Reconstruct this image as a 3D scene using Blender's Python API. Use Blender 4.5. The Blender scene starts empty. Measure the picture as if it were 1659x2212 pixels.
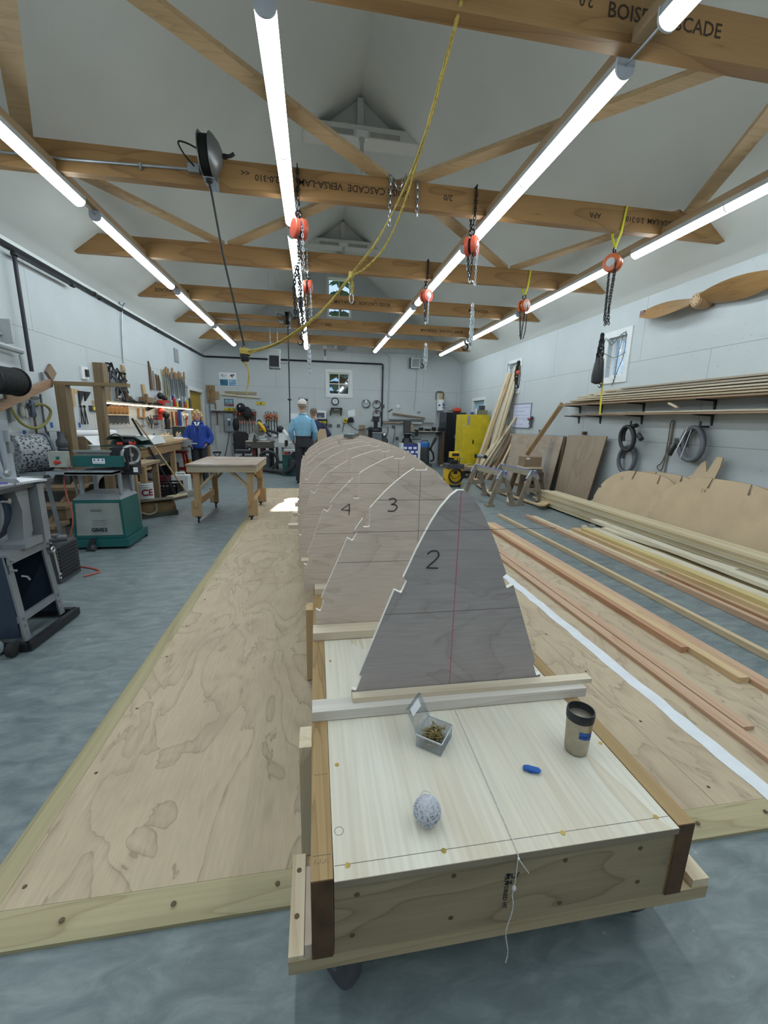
import bpy, bmesh, math, random
from mathutils import Vector as V, Matrix
random.seed(7)
R = math.radians
C = bpy.context.scene.collection

# ---------------------------------------------------------------- materials
_mats = {}
def _new(name):
    m = bpy.data.materials.new(name); m.use_nodes = True
    nt = m.node_tree
    return m, nt, nt.nodes['Principled BSDF']
def _n(nt, t, **kw):
    n = nt.nodes.new(t)
    for k, v in kw.items(): setattr(n, k, v)
    return n
def _set(n, **kw):
    for k, v in kw.items(): n.inputs[k.replace('_', ' ')].default_value = v
    return n
def _coords(nt, scale=(1, 1, 1), rot=(0, 0, 0), loc=(0, 0, 0)):
    tc = _n(nt, 'ShaderNodeTexCoord'); mp = _n(nt, 'ShaderNodeMapping')
    mp.inputs['Scale'].default_value = scale; mp.inputs['Rotation'].default_value = rot; mp.inputs['Location'].default_value = loc
    nt.links.new(tc.outputs['Object'], mp.inputs['Vector']); return mp.outputs['Vector']
def _ramp(nt, fac, stops):
    r = _n(nt, 'ShaderNodeValToRGB'); e = r.color_ramp.elements
    while len(e) < len(stops): e.new(.5)
    for el, (p, c) in zip(e, stops): el.position = p; el.color = (*c, 1)
    nt.links.new(fac, r.inputs['Fac']); return r.outputs['Color']
def _noise(nt, vec, scale, detail=3, rough=.5, dist=0):
    n = _n(nt, 'ShaderNodeTexNoise'); _set(n, Scale=scale, Detail=detail, Roughness=rough, Distortion=dist)
    nt.links.new(vec, n.inputs['Vector']); return n.outputs['Fac']
def _math(nt, op, a, b=None):
    n = _n(nt, 'ShaderNodeMath', operation=op)
    for i, x in enumerate((a, b)):
        if x is None: continue
        if isinstance(x, (int, float)): n.inputs[i].default_value = x
        else: nt.links.new(x, n.inputs[i])
    return n.outputs[0]
def _mix(nt, fac, a, b, mode='MIX'):
    n = _n(nt, 'ShaderNodeMix', data_type='RGBA', blend_type=mode)
    for s, x in ((0, fac), (6, a), (7, b)):
        if isinstance(x, (int, float)): n.inputs[s].default_value = x
        elif isinstance(x, tuple): n.inputs[s].default_value = (*x, 1)
        else: nt.links.new(x, n.inputs[s])
    return n.outputs[2]
def _bump(nt, h, bs, strength=.2, dist=.01):
    b = _n(nt, 'ShaderNodeBump'); _set(b, Strength=strength, Distance=dist)
    nt.links.new(h, b.inputs['Height']); nt.links.new(b.outputs[0], bs.inputs['Normal'])
def sc(c, k): return tuple(min(1, x * k) for x in c)

def plain(name, c, rough=.5, metal=0., var=.12, vs=6., bump=0., spec=None):
    """painted metal, plastic, cloth: one colour with a little soft wear"""
    if name in _mats: return _mats[name]
    m, nt, bs = _new(name)
    _set(bs, Roughness=rough, Metallic=metal)
    if spec is not None: bs.inputs['Specular IOR Level'].default_value = spec
    f = _noise(nt, _coords(nt), vs, 4)
    nt.links.new(_ramp(nt, f, [(.3, sc(c, 1 - var)), (.7, sc(c, 1 + var))]), bs.inputs['Base Color'])
    if bump: _bump(nt, _noise(nt, _coords(nt), vs * 12, 3), bs, bump)
    _mats[name] = m; return m

def wood(name, light, dark, axis='Y', grain=9., lines=5., stretch=9., rough=.6, knots=0., line_w=.22, soft=.35, stain=None, freq=1.0, det=2, dist=.3):
    """sawn or rotary-cut wood: contour lines of a noise stretched along the grain, fine fibre, optional knots"""
    if name in _mats: return _mats[name]
    m, nt, bs = _new(name); bs.inputs['Roughness'].default_value = rough
    s = {'X': (1 / stretch, 1, 1), 'Y': (1, 1 / stretch, 1), 'Z': (1, 1, 1 / stretch)}[axis]
    v = _coords(nt, tuple(x * freq for x in s))
    fld = _noise(nt, v, grain, det, .45, dist)
    saw = _math(nt, 'FRACT', _math(nt, 'MULTIPLY', fld, lines))
    mid = tuple(a * .6 + b * .4 for a, b in zip(light, dark))
    col = _ramp(nt, saw, [(0, dark), (line_w * .45, mid), (line_w + soft, light), (.94, light), (1, mid)])
    fib = _noise(nt, _coords(nt, tuple(x * (.25 if x < 1 else 1) for x in s)), 90, 2)
    col = _mix(nt, .35, col, _ramp(nt, fib, [(.3, sc(light, .72)), (.7, sc(light, 1.1))]))
    if stain:
        sn = _noise(nt, _coords(nt, (1, 1, 1)), 2.3, 4, .6)
        col = _mix(nt, _ramp(nt, sn, [(.45, (0, 0, 0)), (.75, (.7, .7, .7))]), col, stain)
    if knots:
        vo = _n(nt, 'ShaderNodeTexVoronoi'); _set(vo, Scale=knots)
        nt.links.new(_coords(nt, {'X': (.6, 1, 1), 'Y': (1, .6, 1), 'Z': (1, 1, .6)}[axis]), vo.inputs['Vector'])
        k = _ramp(nt, vo.outputs['Distance'], [(0, (1, 1, 1)), (.07, (.6, .6, .6)), (.11, (0, 0, 0))])
        col = _mix(nt, k, col, sc(dark, .45))
    nt.links.new(col, bs.inputs['Base Color'])
    _bump(nt, fib, bs, .08, .004)
    _mats[name] = m; return m

def glass(name, tint=(1, 1, 1), mixf=.1):
    if name in _mats: return _mats[name]
    m = bpy.data.materials.new(name); m.use_nodes = True; nt = m.node_tree; nt.nodes.clear()
    o = _n(nt, 'ShaderNodeOutputMaterial'); t = _n(nt, 'ShaderNodeBsdfTransparent'); g = _n(nt, 'ShaderNodeBsdfGlossy'); x = _n(nt, 'ShaderNodeMixShader')
    t.inputs[0].default_value = (*tint, 1); g.inputs['Roughness'].default_value = .05; x.inputs[0].default_value = mixf
    nt.links.new(t.outputs[0], x.inputs[1]); nt.links.new(g.outputs[0], x.inputs[2]); nt.links.new(x.outputs[0], o.inputs[0])
    _mats[name] = m; return m
def emit(name, c, s):
    if name in _mats: return _mats[name]
    m = bpy.data.materials.new(name); m.use_nodes = True; nt = m.node_tree; nt.nodes.clear()
    o = _n(nt, 'ShaderNodeOutputMaterial'); e = _n(nt, 'ShaderNodeEmission')
    e.inputs[0].default_value = (*c, 1); e.inputs[1].default_value = s
    nt.links.new(e.outputs[0], o.inputs[0]); _mats[name] = m; return m

# ---------------------------------------------------------------- mesh builder
def frame_of(d):
    d = V(d).normalized(); u = V((0, 0, 1)) if abs(d.z) < .95 else V((1, 0, 0))
    a = u.cross(d).normalized(); return a, d.cross(a).normalized(), d
class MB:
    def __init__(s): s.bm = bmesh.new(); s.mi = 0
    def mat(s, i): s.mi = i; return s
    def _f(s, vs):
        try: f = s.bm.faces.new(vs); f.material_index = s.mi; return f
        except ValueError: return None
    def hexa(s, p):
        v = [s.bm.verts.new(q) for q in p]
        for q in ((0, 3, 2, 1), (4, 5, 6, 7), (0, 1, 5, 4), (1, 2, 6, 5), (2, 3, 7, 6), (3, 0, 4, 7)): s._f([v[i] for i in q])
        return s
    def box(s, x0, x1, y0, y1, z0, z1):
        return s.hexa([(x0, y0, z0), (x1, y0, z0), (x1, y1, z0), (x0, y1, z0), (x0, y0, z1), (x1, y0, z1), (x1, y1, z1), (x0, y1, z1)])
    def obox(s, c, size, rot=(0, 0, 0)):
        M = Matrix.Translation(c) @ __import__('mathutils').Euler(rot).to_matrix().to_4x4()
        h = [x / 2 for x in size]
        return s.hexa([M @ V((a * h[0], b * h[1], e * h[2])) for e in (-1, 1) for a, b in ((-1, -1), (1, -1), (1, 1), (-1, 1))])
    def bar(s, p0, p1, w, h, up=(0, 0, 1)):
        p0, p1 = V(p0), V(p1); d = (p1 - p0).normalized(); a = d.cross(V(up))
        if a.length < 1e-4: a = d.cross(V((1, 0, 0)))
        a.normalize(); b = a.cross(d).normalized(); a *= w / 2; b *= h / 2
        return s.hexa([p0 - a - b, p0 + a - b, p1 + a - b, p1 - a - b, p0 - a + b, p0 + a + b, p1 + a + b, p1 - a + b])
    def ring(s, c, a, b, r, n, r2=None):
        r2 = r if r2 is None else r2
        return [s.bm.verts.new(V(c) + a * (r * math.cos(t * 2 * math.pi / n)) + b * (r2 * math.sin(t * 2 * math.pi / n))) for t in range(n)]
    def _bridge(s, A, B):
        n = len(A)
        for i in range(n): s._f([A[i], A[(i + 1) % n], B[(i + 1) % n], B[i]])
    def lathe(s, c, axis, prof, n=20, cap=True):
        a, b, d = frame_of(axis); c = V(c); rings = []
        for r, h in prof: rings.append(s.ring(c + d * h, a, b, max(r, 1e-4), n))
        for A, B in zip(rings, rings[1:]): s._bridge(A, B)
        if cap: s._f(rings[0][::-1]); s._f(rings[-1])
        return s
    def cyl(s, p0, p1, r, r2=None, n=14):
        p0, p1 = V(p0), V(p1); L = (p1 - p0).length
        return s.lathe(p0, p1 - p0, [(r, 0), (r if r2 is None else r2, L)], n)
    def tube(s, pts, r, n=8, closed=False, flat=None):
        pts = [V(p) for p in pts]; N = len(pts); rings = []; pa = None
        for i, p in enumerate(pts):
            if closed: d = pts[(i + 1) % N] - pts[i - 1]
            else: d = pts[min(i + 1, N - 1)] - pts[max(i - 1, 0)]
            if d.length < 1e-7: d = V((0, 0, 1))
            d.normalize()
            if pa is None: a, b, _ = frame_of(d)
            else:
                a = pa - d * pa.dot(d)
                a = a.normalized() if a.length > 1e-5 else frame_of(d)[0]
                b = d.cross(a)
            pa = a; rr = r[i] if isinstance(r, (list, tuple)) else r
            rings.append(s.ring(p, a, b, rr, n, None if flat is None else rr * flat))
        for A, B in zip(rings, rings[1:]): s._bridge(A, B)
        if closed: s._bridge(rings[-1], rings[0])
        else: s._f(rings[0][::-1]); s._f(rings[-1])
        return s
    def sphere(s, c, r, n=14, k=(1, 1, 1)):
        M = Matrix.Translation(c) @ Matrix.Diagonal((r * k[0], r * k[1], r * k[2], 1))
        g = bmesh.ops.create_uvsphere(s.bm, u_segments=n, v_segments=max(6, n // 2 + 2), radius=1, matrix=M)
        for v in g['verts']:
            for f in v.link_faces: f.material_index = s.mi
        return s
    def torus(s, c, axis, Rr, r, n=28, k=8, arc=(0, 2 * math.pi)):
        a, b, d = frame_of(axis); full = arc[1] - arc[0] > 6.28
        ts = [arc[0] + (arc[1] - arc[0]) * i / (n if full else n - 1) for i in range(n)]
        return s.tube([V(c) + a * (Rr * math.cos(t)) + b * (Rr * math.sin(t)) for t in ts], r, k, closed=full)
    def prism(s, pts, o, U, W, depth):
        """closed outline pts in the plane (o; U, W), pushed out by depth along U x W"""
        o, U, W = V(o), V(U), V(W); N = U.cross(W).normalized() * depth
        A = [s.bm.verts.new(o + U * p[0] + W * p[1]) for p in pts]; B = [s.bm.verts.new(v.co + N) for v in A]
        s._f(A[::-1]); s._f(B); s._bridge(A, B); return s
    def plate(s, x0, x1, y0, y1, z): return s.quad([(x0, y0, z), (x1, y0, z), (x1, y1, z), (x0, y1, z)])
    def quad(s, p): s._f([s.bm.verts.new(q) for q in p]); return s
    def text(s, t, size, o, U, W, bold=0.):
        cu = bpy.data.curves.new('tmp', 'FONT'); cu.body = t; cu.size = size; cu.offset = bold; cu.align_x = 'CENTER'; cu.align_y = 'CENTER'; cu.resolution_u = 2
        ob = bpy.data.objects.new('tmp', cu); C.objects.link(ob)
        me = bpy.data.meshes.new_from_object(ob.evaluated_get(bpy.context.evaluated_depsgraph_get()))
        o, U, W = V(o), V(U).normalized(), V(W).normalized(); n0 = len(s.bm.verts); f0 = len(s.bm.faces)
        s.bm.from_mesh(me); s.bm.verts.ensure_lookup_table(); s.bm.faces.ensure_lookup_table()
        for v in s.bm.verts[n0:]: v.co = o + U * v.co.x + W * v.co.y
        for f in s.bm.faces[f0:]: f.material_index = s.mi
        bpy.data.objects.remove(ob); bpy.data.curves.remove(cu); bpy.data.meshes.remove(me); return s
    def mirror_x(s, cx):
        g = bmesh.ops.duplicate(s.bm, geom=s.bm.verts[:] + s.bm.edges[:] + s.bm.faces[:])
        for e in g['geom']:
            if isinstance(e, bmesh.types.BMVert): e.co.x = 2 * cx - e.co.x
        return s
    def move(s, M):
        for v in s.bm.verts: v.co = M @ v.co
        return s
    def bevel(s, w, seg=1, ang=40):
        es = [e for e in s.bm.edges if len(e.link_faces) == 2 and e.calc_face_angle(0) > R(ang)]
        if es: bmesh.ops.bevel(s.bm, geom=es, offset=w, segments=seg, affect='EDGES', clamp_overlap=True)
        return s
    def mesh(s, name, mats, off=(0, 0, 0), smooth=True, ang=38):
        off = V(off)
        for v in s.bm.verts: v.co -= off
        bmesh.ops.recalc_face_normals(s.bm, faces=s.bm.faces[:])
        me = bpy.data.meshes.new(name); s.bm.to_mesh(me); s.bm.free()
        for m in (mats if isinstance(mats, (list, tuple)) else [mats]): me.materials.append(m)
        if smooth and len(me.polygons):
            me.shade_smooth(); me.set_sharp_from_angle(angle=R(ang))
        return me

# ---------------------------------------------------------------- scene objects
def tag(o, label, cat, group=None, kind='thing'):
    o['label'] = label; o['category'] = cat; o['kind'] = kind
    if group: o['group'] = group
    return o
def T(name, label, cat, loc=(0, 0, 0), group=None, rz=0.):
    o = bpy.data.objects.new(name, None); o.empty_display_size = .05; C.objects.link(o)
    o.location = loc; o.rotation_euler = (0, 0, rz); return tag(o, label, cat, group)
def _wl(p):
    x = V((0, 0, 0))
    while p is not None: x += p.location; p = p.parent
    return x
def P(par, name, mb, mats, label=None, smooth=True, kind=None):
    """a part of par; mb holds world coordinates (par not rotated yet)"""
    me = mb.mesh(name, mats, _wl(par), smooth)
    o = bpy.data.objects.new(name, me); C.objects.link(o); o.parent = par
    if label: o['label'] = label
    if kind: o['kind'] = kind
    return o
def O(name, mb, mats, label, cat, group=None, kind='thing', smooth=True, at=None):
    """a thing that is one mesh; its origin sits at the middle of its base"""
    vs = [v.co for v in mb.bm.verts]
    lo = [min(v[i] for v in vs) for i in range(3)]; hi = [max(v[i] for v in vs) for i in range(3)]
    c = V(at) if at else V(((lo[0] + hi[0]) / 2, (lo[1] + hi[1]) / 2, lo[2]))
    me = mb.mesh(name, mats, c, smooth); o = bpy.data.objects.new(name, me); C.objects.link(o); o.location = c
    return tag(o, label, cat, group, kind)
def S(name, mb, mats, smooth=False, par=None):
    me = mb.mesh(name, mats, (0, 0, 0), smooth); o = bpy.data.objects.new(name, me); C.objects.link(o)
    if par: o.parent = par
    else: o['kind'] = 'structure'
    return o
def dup(root, loc, label, rz=None, group=None):
    def cp(o, par):
        c = o.copy(); C.objects.link(c); c.parent = par
        for ch in kids.get(o.name, ()): cp(ch, c)
        return c
    kids = {}
    for o in C.objects:
        if o.parent: kids.setdefault(o.parent.name, []).append(o)
    r = cp(root, None); r.location = loc
    if rz is not None: r.rotation_euler = (0, 0, rz)
    r['label'] = label
    if group: r['group'] = group
    return r
def arc(c, a, b, r, t0, t1, n=12, r2=None):
    c, a, b = V(c), V(a), V(b); r2 = r if r2 is None else r2
    return [c + a * (r * math.cos(R(t0 + (t1 - t0) * i / n))) + b * (r2 * math.sin(R(t0 + (t1 - t0) * i / n))) for i in range(n + 1)]
def spline(pts, k=6):
    """Catmull-Rom through pts"""
    p = [V(x) for x in pts]; p = [p[0] * 2 - p[1]] + p + [p[-1] * 2 - p[-2]]; out = []
    for i in range(1, len(p) - 2):
        for j in range(k):
            t = j / k; a, b, c, d = p[i - 1:i + 3]
            out.append(.5 * ((2 * b) + (c - a) * t + (2 * a - 5 * b + 4 * c - d) * t * t + (3 * b - a - 3 * c + d) * t ** 3))
    return out + [p[-2]]
X_, Y_, Z_ = V((1, 0, 0)), V((0, 1, 0)), V((0, 0, 1))

# palette ------------------------------------------------------------------
XL, XR, YB, YF, ZW, MX, PITCH = -3.41, 5.0, 14.4, -4.2, 3.37, .795, .755
ZR = ZW + PITCH * (MX - XL)
pine = wood('pine', (.62, .45, .26), (.42, .25, .11), 'Y', 7, 5, 12, knots=2.2)
pine_x = wood('pine_x', (.62, .45, .26), (.42, .25, .11), 'X', 7, 5, 12, knots=2.2)
pine_z = wood('pine_z', (.56, .40, .22), (.36, .21, .09), 'Z', 7, 5, 12, knots=2.2)
pale = wood('pale_pine', (.66, .55, .39), (.52, .39, .23), 'Y', 8, 5, 14, knots=1.6)
pale_x = wood('pale_pine_x', (.66, .57, .44), (.52, .40, .26), 'X', 8, 5, 14, knots=2.4)
pale_z = wood('pale_pine_z', (.64, .54, .38), (.50, .38, .22), 'Z', 8, 5, 14, knots=1.6)
cedar = wood('cedar', (.55, .36, .24), (.42, .23, .13), 'Y', 9, 6, 16)
old_z = wood('weathered_post', (.22, .155, .085), (.13, .085, .04), 'Z', 9, 5, 12, knots=1.4)
old_x = wood('weathered_rail', (.27, .19, .10), (.15, .095, .045), 'X', 9, 5, 12, knots=1.4)
dkwood = wood('dark_wood', (.12, .07, .035), (.05, .025, .012), 'Z', 9, 5, 10)
dkwood_x = wood('dark_wood_x', (.17, .10, .05), (.08, .04, .02), 'X', 9, 5, 10)
fibre = plain('fibreboard', (.50, .38, .25), .85, var=.10, vs=3)
black = plain('black_plastic', (.012, .013, .016), .45)
blackm = plain('black_metal', (.018, .019, .022), .35, .6)
rubber = plain('black_rubber', (.012, .012, .013), .75)
steel = plain('bright_steel', (.55, .57, .60), .32, 1.)
zinc = plain('galvanised_steel', (.42, .46, .50), .45, .9, .2)
grey = plain('grey_paint', (.23, .25, .27), .5)
dgrey = plain('dark_grey_plastic', (.06, .065, .075), .5)
lgrey = plain('light_grey_paint', (.45, .47, .47), .5)
white = plain('white_plastic', (.75, .77, .78), .45, var=.04)
paper = plain('white_paper', (.80, .82, .86), .8, var=.03)
red = plain('red_paint', (.50, .035, .025), .4)
orange = plain('orange_plastic', (.62, .10, .02), .45)
yellow = plain('yellow_paint', (.66, .50, .02), .4)
dyellow = plain('tool_yellow', (.75, .44, .01), .45)
teal = plain('teal_paint', (.012, .105, .105), .4, .1)
blue = plain('blue_plastic', (.02, .06, .35), .45)
navy = plain('navy_paint', (.02, .035, .08), .35)
brass = plain('brass', (.45, .33, .10), .4, .9)
tape_blue = plain('painters_tape', (.02, .11, .42), .7)
canvas = plain('brown_canvas', (.10, .065, .03), .9, bump=.2)
# ================================================================ ROOM SHELL
def wall_paint(name, plane):
    m, nt, bs = _new(name); bs.inputs['Roughness'].default_value = .7
    tc = _n(nt, 'ShaderNodeTexCoord'); sx = _n(nt, 'ShaderNodeSeparateXYZ'); cb = _n(nt, 'ShaderNodeCombineXYZ')
    nt.links.new(tc.outputs['Object'], sx.inputs[0]); nt.links.new(sx.outputs['Y' if plane == 'yz' else 'X'], cb.inputs[0]); nt.links.new(sx.outputs['Z'], cb.inputs[1])
    br = _n(nt, 'ShaderNodeTexBrick'); _set(br, Scale=1., Mortar_Size=.004, Brick_Width=2.44, Row_Height=1.22, Mortar_Smooth=.1)
    br.inputs['Color1'].default_value = br.inputs['Color2'].default_value = (1, 1, 1, 1); br.inputs['Mortar'].default_value = (.55, .55, .55, 1)
    nt.links.new(cb.outputs[0], br.inputs['Vector'])
    v = _coords(nt); f = _noise(nt, v, 1.2, 3)
    base = _ramp(nt, f, [(.3, (.475, .515, .53)), (.7, (.525, .565, .58))])
    chips = _noise(nt, _coords(nt, (1, 1.0, 2.6) if plane == 'yz' else (1.0, 1, 2.6)), 17, 2, .6, .6)
    ch = _ramp(nt, chips, [(.26, (.72, .72, .70)), (.34, (1, 1, 1))])
    col = _mix(nt, 1., base, ch, 'MULTIPLY'); col = _mix(nt, 1., col, br.outputs['Color'], 'MULTIPLY')
    nt.links.new(col, bs.inputs['Base Color']); _bump(nt, chips, bs, .25, .004); return m
wall_yz, wall_xz = wall_paint('painted_panel_side', 'yz'), wall_paint('painted_panel_end', 'xz')
ceil_m = plain('ceiling_paint', (.60, .62, .595), .85, var=.035, vs=1.1)
trim_m = plain('window_trim_paint', (.66, .69, .70), .5, var=.03)

def concrete():
    m, nt, bs = _new('concrete_floor'); bs.inputs['Roughness'].default_value = .42
    a = _noise(nt, _coords(nt), .9, 5, .6, .4)
    col = _ramp(nt, a, [(.28, (.10, .135, .145)), (.5, (.15, .185, .195)), (.72, (.21, .245, .25))])
    b = _noise(nt, _coords(nt, (1, 2.6, 1), (0, 0, R(-12))), 5.5, 5, .65, .6)
    col = _mix(nt, .55, col, _ramp(nt, b, [(.33, (.09, .115, .13)), (.5, (.17, .205, .215)), (.66, (.27, .31, .315))]))
    c = _noise(nt, _coords(nt), 19, 2)
    col = _mix(nt, _ramp(nt, c, [(.72, (0, 0, 0)), (.78, (.6, .6, .6))]), col, (.42, .44, .44))
    nt.links.new(col, bs.inputs['Base Color']); _bump(nt, b, bs, .08, .01); return m
S('floor', MB().box(XL - .2, XR + .2, YF - .2, YB + .2, -.12, 0), concrete())

def grid_wall(mb, us, vs, holes, mk):
    for u0, u1 in zip(us, us[1:]):
        for v0, v1 in zip(vs, vs[1:]):
            cu, cv = (u0 + u1) / 2, (v0 + v1) / 2
            if not any(h[0] < cu < h[1] and h[2] < cv < h[3] for h in holes): mk(mb, u0, u1, v0, v1)
TH = .2
# right wall, two windows and a door with a glazed top half
WR1, WR2, DR = (6.43, 6.87, 2.26, 2.90), (10.05, 10.62, 2.26, 2.94), (12.15, 13.05, 0, 2.12)
mb = MB(); hs = [WR1, WR2, DR]
grid_wall(mb, sorted({YF, YB} | {x for h in hs for x in h[:2]}), sorted({0, ZW} | {x for h in hs for x in h[2:]}), hs, lambda b, u0, u1, v0, v1: b.box(XR, XR + TH, u0, u1, v0, v1))
S('wall_right', mb, wall_yz)
DL = (12.55, 13.95, 0, 2.16)
mb = MB(); grid_wall(mb, [YF, DL[0], DL[1], YB], [0, DL[3], ZW], [DL], lambda b, u0, u1, v0, v1: b.box(XL - TH, XL, u0, u1, v0, v1))
S('wall_left', mb, wall_yz)
WB, WG = (.46, 1.15, 2.26, 2.96), (.46, 1.17, 4.66, 5.78)
mb = MB(); grid_wall(mb, [XL, WB[0], WB[1], XR], [0, WB[2], WB[3], ZW], [WB], lambda b, u0, u1, v0, v1: b.box(u0, u1, YB, YB + TH, v0, v1))
zc = lambda x: ZR - PITCH * abs(x - MX)
for pts in ([(XL, ZW), (WG[0], ZW), (WG[0], zc(WG[0]))], [(WG[1], ZW), (XR, ZW), (WG[1], zc(WG[1]))], [(WG[0], ZW), (WG[1], ZW), (WG[1], WG[2]), (WG[0], WG[2])],
            [(WG[0], WG[3]), (WG[1], WG[3]), (WG[1], zc(WG[1])), (MX, ZR), (WG[0], zc(WG[0]))]):
    mb.prism(pts, (0, YB + TH, 0), X_, Z_, TH)
S('wall_back', mb, wall_xz)
mb = MB().box(XL, XR, YF - TH, YF, 0, ZW).prism([(XL, ZW), (XR, ZW), (MX, ZR)], (0, YF, 0), X_, Z_, TH)
S('wall_front', mb, wall_xz)
mb = MB()
for sgn, xe in ((-1, XL), (1, XR)):
    e = .25; mb.prism([(MX, ZR), (xe + sgn * e, ZW - PITCH * e), (xe + sgn * e, ZW - PITCH * e + .2), (MX, ZR + .2)], (0, YB + TH, 0), X_, Z_, YB - YF + 2 * TH)
S('ceiling', mb, ceil_m)
mb = MB().box(XL, XL + .012, YF, DL[0] - .1, 3.29, 3.37); S('trim_1', mb, plain('trim_paint', (.66, .69, .68), .6, var=.03))

# windows ------------------------------------------------------------------
pane_m = glass('window_glass')
def window(n, h, wall, cas, muntin=True):
    u0, u1, v0, v1 = h
    if wall == 'B': bx = lambda b, a0, a1, c0, c1, d0, d1: b.box(a0, a1, YB + d0, YB + d1, c0, c1)
    else: bx = lambda b, a0, a1, c0, c1, d0, d1: b.box(XR + d0, XR + d1, a0, a1, c0, c1)
    mb = MB(); k = cas
    bx(mb, u0 - k, u1 + k, v1, v1 + k, -.02, 0); bx(mb, u0 - k, u1 + k, v0 - k, v0, -.02, 0); bx(mb, u0 - k, u0, v0, v1, -.02, 0); bx(mb, u1, u1 + k, v0, v1, -.02, 0)
    w = S('window_%d' % n, mb, trim_m)
    mb = MB(); f = .035
    for a in ((u0, u1, v1 - f, v1), (u0, u1, v0, v0 + f), (u0, u0 + f, v0 + f, v1 - f), (u1 - f, u1, v0 + f, v1 - f)): bx(mb, *a, .07, .12)
    S('window_sash', mb, white, par=w)
    if muntin:
        mb = MB(); cu, cv = (u0 + u1) / 2, (v0 + v1) / 2
        bx(mb, cu - .011, cu + .011, v0 + f, v1 - f, .075, .115); bx(mb, u0 + f, u1 - f, cv - .011, cv + .011, .08, .11)
        S('muntin', mb, white, par=w)
    mb = MB(); bx(mb, u0 + f, u1 - f, v0 + f, v1 - f, .092, .097); S('pane', mb, pane_m, par=w)
window(1, WG, 'B', .055); window(2, WB, 'B', .10); window(3, WR1, 'R', .105); window(4, WR2, 'R', .08)

# doors --------------------------------------------------------------------
y0, y1, _, z1 = DR
mb = MB().box(XR - .02, XR, y0 - .09, y0, 0, z1 + .09).box(XR - .02, XR, y1, y1 + .09, 0, z1 + .09).box(XR - .02, XR, y0, y1, z1, z1 + .09)
d = S('door_1', mb, trim_m)
mb = MB().box(XR + .06, XR + .1, y0, y1, 0, 1.2).box(XR + .06, XR + .1, y0, y1, z1 - .14, z1).box(XR + .06, XR + .1, y0, y0 + .12, 1.2, z1 - .14).box(XR + .06, XR + .1, y1 - .12, y1, 1.2, z1 - .14)
S('door_leaf', mb, plain('door_paint', (.30, .45, .52), .5), par=d)
mb = MB().box(XR + .078, XR + .084, y0 + .12, y1 - .12, 1.2, z1 - .14); S('pane', mb, pane_m, par=d)
y0, y1, _, z1 = DL
mb = MB().box(XL, XL + .025, y0 - .1, y0, 0, z1 + .1).box(XL, XL + .025, y1, y1 + .1, 0, z1 + .1).box(XL, XL + .025, y0, y1, z1, z1 + .1)
d = S('door_2', mb, trim_m)
mb = MB().box(XL - .11, XL - .06, y0, y1, .01, z1); S('door_leaf', mb, plain('ochre_door', (.36, .23, .02), .5), par=d)
mb = MB().cyl((XL - .06, y0 + .12, 1.0), (XL - .02, y0 + .12, 1.0), .025); S('door_handle', mb, steel, par=d)

# evergreens outside, seen through the gable window --------------------------------
def evergreen(x, y, h, label):
    t = T('evergreen_tree', label, 'tree', (x, y, 0), 'evergreens outside the gable window')
    P(t, 'trunk', MB().cyl((x, y, 0), (x, y, h * .9), .3, .05), dkwood)
    mb = MB(); rnd = random.Random(int(x * 10))
    for i in range(16):
        z = h * (.18 + .8 * i / 16); r = (1 - i / 17) * h * .19 + .15; n = 11
        for k in range(n):
            a = 2 * math.pi * (k + rnd.random() * .6) / n; rr = r * rnd.uniform(.75, 1.15)
            p = V((x, y, z)); q = p + V((math.cos(a) * rr, math.sin(a) * rr, -rr * .28)); s = V((-math.sin(a), math.cos(a), 0)) * rr * .3
            m = (p + q) / 2 + V((0, 0, .12 * rr))
            mb.quad([p, m + s, q, m - s])
    P(t, 'foliage', mb, plain('spruce_needles', (.03, .085, .07), .8, var=.3, vs=3), smooth=False)
evergreen(2.6, 44, 18.5, 'taller dark green spruce outside, left of the gable window muntin')
evergreen(4.9, 47, 17.0, 'shorter dark green spruce outside, right of the gable window muntin')

# ================================================================ CEILING TIMBER
lvl = wood('laminated_beam', (.36, .20, .075), (.19, .095, .03), 'X', 3.2, 7, 6, .55, knots=.9, line_w=.3, soft=.3)
stud = wood('brace_wood', (.46, .32, .17), (.33, .21, .10), 'X', 6, 5, 10, knots=2)
ink = plain('stamp_ink', (.045, .025, .012), .8)
ORD = ['first', 'second', 'third', 'fourth', 'fifth', 'sixth']
BY = [2.62, 4.70, 6.75, 8.81, 10.87, 12.91]; BZ0, BZ1 = 3.57, 3.81
xe = lambda z: (XL + (z - ZW) / PITCH, XR - (z - ZW) / PITCH)
note = ['carrying the yellow rope tail', 'with the near cable reel on it', 'hung with the far row of chain hoists', 'crossing in front of the gable window', 'with the far cable reel on it', 'closest to the back wall']
stamps = {0: [('BOISE-CASCADE', .10, 2.0, 3.70, 1), ('2.0', .07, 1.05, 3.79, -1), ('2.0', .07, 1.50, 3.72, -1)],
          1: [('BOISE CASCADE  VERSA-LAM', .085, .42, 3.69, -1), ('2.0-310', .075, -.42, 3.69, -1), ('VERSA-LAM  2.0-310', .075, 3.75, 3.69, -1), ('APA', .075, 3.05, 3.69, -1), ('<<', .07, -.62, 3.72, -1), ('2/0', .075, 1.38, 3.70, -1)],
          3: [('BOISE CASCADE  VERSA-LAM', .085, .95, 3.69, -1), ('VERSA-LAM', .085, 3.35, 3.69, -1), ('2.0', .08, 1.95, 3.69, -1), ('BOISE CASCADE', .08, -2.55, 3.69, -1)],
          4: [('BOISE CASCADE  VERSA-LAM', .085, 3.2, 3.69, -1), ('APA', .085, .35, 3.69, -1)]}
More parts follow.
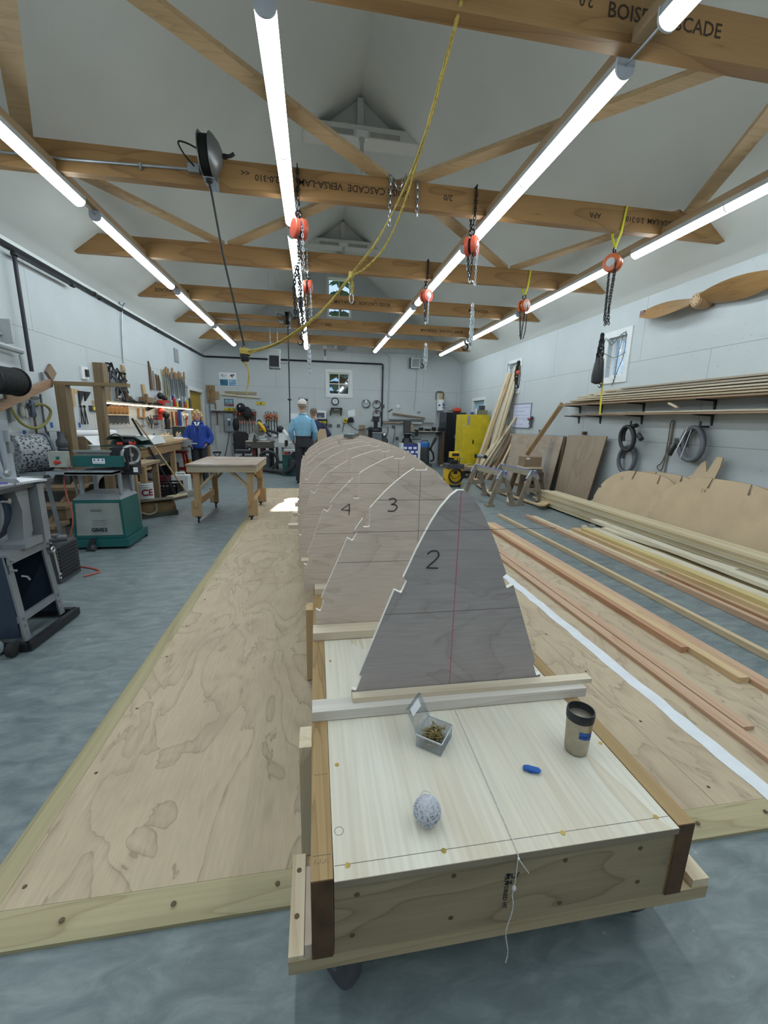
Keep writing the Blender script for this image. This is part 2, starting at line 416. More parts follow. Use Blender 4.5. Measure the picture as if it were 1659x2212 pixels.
for i, y in enumerate(BY):
    t = T('ceiling_beam', '%s laminated ceiling beam counted from the camera, %s' % (ORD[i], note[i]), 'beam', (MX, y + .045, BZ0), 'laminated ceiling beams')
    a, b = xe(BZ0), xe(BZ1)
    P(t, 'timber', MB().prism([(a[0], BZ0), (a[1], BZ0), (b[1], BZ1), (b[0], BZ1)], (0, y + .09, 0), X_, Z_, .09).bevel(.003), lvl)
    if i in stamps:
        for s, sz, x, z, k in stamps[i]: P(t, 'stamped_lettering', MB().text(s, sz, (x, y - .0015, z), X_ * k, Z_ * k, .0012), ink, smooth=False)
def brace(xa, ya, xb, yb, label):
    O('lateral_brace', MB().bar((xa, ya, BZ1 + .02), (xb, yb, BZ1 + .02), .14, .038), stud, label, 'brace', 'diagonal braces on top of the beams')
y1, y2, y3 = BY[0] + .045, BY[1] + .045, BY[2] + .045
for xa, ya, xb, yb, l in ((-2.5, y2, -1.42, y1, 'outer left end'), (.72, y2, -1.55, y1, 'middle, slanting left'), (1.0, y2, 3.05, y1, 'middle, slanting right'), (4.25, y2, 3.2, y1, 'outer right end')):
    brace(xa, ya, xb, yb, 'flat pine brace from first to second ceiling beam, ' + l)
for xa, ya, xb, yb, l in ((-1.27, y3, -2.7, y2, 'left of the hanging power cord'), (-1.12, y3, .72, y2, 'behind the second light row'), (2.95, y3, .9, y2, 'behind the chain bundle at mid beam'), (3.1, y3, 4.15, y2, 'above the yellow hoist sling')):
    brace(xa, ya, xb, yb, 'flat pine brace from second to third beam, ' + l)

# light rows ---------------------------------------------------------------
LX = [-2.29, -.225, 1.845, 3.935]; LN = ['leftmost', 'second from left', 'third from left', 'rightmost']
LY = [-2.77, -.03, 2.71, 5.45, 8.19, 10.93]
furr = wood('strip_wood', (.40, .28, .16), (.27, .17, .08), 'Y', 7, 5, 12)
tube_m = emit('fluorescent_diffuser', (.84, .95, 1.0), 21.0)
edges = [YF] + [v for y in BY for v in (y, y + .09)] + [13.75]
for r in range(4):
    for k in range(0, len(edges), 2):
        a, b = edges[k], edges[k + 1]
        w = ('before the first ceiling beam' if k == 0 else 'past the sixth ceiling beam' if k == 12 else 'between the %s and %s ceiling beams' % (ORD[k // 2 - 1], ORD[k // 2]))
        O('furring_strip', MB().box(LX[r] - .045, LX[r] + .045, a + .002, b - .002, 3.572, 3.64), furr, 'brown furring strip, %s light row, %s' % (LN[r], w), 'strip', 'furring strips holding the light rows')
def make_light():
    t = T('strip_light', '', 'light', (0, 0, 0), 'fluorescent strip lights under the beams'); L = 2.44
    P(t, 'housing', MB().prism([(-.058, 0), (.058, 0), (.05, .05), (-.05, .05)], (0, L - .012, -.05), X_, Z_, L - .024), lgrey)
    prof = [(.058 * math.cos(R(180 + 180 * i / 10)), .052 * math.sin(R(180 + 180 * i / 10))) for i in range(11)]
    mb = MB(); rows = [[mb.bm.verts.new((x, yy, z - .05)) for x, z in prof] for yy in (.012, L / 2 - .006, L / 2 + .006, L - .012)]
    for A, B in ((rows[0], rows[1]), (rows[2], rows[3])):
        for j in range(10): mb._f([A[j], A[j + 1], B[j + 1], B[j]])
    P(t, 'diffuser', mb, tube_m)
    mb = MB(); rows = [[mb.bm.verts.new((x * 1.01, yy, z * 1.01 - .05)) for x, z in prof] for yy in (L / 2 - .0065, L / 2 + .0065)]
    for j in range(10): mb._f([rows[0][j], rows[0][j + 1], rows[1][j + 1], rows[1][j]])
    P(t, 'joint_ring', mb, white)
    cap = [(-.058, 0)] + [(x * 1.02, z * 1.02 - .05) for x, z in prof] + [(.058, 0)]
    for yy in (0, L - .014): P(t, 'end_cap', MB().prism(cap, (0, yy + .014, 0), X_, Z_, .014), plain('end_cap_plastic', (.50, .54, .60), .5))
    return t
lt = make_light(); first = True
pos = ['added unseen behind the camera', 'passing overhead beside the camera', 'nearest of those past the first beam', 'second past the first beam', 'third past the first beam', 'farthest, by the back wall']  # units behind the camera are unseen, added to light the room
for r in range(4):
    for k, y in enumerate(LY):
        lab = 'lit strip light in the %s row, %s' % (LN[r], pos[k])
        if first: lt.location = (LX[r], y, 3.571); lt['label'] = lab; first = False
        else: dup(lt, (LX[r], y, 3.571), lab)
for r, k in ((2, 1), (0, 2), (0, 3), (2, 3), (3, 3), (1, 2)):
    a = LY[k] + 2.44; O('cable_whip', MB().tube([(LX[r], a - .005, 3.535), (LX[r] + .01, a + .15, 3.545), (LX[r], a + .302, 3.535)], .008, 6), zinc, 'thin grey cable joining two lights, %s row, %s' % (LN[r], ['', 'near first beam', 'past second beam', 'past third beam'][k]), 'cable', 'cable links between lights')

# ridge vent boxes -----------------------------------------------------------
for y, lab in ((7.7, 'white ridge vent box under the roof peak, nearer one'), (12.05, 'white ridge vent box under the roof peak, farther one')):
    z0, z1 = 5.84, 6.0; t = T('ridge_vent_box', lab, 'vent box', (MX, y, z0), 'vent boxes at the roof peak'); wm = plain('vent_paint', (.62, .63, .61), .8, var=.03)
    hw = lambda z: (ZR - z) / PITCH - .004
    P(t, 'collar_board', MB().prism([(MX - hw(z0), z0), (MX + hw(z0), z0), (MX + hw(z1), z1), (MX - hw(z1), z1)], (0, y + .32, 0), X_, Z_, .32), wm)
    P(t, 'gable_panel', MB().prism([(MX - hw(z1), z1 + .001), (MX + hw(z1), z1 + .001), (MX, ZR - .01)], (0, y + .32, 0), X_, Z_, .04), wm)
    P(t, 'king_post', MB().box(MX - .05, MX + .05, y + .2, y + .28, z1, ZR - .05), wm)
    for s in (-1, 1): P(t, 'grille', MB().box(MX + s * .13 if s > 0 else MX - .62, MX + .62 if s > 0 else MX - .13, y - .006, y + .004, z0 + .015, z0 + .085), plain('vent_grille', (.33, .34, .32), .8))
    mb = MB().box(MX - .09, MX + .09, y - .02, y + .06, z0 - .02, z0 + .09); P(t, 'mount_plate', mb, white)
    mb = MB().cyl((MX, y + .0, z0 - .02), (MX, y, z0 - .06), .05).cyl((MX, y, z0 - .06), (MX, y, z0 - .22), .035, .03); P(t, 'socket', mb, lgrey)
    P(t, 'drop_rod', MB().cyl((MX, y, z0 - .22), (MX, y, z0 - .5), .008, n=8), zinc)
# ================================================================ CHAIN HOISTS
chain_dk = plain('blackened_chain', (.03, .031, .034), .4, .8); chain_lt = plain('zinc_chain', (.50, .54, .58), .35, 1.)
hoist_red = plain('hoist_red', (.62, .10, .055), .4); hoist_or = plain('hoist_orange', (.50, .10, .02), .4)
sling = plain('lime_sling_webbing', (.62, .60, .03), .8)
def chain(mb, pts, pitch=.034, wire=.0042, w=.0105, n=8, k=5):
    """links threaded along a path, every other one turned a quarter"""
    pts = [V(p) for p in pts]; i = 0; pos = pts[0].copy(); j = 0; L = pitch / 2 + wire * 1.4
    seg = [(a, b) for a, b in zip(pts, pts[1:])]; tot = sum((b - a).length for a, b in seg); m = max(1, int(tot / pitch))
    for q in range(m):
        d = (q + .5) * tot / m
        for a, b in seg:
            l = (b - a).length
            if d <= l: break
            d -= l
        c = a + (b - a) * min(1, d / max(l, 1e-6)); dr = (b - a).normalized(); u, v, _ = frame_of(dr)
        s = u if q % 2 else v
        mb.tube([c + dr * (math.sin(t) * (L - w * .0)) * (1 if abs(math.sin(t)) < .99 else 1) + s * (math.cos(t) * w) for t in [2 * math.pi * (h + .5) / n for h in range(n)]], wire, k, closed=True)
    return mb
def bundle(mb, c, z0, z1, r, n, seed, pitch=.034, wire=.0042, w=.0105):
    rnd = random.Random(seed)
    for i in range(n):
        x, y = rnd.uniform(-r, r), rnd.uniform(-r, r); b = rnd.uniform(z0, z0 + (z1 - z0) * .35)
        chain(mb, [(c[0] + x * .25, c[1] + y * .25, z1), (c[0] + x, c[1] + y, (b + z1) / 2), (c[0] + x * .8, c[1] + y * .8, b)], pitch, wire, w)
    return mb
def hook(mb, p, r=.03, k=.009, d=(0, -1, 0)):
    x, y, z = p
    mb.cyl((x, y, z), (x, y, z - .03), k, n=8); mb.tube(arc((x, y, z - .03 - r), (0, 0, 1), X_, r, 0, 280, 12), [k] * 9 + [k * .8, k * .6, k * .45, k * .3], 8); return mb
def hoist(x, y, zc, r, ang, label, ztop=3.83, body=None, zb=2.25, style='chain', seed=1, loads=()):
    t = T('chain_hoist', label, 'hoist', (x, y, BZ0), 'chain hoists hanging from the ceiling beams'); body = body or hoist_red
    ca, sa = math.cos(R(ang)), math.sin(R(ang)); ax = V((ca, sa, 0)); c = V((x, y, zc))
    P(t, 'wheel_case', MB().lathe(c + ax * .012, ax, [(r * .55, 0), (r, .004), (r, .045), (r * .93, .055), (r * .5, .058), (r * .45, .05)], 26).lathe(c - ax * .012, -ax, [(r * .55, 0), (r * .92, .004), (r * .92, .04), (r * .85, .048), (r * .4, .05)], 26), body)
    P(t, 'side_plate', MB().lathe(c + ax * .068, ax, [(r * .5, 0), (r * .5, .003), (r * .45, .005)], 18), lgrey)
    P(t, 'chain_wheel', MB().lathe(c - ax * .013, ax, [(r * .8, 0), (r * .72, .013), (r * .8, .026)], 22), black)
    mb = MB(); mb.torus(c + V((0, 0, r + .035)), ax.cross(Z_), .03, .0095, 16, 6); mb.cyl(c + V((0, 0, r * .8)), c + V((0, 0, r + .012)), .014, n=10); P(t, 'top_hook', mb, blackm)
    if style == 'chain':
        mb = MB(); f, bk = y - .062, y + .062
        chain(mb, [(x, y - .03, zc + r + .06), (x, f, BZ0), (x, f, BZ1 + .012), (x, bk, BZ1 + .012), (x, bk, BZ0), (x, y + .03, zc + r + .06)], .036, .0055, .0125)
        P(t, 'beam_chain', mb, chain_dk if seed % 2 else chain_lt)
    else:
        mb = MB(); f, bk = y - .048, y + .048
        mb.tube([(x + .0, y, zc + r + .055), (x + .02, f, BZ0 - .02), (x + .05, f, BZ1), (x + .05, y, BZ1 + .012), (x + .05, bk, BZ1), (x - .02, bk, BZ0 - .02), (x, y, zc + r + .06)], .019, 8, flat=.3)
        P(t, 'lifting_sling', mb, sling)
    zb0 = zb + .5
    mb = MB(); chain(mb, [c + ax * .005 + V((0, -.06, -.05)), c + V((-.01, -.055, -.3)), (x - .01, y - .03, zb0)], .03, .0045, .011)
    P(t, 'load_chain', mb, chain_dk); P(t, 'load_chain', chain(MB(), [c + ax * -.01 + V((0, .06, -.05)), (x, y + .03, zb0 + .05)], .03, .0045, .011), chain_dk)
    mb = MB(); chain(mb, [c + ax * .04 + V((0, -r * .8, 0)), c + ax * .05 + V((.0, -r * .5, -.4)), (x + .03, y - .02, zb0)], .03, .0038, .0095)
    hm = chain_lt if style == 'chain' else chain_dk; P(t, 'hand_chain', mb, hm); P(t, 'hand_chain', chain(MB(), [c - ax * .04 + V((0, r * .8, 0)), (x + .02, y + .04, zb0)], .03, .0038, .0095), hm)
    return t, c
h1, c = hoist(-.135, 4.745, 3.30, .098, 25, 'red chain hoist beside the second light row, chains knotted in a dark clump', zb=2.45, seed=1)
P(h1, 'bundled_chain', bundle(bundle(MB(), (-.16, 4.7, 0), 2.42, 2.95, .05, 9, 4), (-.12, 4.72, 0), 2.28, 2.62, .045, 6, 5), chain_dk)
P(h1, 'load_hook', hook(MB(), (-.14, 4.72, 2.30)), blackm)
h2, c = hoist(1.675, 4.745, 3.29, .098, -35, 'red chain hoist over the third light row, long silver chain gathered below', zb=2.45, seed=3)
P(h2, 'bundled_chain', bundle(MB(), (1.72, 4.72, 0), 2.2, 2.72, .03, 8, 6), chain_lt)
P(h2, 'load_hook', hook(MB(), (1.66, 4.72, 2.34), .035, .011), blackm)
h3, c = hoist(3.37, 4.745, 3.25, .095, -150, 'orange chain hoist on a lime sling in front of the right wall window', body=hoist_or, zb=2.1, style='sling', seed=2)
P(h3, 'bundled_chain', bundle(MB(), (3.33, 4.72, 0), 1.98, 2.5, .03, 8, 8), chain_dk)
mb = MB().lathe((3.32, 4.70, 1.93), Z_, [(.02, 0), (.062, .02), (.066, .1), (.05, .24), (.02, .3)], 14); P(h3, 'chain_bag', mb, black)
P(h3, 'load_hook', hook(MB(), (3.35, 4.68, 1.96), .02, .006), blackm)
mb = MB().tube([(3.37, 4.70, 2.22), (3.385, 4.69, 2.0), (3.41, 4.69, 1.58)], .017, 4, flat=.15); P(h3, 'measuring_strip', mb, plain('yellow_strip', (.68, .60, .04), .6), 'yellow dotted strip hanging from the chain bag')
h4, c = hoist(-.08, 6.795, 3.35, .095, -5, 'red chain hoist on the third beam beside the second light row', zb=2.35, seed=4)
P(h4, 'bundled_chain', bundle(MB(), (-.075, 6.77, 0), 2.05, 2.55, .025, 8, 9), chain_lt)
h5, c = hoist(1.715, 6.795, 3.34, .095, -60, 'red chain hoist on the third beam over the third light row', zb=2.45, seed=5)
P(h5, 'bundled_chain', bundle(MB(), (1.74, 6.77, 0), 2.22, 2.65, .025, 7, 10), chain_lt)
P(h5, 'load_hook', hook(MB(), (1.69, 6.77, 2.36), .025, .008), blackm)
h6, c = hoist(3.335, 6.795, 3.30, .095, -65, 'orange chain hoist on a lime sling at the third beam, small red block below', body=hoist_or, zb=2.3, style='sling', seed=6)
P(h6, 'bundled_chain', bundle(MB(), (3.33, 6.77, 0), 1.98, 2.45, .04, 8, 11), chain_dk)
P(h6, 'load_hook', hook(MB().box(3.28, 3.31, 6.75, 6.77, 2.12, 2.2), (3.32, 6.75, 2.1), .025, .008), blackm)
P(h6, 'hook_block', MB().lathe((3.29, 6.74, 2.27), (1, -1, 0), [(.03, 0), (.034, .02), (.03, .04)], 12), hoist_red)

# loose chains at the middle of the second beam
for pts, lab in (([(.78, 4.685, 3.83), (.775, 4.685, 3.6), (.775, 4.685, 3.39)], 'zinc chain hanging at mid beam, longest of the loose chains'),
                 ([(.80, 4.685, 3.81), (.83, 4.68, 3.74), (.87, 4.68, 3.72), (.90, 4.68, 3.78), (.93, 4.69, 3.86)], 'short zinc chain looped over the beam at its middle'),
                 ([(1.05, 4.685, 3.83), (1.055, 4.685, 3.68), (1.055, 4.685, 3.5)], 'short straight chain hanging on the beam, right of the looped chain')):
    mb = MB(); chain(mb, pts, .04, .006, .014); O('loose_chain', mb, chain_lt, lab, 'chain', 'loose chains at the middle of the second beam')

# ================================================================ CABLE REELS, CORDS, ROPE
def reel(x, y, z, r, label, zc):
    t = T('cable_reel', label, 'reel', (x, y, z), 'cable reels on the ceiling beams'); gm = plain('reel_grey', (.16, .165, .16), .35, .5)
    P(t, 'flange', MB().lathe((x - .06, y, z), X_, [(r, 0), (r * 1.02, .004), (r, .008), (r * .5, .01)], 32), gm)
    P(t, 'flange', MB().lathe((x + .035, y, z), X_, [(r * .5, -.01), (r, -.004), (r * 1.02, 0), (r, .008), (r * .9, .03), (r * .6, .07), (r * .3, .09), (.03, .095)], 32), gm)
    mb = MB()
    for i in range(7): mb.torus((x - .045 + i * .0115, y, z), X_, r * (.82 + .03 * (i % 2)), .0075, 32, 6)
    P(t, 'wound_cable', mb.lathe((x - .05, y, z), X_, [(r * .8, 0), (r * .8, .08)], 24), rubber)
    mb = MB().cyl((x + .12, y, z), (x + .165, y, z), .022).tube([(x + .16, y, z), (x + .2, y, z + .01), (x + .23, y, z + .03)], .016); P(t, 'swivel', mb, blackm)
    P(t, 'bracket', MB().box(x - .03, x + .06, BYn(y) - .006, BYn(y), z - r - .07, z - r + .12).box(x - .05, x + .05, y - .03, BYn(y), z - r - .03, z - r - .022).cyl((x, BYn(y), z), (x, y, z), .02), zinc)
    P(t, 'cable_stop', MB().lathe((x, y, z - r - .065), Z_, [(.015, 0), (.03, .01), (.03, .03), (.012, .045)], 12), black)
    mb = MB().box(x - .20, x - .1, BYn(y) - .05, BYn(y) - .001, z - .11, z - .04); P(t, 'junction_box', mb.bevel(.004), zinc)
    P(t, 'feed_cable', MB().tube(spline([(x - .07, y, z + .03), (x - .17, y - .02, z + .06), (x - .24, y - .02, z + .06), (x - .2, y - .0, z - .02), (x - .13, BYn(y) - .03, z - .07)]), .007, 6), rubber)
    P(t, 'conduit', MB().tube([(x - .2, BYn(y) - .012, zc + .03), (x - 1.2, BYn(y) - .012, zc), (XL + .55, BYn(y) - .012, zc)], .011, 8).box(x - .62, x - .605, BYn(y) - .03, BYn(y), zc - .02, zc + .03), zinc)
    return t
BYn = lambda y: min(BY, key=lambda b: abs(b - y - .1))
r1 = reel(-.925, 4.57, 3.765, .165, 'large cable reel at the second beam, its black cord hanging down', 3.66)
r2 = reel(-.60, 10.76, 3.76, .15, 'smaller cable reel far back on the fifth ceiling beam', 3.68)
t = T('drop_line', 'black power cord hanging from the near reel to a taped connector', 'cord', (-.92, 4.57, 2.1))
P(t, 'cable', MB().tube(spline([(-.925, 4.57, 3.53), (-.905, 4.57, 3.42), (-.84, 4.58, 2.95), (-.775, 4.59, 2.6), (-.69, 4.6, 2.15)]), .0095, 8), rubber)
P(t, 'connector', MB().lathe((-.685, 4.6, 2.0), (-.12, 0, 1), [(.03, 0), (.042, .015), (.045, .06), (.042, .11), (.025, .14), (.012, .16)], 14), black)
P(t, 'prong', MB().box(-.70, -.694, 4.58, 4.585, 1.975, 2.0).box(-.684, -.678, 4.58, 4.585, 1.975, 2.0), steel)
rope_m = plain('yellow_rope', (.50, .38, .09), .85, var=.3, vs=60, bump=.3)
def twist(mb, pts, r, k=2, turns=14):
    pts = spline(pts, 10); n = len(pts)
    for j in range(k):
        out = []
        for i, p in enumerate(pts):
            d = (pts[min(i + 1, n - 1)] - pts[max(i - 1, 0)]); a, b, _ = frame_of(d); th = 2 * math.pi * (turns * i / n + j / k)
            out.append(p + (a * math.cos(th) + b * math.sin(th)) * r * .55)
        mb.tube(out, r * .62, 6)
    return mb
t = T('yellow_rope', 'yellow rope slung from the first beam, knotted to the hanging power cord', 'rope', (.3, 3.6, 2.0))
K = V((.30, 3.75, 2.60))
mb = MB(); twist(mb, [(.79, 2.60, 3.62), (.77, 2.75, 3.47), (.71, 3.2, 3.2), (.52, 3.55, 2.85), K], .0085, 2, 40); twist(mb, [(.79, 2.6, 3.62), (.76, 2.8, 3.45), (.70, 3.4, 3.1), (.58, 3.62, 2.82), (.42, 3.72, 2.66), K], .0085, 2, 40)
twist(mb, [K, (.06, 3.95, 2.36), (-.25, 4.2, 2.18), (-.5, 4.45, 2.115), (-.68, 4.6, 2.1)], .009, 2, 40); twist(mb, [K + V((0, 0, -.01)), (.05, 3.96, 2.345), (-.25, 4.22, 2.17), (-.5, 4.46, 2.105), (-.68, 4.6, 2.08)], .009, 2, 36)
P(t, 'strands', mb, rope_m)
mb = MB()
for i in range(4): mb.torus(K + V((-.012 + i * .008, 0, -.02 + .011 * i)), (1, .3, -.5 + .4 * i), .022, .0085, 14, 6)
P(t, 'knot', mb, rope_m)
mb = MB()
for i in range(4): mb.torus((-.683, 4.6, 2.075 + .014 * i), (.1, .05, 1), .049, .0085, 20, 6)
P(t, 'wrapping', mb, rope_m)
mb = MB(); twist(mb, [(-.70, 4.58, 2.0), (-.66, 4.57, 1.93), (-.655, 4.57, 1.84), (-.67, 4.57, 1.76)], .008, 2, 8); twist(mb, [(-.68, 4.57, 2.0), (-.655, 4.57, 1.9), (-.665, 4.57, 1.8)], .007, 2, 6)
P(t, 'rope_tail', mb.tube([(-.67, 4.57, 1.78), (-.685, 4.57, 1.72), (-.675, 4.57, 1.63)], .004, 5), rope_m)
mb = MB(); twist(mb, [K, K + V((.01, 0, -.06)), K + V((.015, 0, -.13))], .008, 2, 5); twist(mb, [K, K + V((.025, 0, -.06)), K + V((.018, 0, -.13))], .008, 2, 5); P(t, 'hanging_loop', mb, rope_m)
P(t, 'carabiner', MB().tube([K + V((.012 + .016 * math.cos(a), 0, -.165 + .038 * math.sin(a))) for a in [2 * math.pi * i / 16 for i in range(16)]], .0035, 6, closed=True), steel)
t = T('drop_cord', 'dark cord dropping from the far reel to tool height behind the workers', 'cord', (-.61, 10.76, .95))
P(t, 'cable', MB().tube([(-.60, 10.76, 3.55), (-.605, 10.78, 2.5), (-.61, 10.8, 1.7), (-.615, 10.8, 1.2)], .014, 8), rubber)
P(t, 'stop_ball', MB().lathe((-.61, 10.79, 1.88), Z_, [(.02, 0), (.05, .01), (.05, .03), (.02, .05)], 12), black)
P(t, 'socket', MB().lathe((-.615, 10.8, 1.08), Z_, [(.02, 0), (.035, .02), (.035, .1), (.016, .14)], 12), black)

# heater ---------------------------------------------------------------------
t = T('hanging_heater', 'grey infrared heater hung on two chains near the back wall', 'heater', (-1.0, 11.5, 2.68))
P(t, 'casing', MB().prism([(0, 2.70), (.05, 3.02), (.16, 3.18), (.3, 3.18), (.22, 2.68)], (-1.14, 11.4, 0), Y_, Z_, .28).bevel(.006), plain('heater_grey', (.33, .34, .33), .5))
P(t, 'front_grille', MB().hexa([(-1.12, 11.392, 2.73), (-.88, 11.392, 2.73), (-.88, 11.402, 2.73), (-1.12, 11.402, 2.73), (-1.12, 11.44, 3.0), (-.88, 11.44, 3.0), (-.88, 11.45, 3.0), (-1.12, 11.45, 3.0)]), black)
P(t, 'guard', MB().tube([(-1.15, 11.38, 3.0), (-1.15, 11.37, 2.7), (-.87, 11.37, 2.69), (-.87, 11.38, 2.99)], .008, 6, closed=True).tube([(-1.04, 11.38, 2.69), (-1.01, 11.38, 2.64), (-.98, 11.38, 2.69)], .007, 6), zinc)
mb = MB()
for x in (-1.1, -.92): chain(mb, [(x, 11.6, 3.18), (x, 11.6, 4.9)], .06, .003, .012, 6, 4)
P(t, 'hanging_chain', mb, zinc)
P(t, 'side_arm', MB().tube([(-.87, 11.5, 2.83), (-.65, 11.4, 2.82)], .012, 6).tube([(-.65, 11.4, 2.68), (-.65, 11.4, 2.95)], .012, 6), grey)

# pipes and conduits ------------------------------------------------------------
pipe_m = plain('black_iron_pipe', (.025, .028, .033), .4, .5)
t = T('air_pipe', 'black iron pipe running along the left and back walls below the ceiling', 'pipe', (XL + .04, 6, 3.28))
P(t, 'main_run', MB().tube([(XL + .045, YF + .1, 3.28), (XL + .045, YB - .12, 3.28), (XL + .08, YB - .05, 3.28), (XL + .16, YB - .045, 3.28), (2.2, YB - .045, 3.28), (2.25, YB - .045, 3.26), (2.25, YB - .045, 3.2), (2.25, YB - .045, 1.25)], .026, 8), pipe_m)
mb = MB()
for y in (2.5, 5.1, 7.7, 10.3, 12.9): mb.lathe((XL + .045, y, 3.28), Y_, [(.034, -.03), (.034, .03)], 10).box(XL, XL + .05, y + .2, y + .22, 3.25, 3.31)
mb.lathe((2.25, YB - .045, 3.14), Z_, [(.035, -.03), (.035, .05)], 10); P(t, 'coupling', mb, pipe_m)
t = T('branch_pipe', 'black pipe dropping down the left wall to the hose reel', 'pipe', (XL + .06, 5.78, 1.95))
P(t, 'drop', MB().tube([(XL + .1, 6.95, 3.20), (XL + .1, 5.82, 3.20), (XL + .1, 5.78, 3.16), (XL + .1, 5.78, 1.93)], .022, 8), pipe_m)
P(t, 'fitting', MB().sphere((XL + .1, 5.79, 3.19), .04, 10).lathe((XL + .1, 6.95, 3.2), Y_, [(.03, -.04), (.03, .03)], 10), pipe_m)
O('wall_conduit', MB().tube(spline([(XL + .03, 8.9, 3.45), (XL + .06, 8.72, 3.38), (XL + .03, 8.66, 3.2), (XL + .02, 8.6, 2.8), (XL + .02, 8.55, 2.36)]), .012, 8).box(XL, XL + .05, 8.6, 8.75, 3.36, 3.42), zinc, 'thin grey conduit coming down the left wall to the carved slat', 'conduit')
O('wall_conduit', MB().tube(spline([(.48, YB - .02, 3.62), (1.5, YB - .02, 3.60), (2.25, YB - .02, 3.62), (2.42, YB - .02, 3.56), (2.47, YB - .02, 3.4), (2.47, YB - .02, 2.4), (2.46, YB - .02, 1.35)]), .013, 8), lgrey, 'pale conduit bending down the back wall right of the black pipe', 'conduit')
O('wall_conduit', MB().tube(spline([(2.3, YB - .02, 3.63), (3.2, YB - .02, 3.66), (3.37, YB - .02, 3.62), (3.4, YB - .02, 3.5)]), .01, 8).tube(spline([(3.42, YB - .02, 3.2), (3.4, YB - .02, 2.4), (3.36, YB - .02, 1.95), (3.40, YB - .02, 1.8)]), .009, 6), lgrey, 'grey cable on the back wall above and below the square speaker', 'cable')
t = T('wall_speaker', 'square white wall speaker high on the back wall', 'speaker', (3.33, YB - .1, 3.2))
P(t, 'cabinet', MB().box(3.15, 3.48, YB - .13, YB, 3.19, 3.51), dgrey); P(t, 'frame', MB().box(3.19, 3.49, YB - .15, YB - .13, 3.19, 3.51), white); P(t, 'cloth', MB().box(3.215, 3.465, YB - .153, YB - .149, 3.215, 3.485), plain('speaker_cloth', (.30, .33, .33), .9))
t = T('junction_box', 'white electrical box high on the back wall with a short stub', 'box', (.35, YB, 3.68)); P(t, 'body', MB().box(.29, .40, YB - .08, YB, 3.66, 3.77).bevel(.01), white); P(t, 'stub', MB().tube([(.35, YB - .04, 3.66), (.35, YB - .04, 3.43)], .016), dgrey)
P(t, 'lead', MB().tube(spline([(.38, YB - .05, 3.74), (.5, YB - .05, 3.8), (.65, YB - .05, 3.78)]), .008), zinc)
t = T('wall_switch', 'small white switch box on the pipe line of the back wall', 'switch', (.35, YB, 3.33)); P(t, 'body', MB().box(.31, .39, YB - .06, YB, 3.33, 3.44).bevel(.006), white); P(t, 'toggle', MB().box(.34, .36, YB - .075, YB - .06, 3.37, 3.40), dgrey)
t = T('fire_bell', 'round grey alarm disc high on the back wall below the last beam', 'alarm', (.85, YB, 3.72)); P(t, 'dome', MB().lathe((.88, YB, 3.80), -Y_, [(.16, 0), (.17, .03), (.12, .07), (.02, .09)], 20), plain('alarm_grey', (.28, .30, .33), .4)); P(t, 'tab', MB().obox((.70, YB - .04, 3.76), (.08, .04, .1), (0, R(30), 0)), white)
# ================================================================ PLYWOOD PLATFORM
ply_floor = wood('rotary_plywood', (.52, .415, .285), (.22, .15, .09), 'Y', 3.6, 7, 2.4, .6, line_w=.13, soft=.35, stain=(.40, .30, .205), det=4, dist=.9)
trim_w = wood('treated_trim', (.42, .36, .21), (.28, .22, .11), 'Y', 8, 6, 14, .6)
trim_wx = wood('treated_trim_x', (.42, .36, .21), (.28, .22, .11), 'X', 8, 6, 14, .6)
px0, px1, py0, py1, pz = -.935, 2.42, 1.09, 8.75, .035
t = T('plywood_platform', 'low plywood working platform on the floor under the boat mould', 'platform', (.7, 5, 0))
xs = [px0, .285, 1.505, px1]; ys = [py0, 3.53, 5.97, py1]
k = 0
for a, b in zip(xs, xs[1:]):
    for c, d in zip(ys, ys[1:]): P(t, 'plywood_sheet', MB().box(a + .001, b - .001, c + .001, d - .001, .004, pz), ply_floor); k += 1
P(t, 'edge_trim', MB().prism([(-1.03, 0), (px0, 0), (px0, pz), (px0 - .055, pz), (-1.03, .012)], (0, py1 + .05, 0), X_, Z_, py1 + .05 - py0 + .09), trim_w)
P(t, 'edge_trim', MB().prism([(1.0, 0), (py0, 0), (py0, pz), (1.05, pz), (1.0, .012)], (px0 - .09, 0, 0), Y_, Z_, px1 - px0 + .18), trim_wx)
P(t, 'edge_trim', MB().prism([(px1, 0), (px1 + .09, 0), (px1 + .09, .012), (px1 + .055, pz), (px1, pz)], (0, py1 + .05, 0), X_, Z_, py1 - py0 + .05), trim_w)
mb = MB(); rnd = random.Random(3)
for x in xs:
    for y in [1.15 + .42 * i for i in range(18)]: mb.lathe((x + (.045 if x < 2 else -.045) + rnd.uniform(-.01, .01), y + rnd.uniform(-.03, .03), pz), Z_, [(.007, 0), (.006, .0015)], 8)
for x in [px0 + .2 + .3 * i for i in range(11)]: mb.lathe((x, 1.045 + rnd.uniform(-.01, .01), pz), Z_, [(.008, 0), (.007, .0015)], 8)
P(t, 'screw_heads', mb, dkwood)
mb = MB(); rnd = random.Random(11); pts = []
L = []; Rr = []
for i in range(60):
    y = 1.07 + i * .075; L.append((1.722 + rnd.uniform(-.006, .006), y)); Rr.append((1.80 + rnd.uniform(-.006, .006), y))
mb.prism(L[::-1] + Rr, (0, 0, pz + .0005), X_, Y_, .0015)
O('tape_strip', mb, plain('white_tape', (.74, .76, .80), .7, var=.06, vs=9), 'long white paper tape strip stuck along the plywood right of the cart', 'tape')

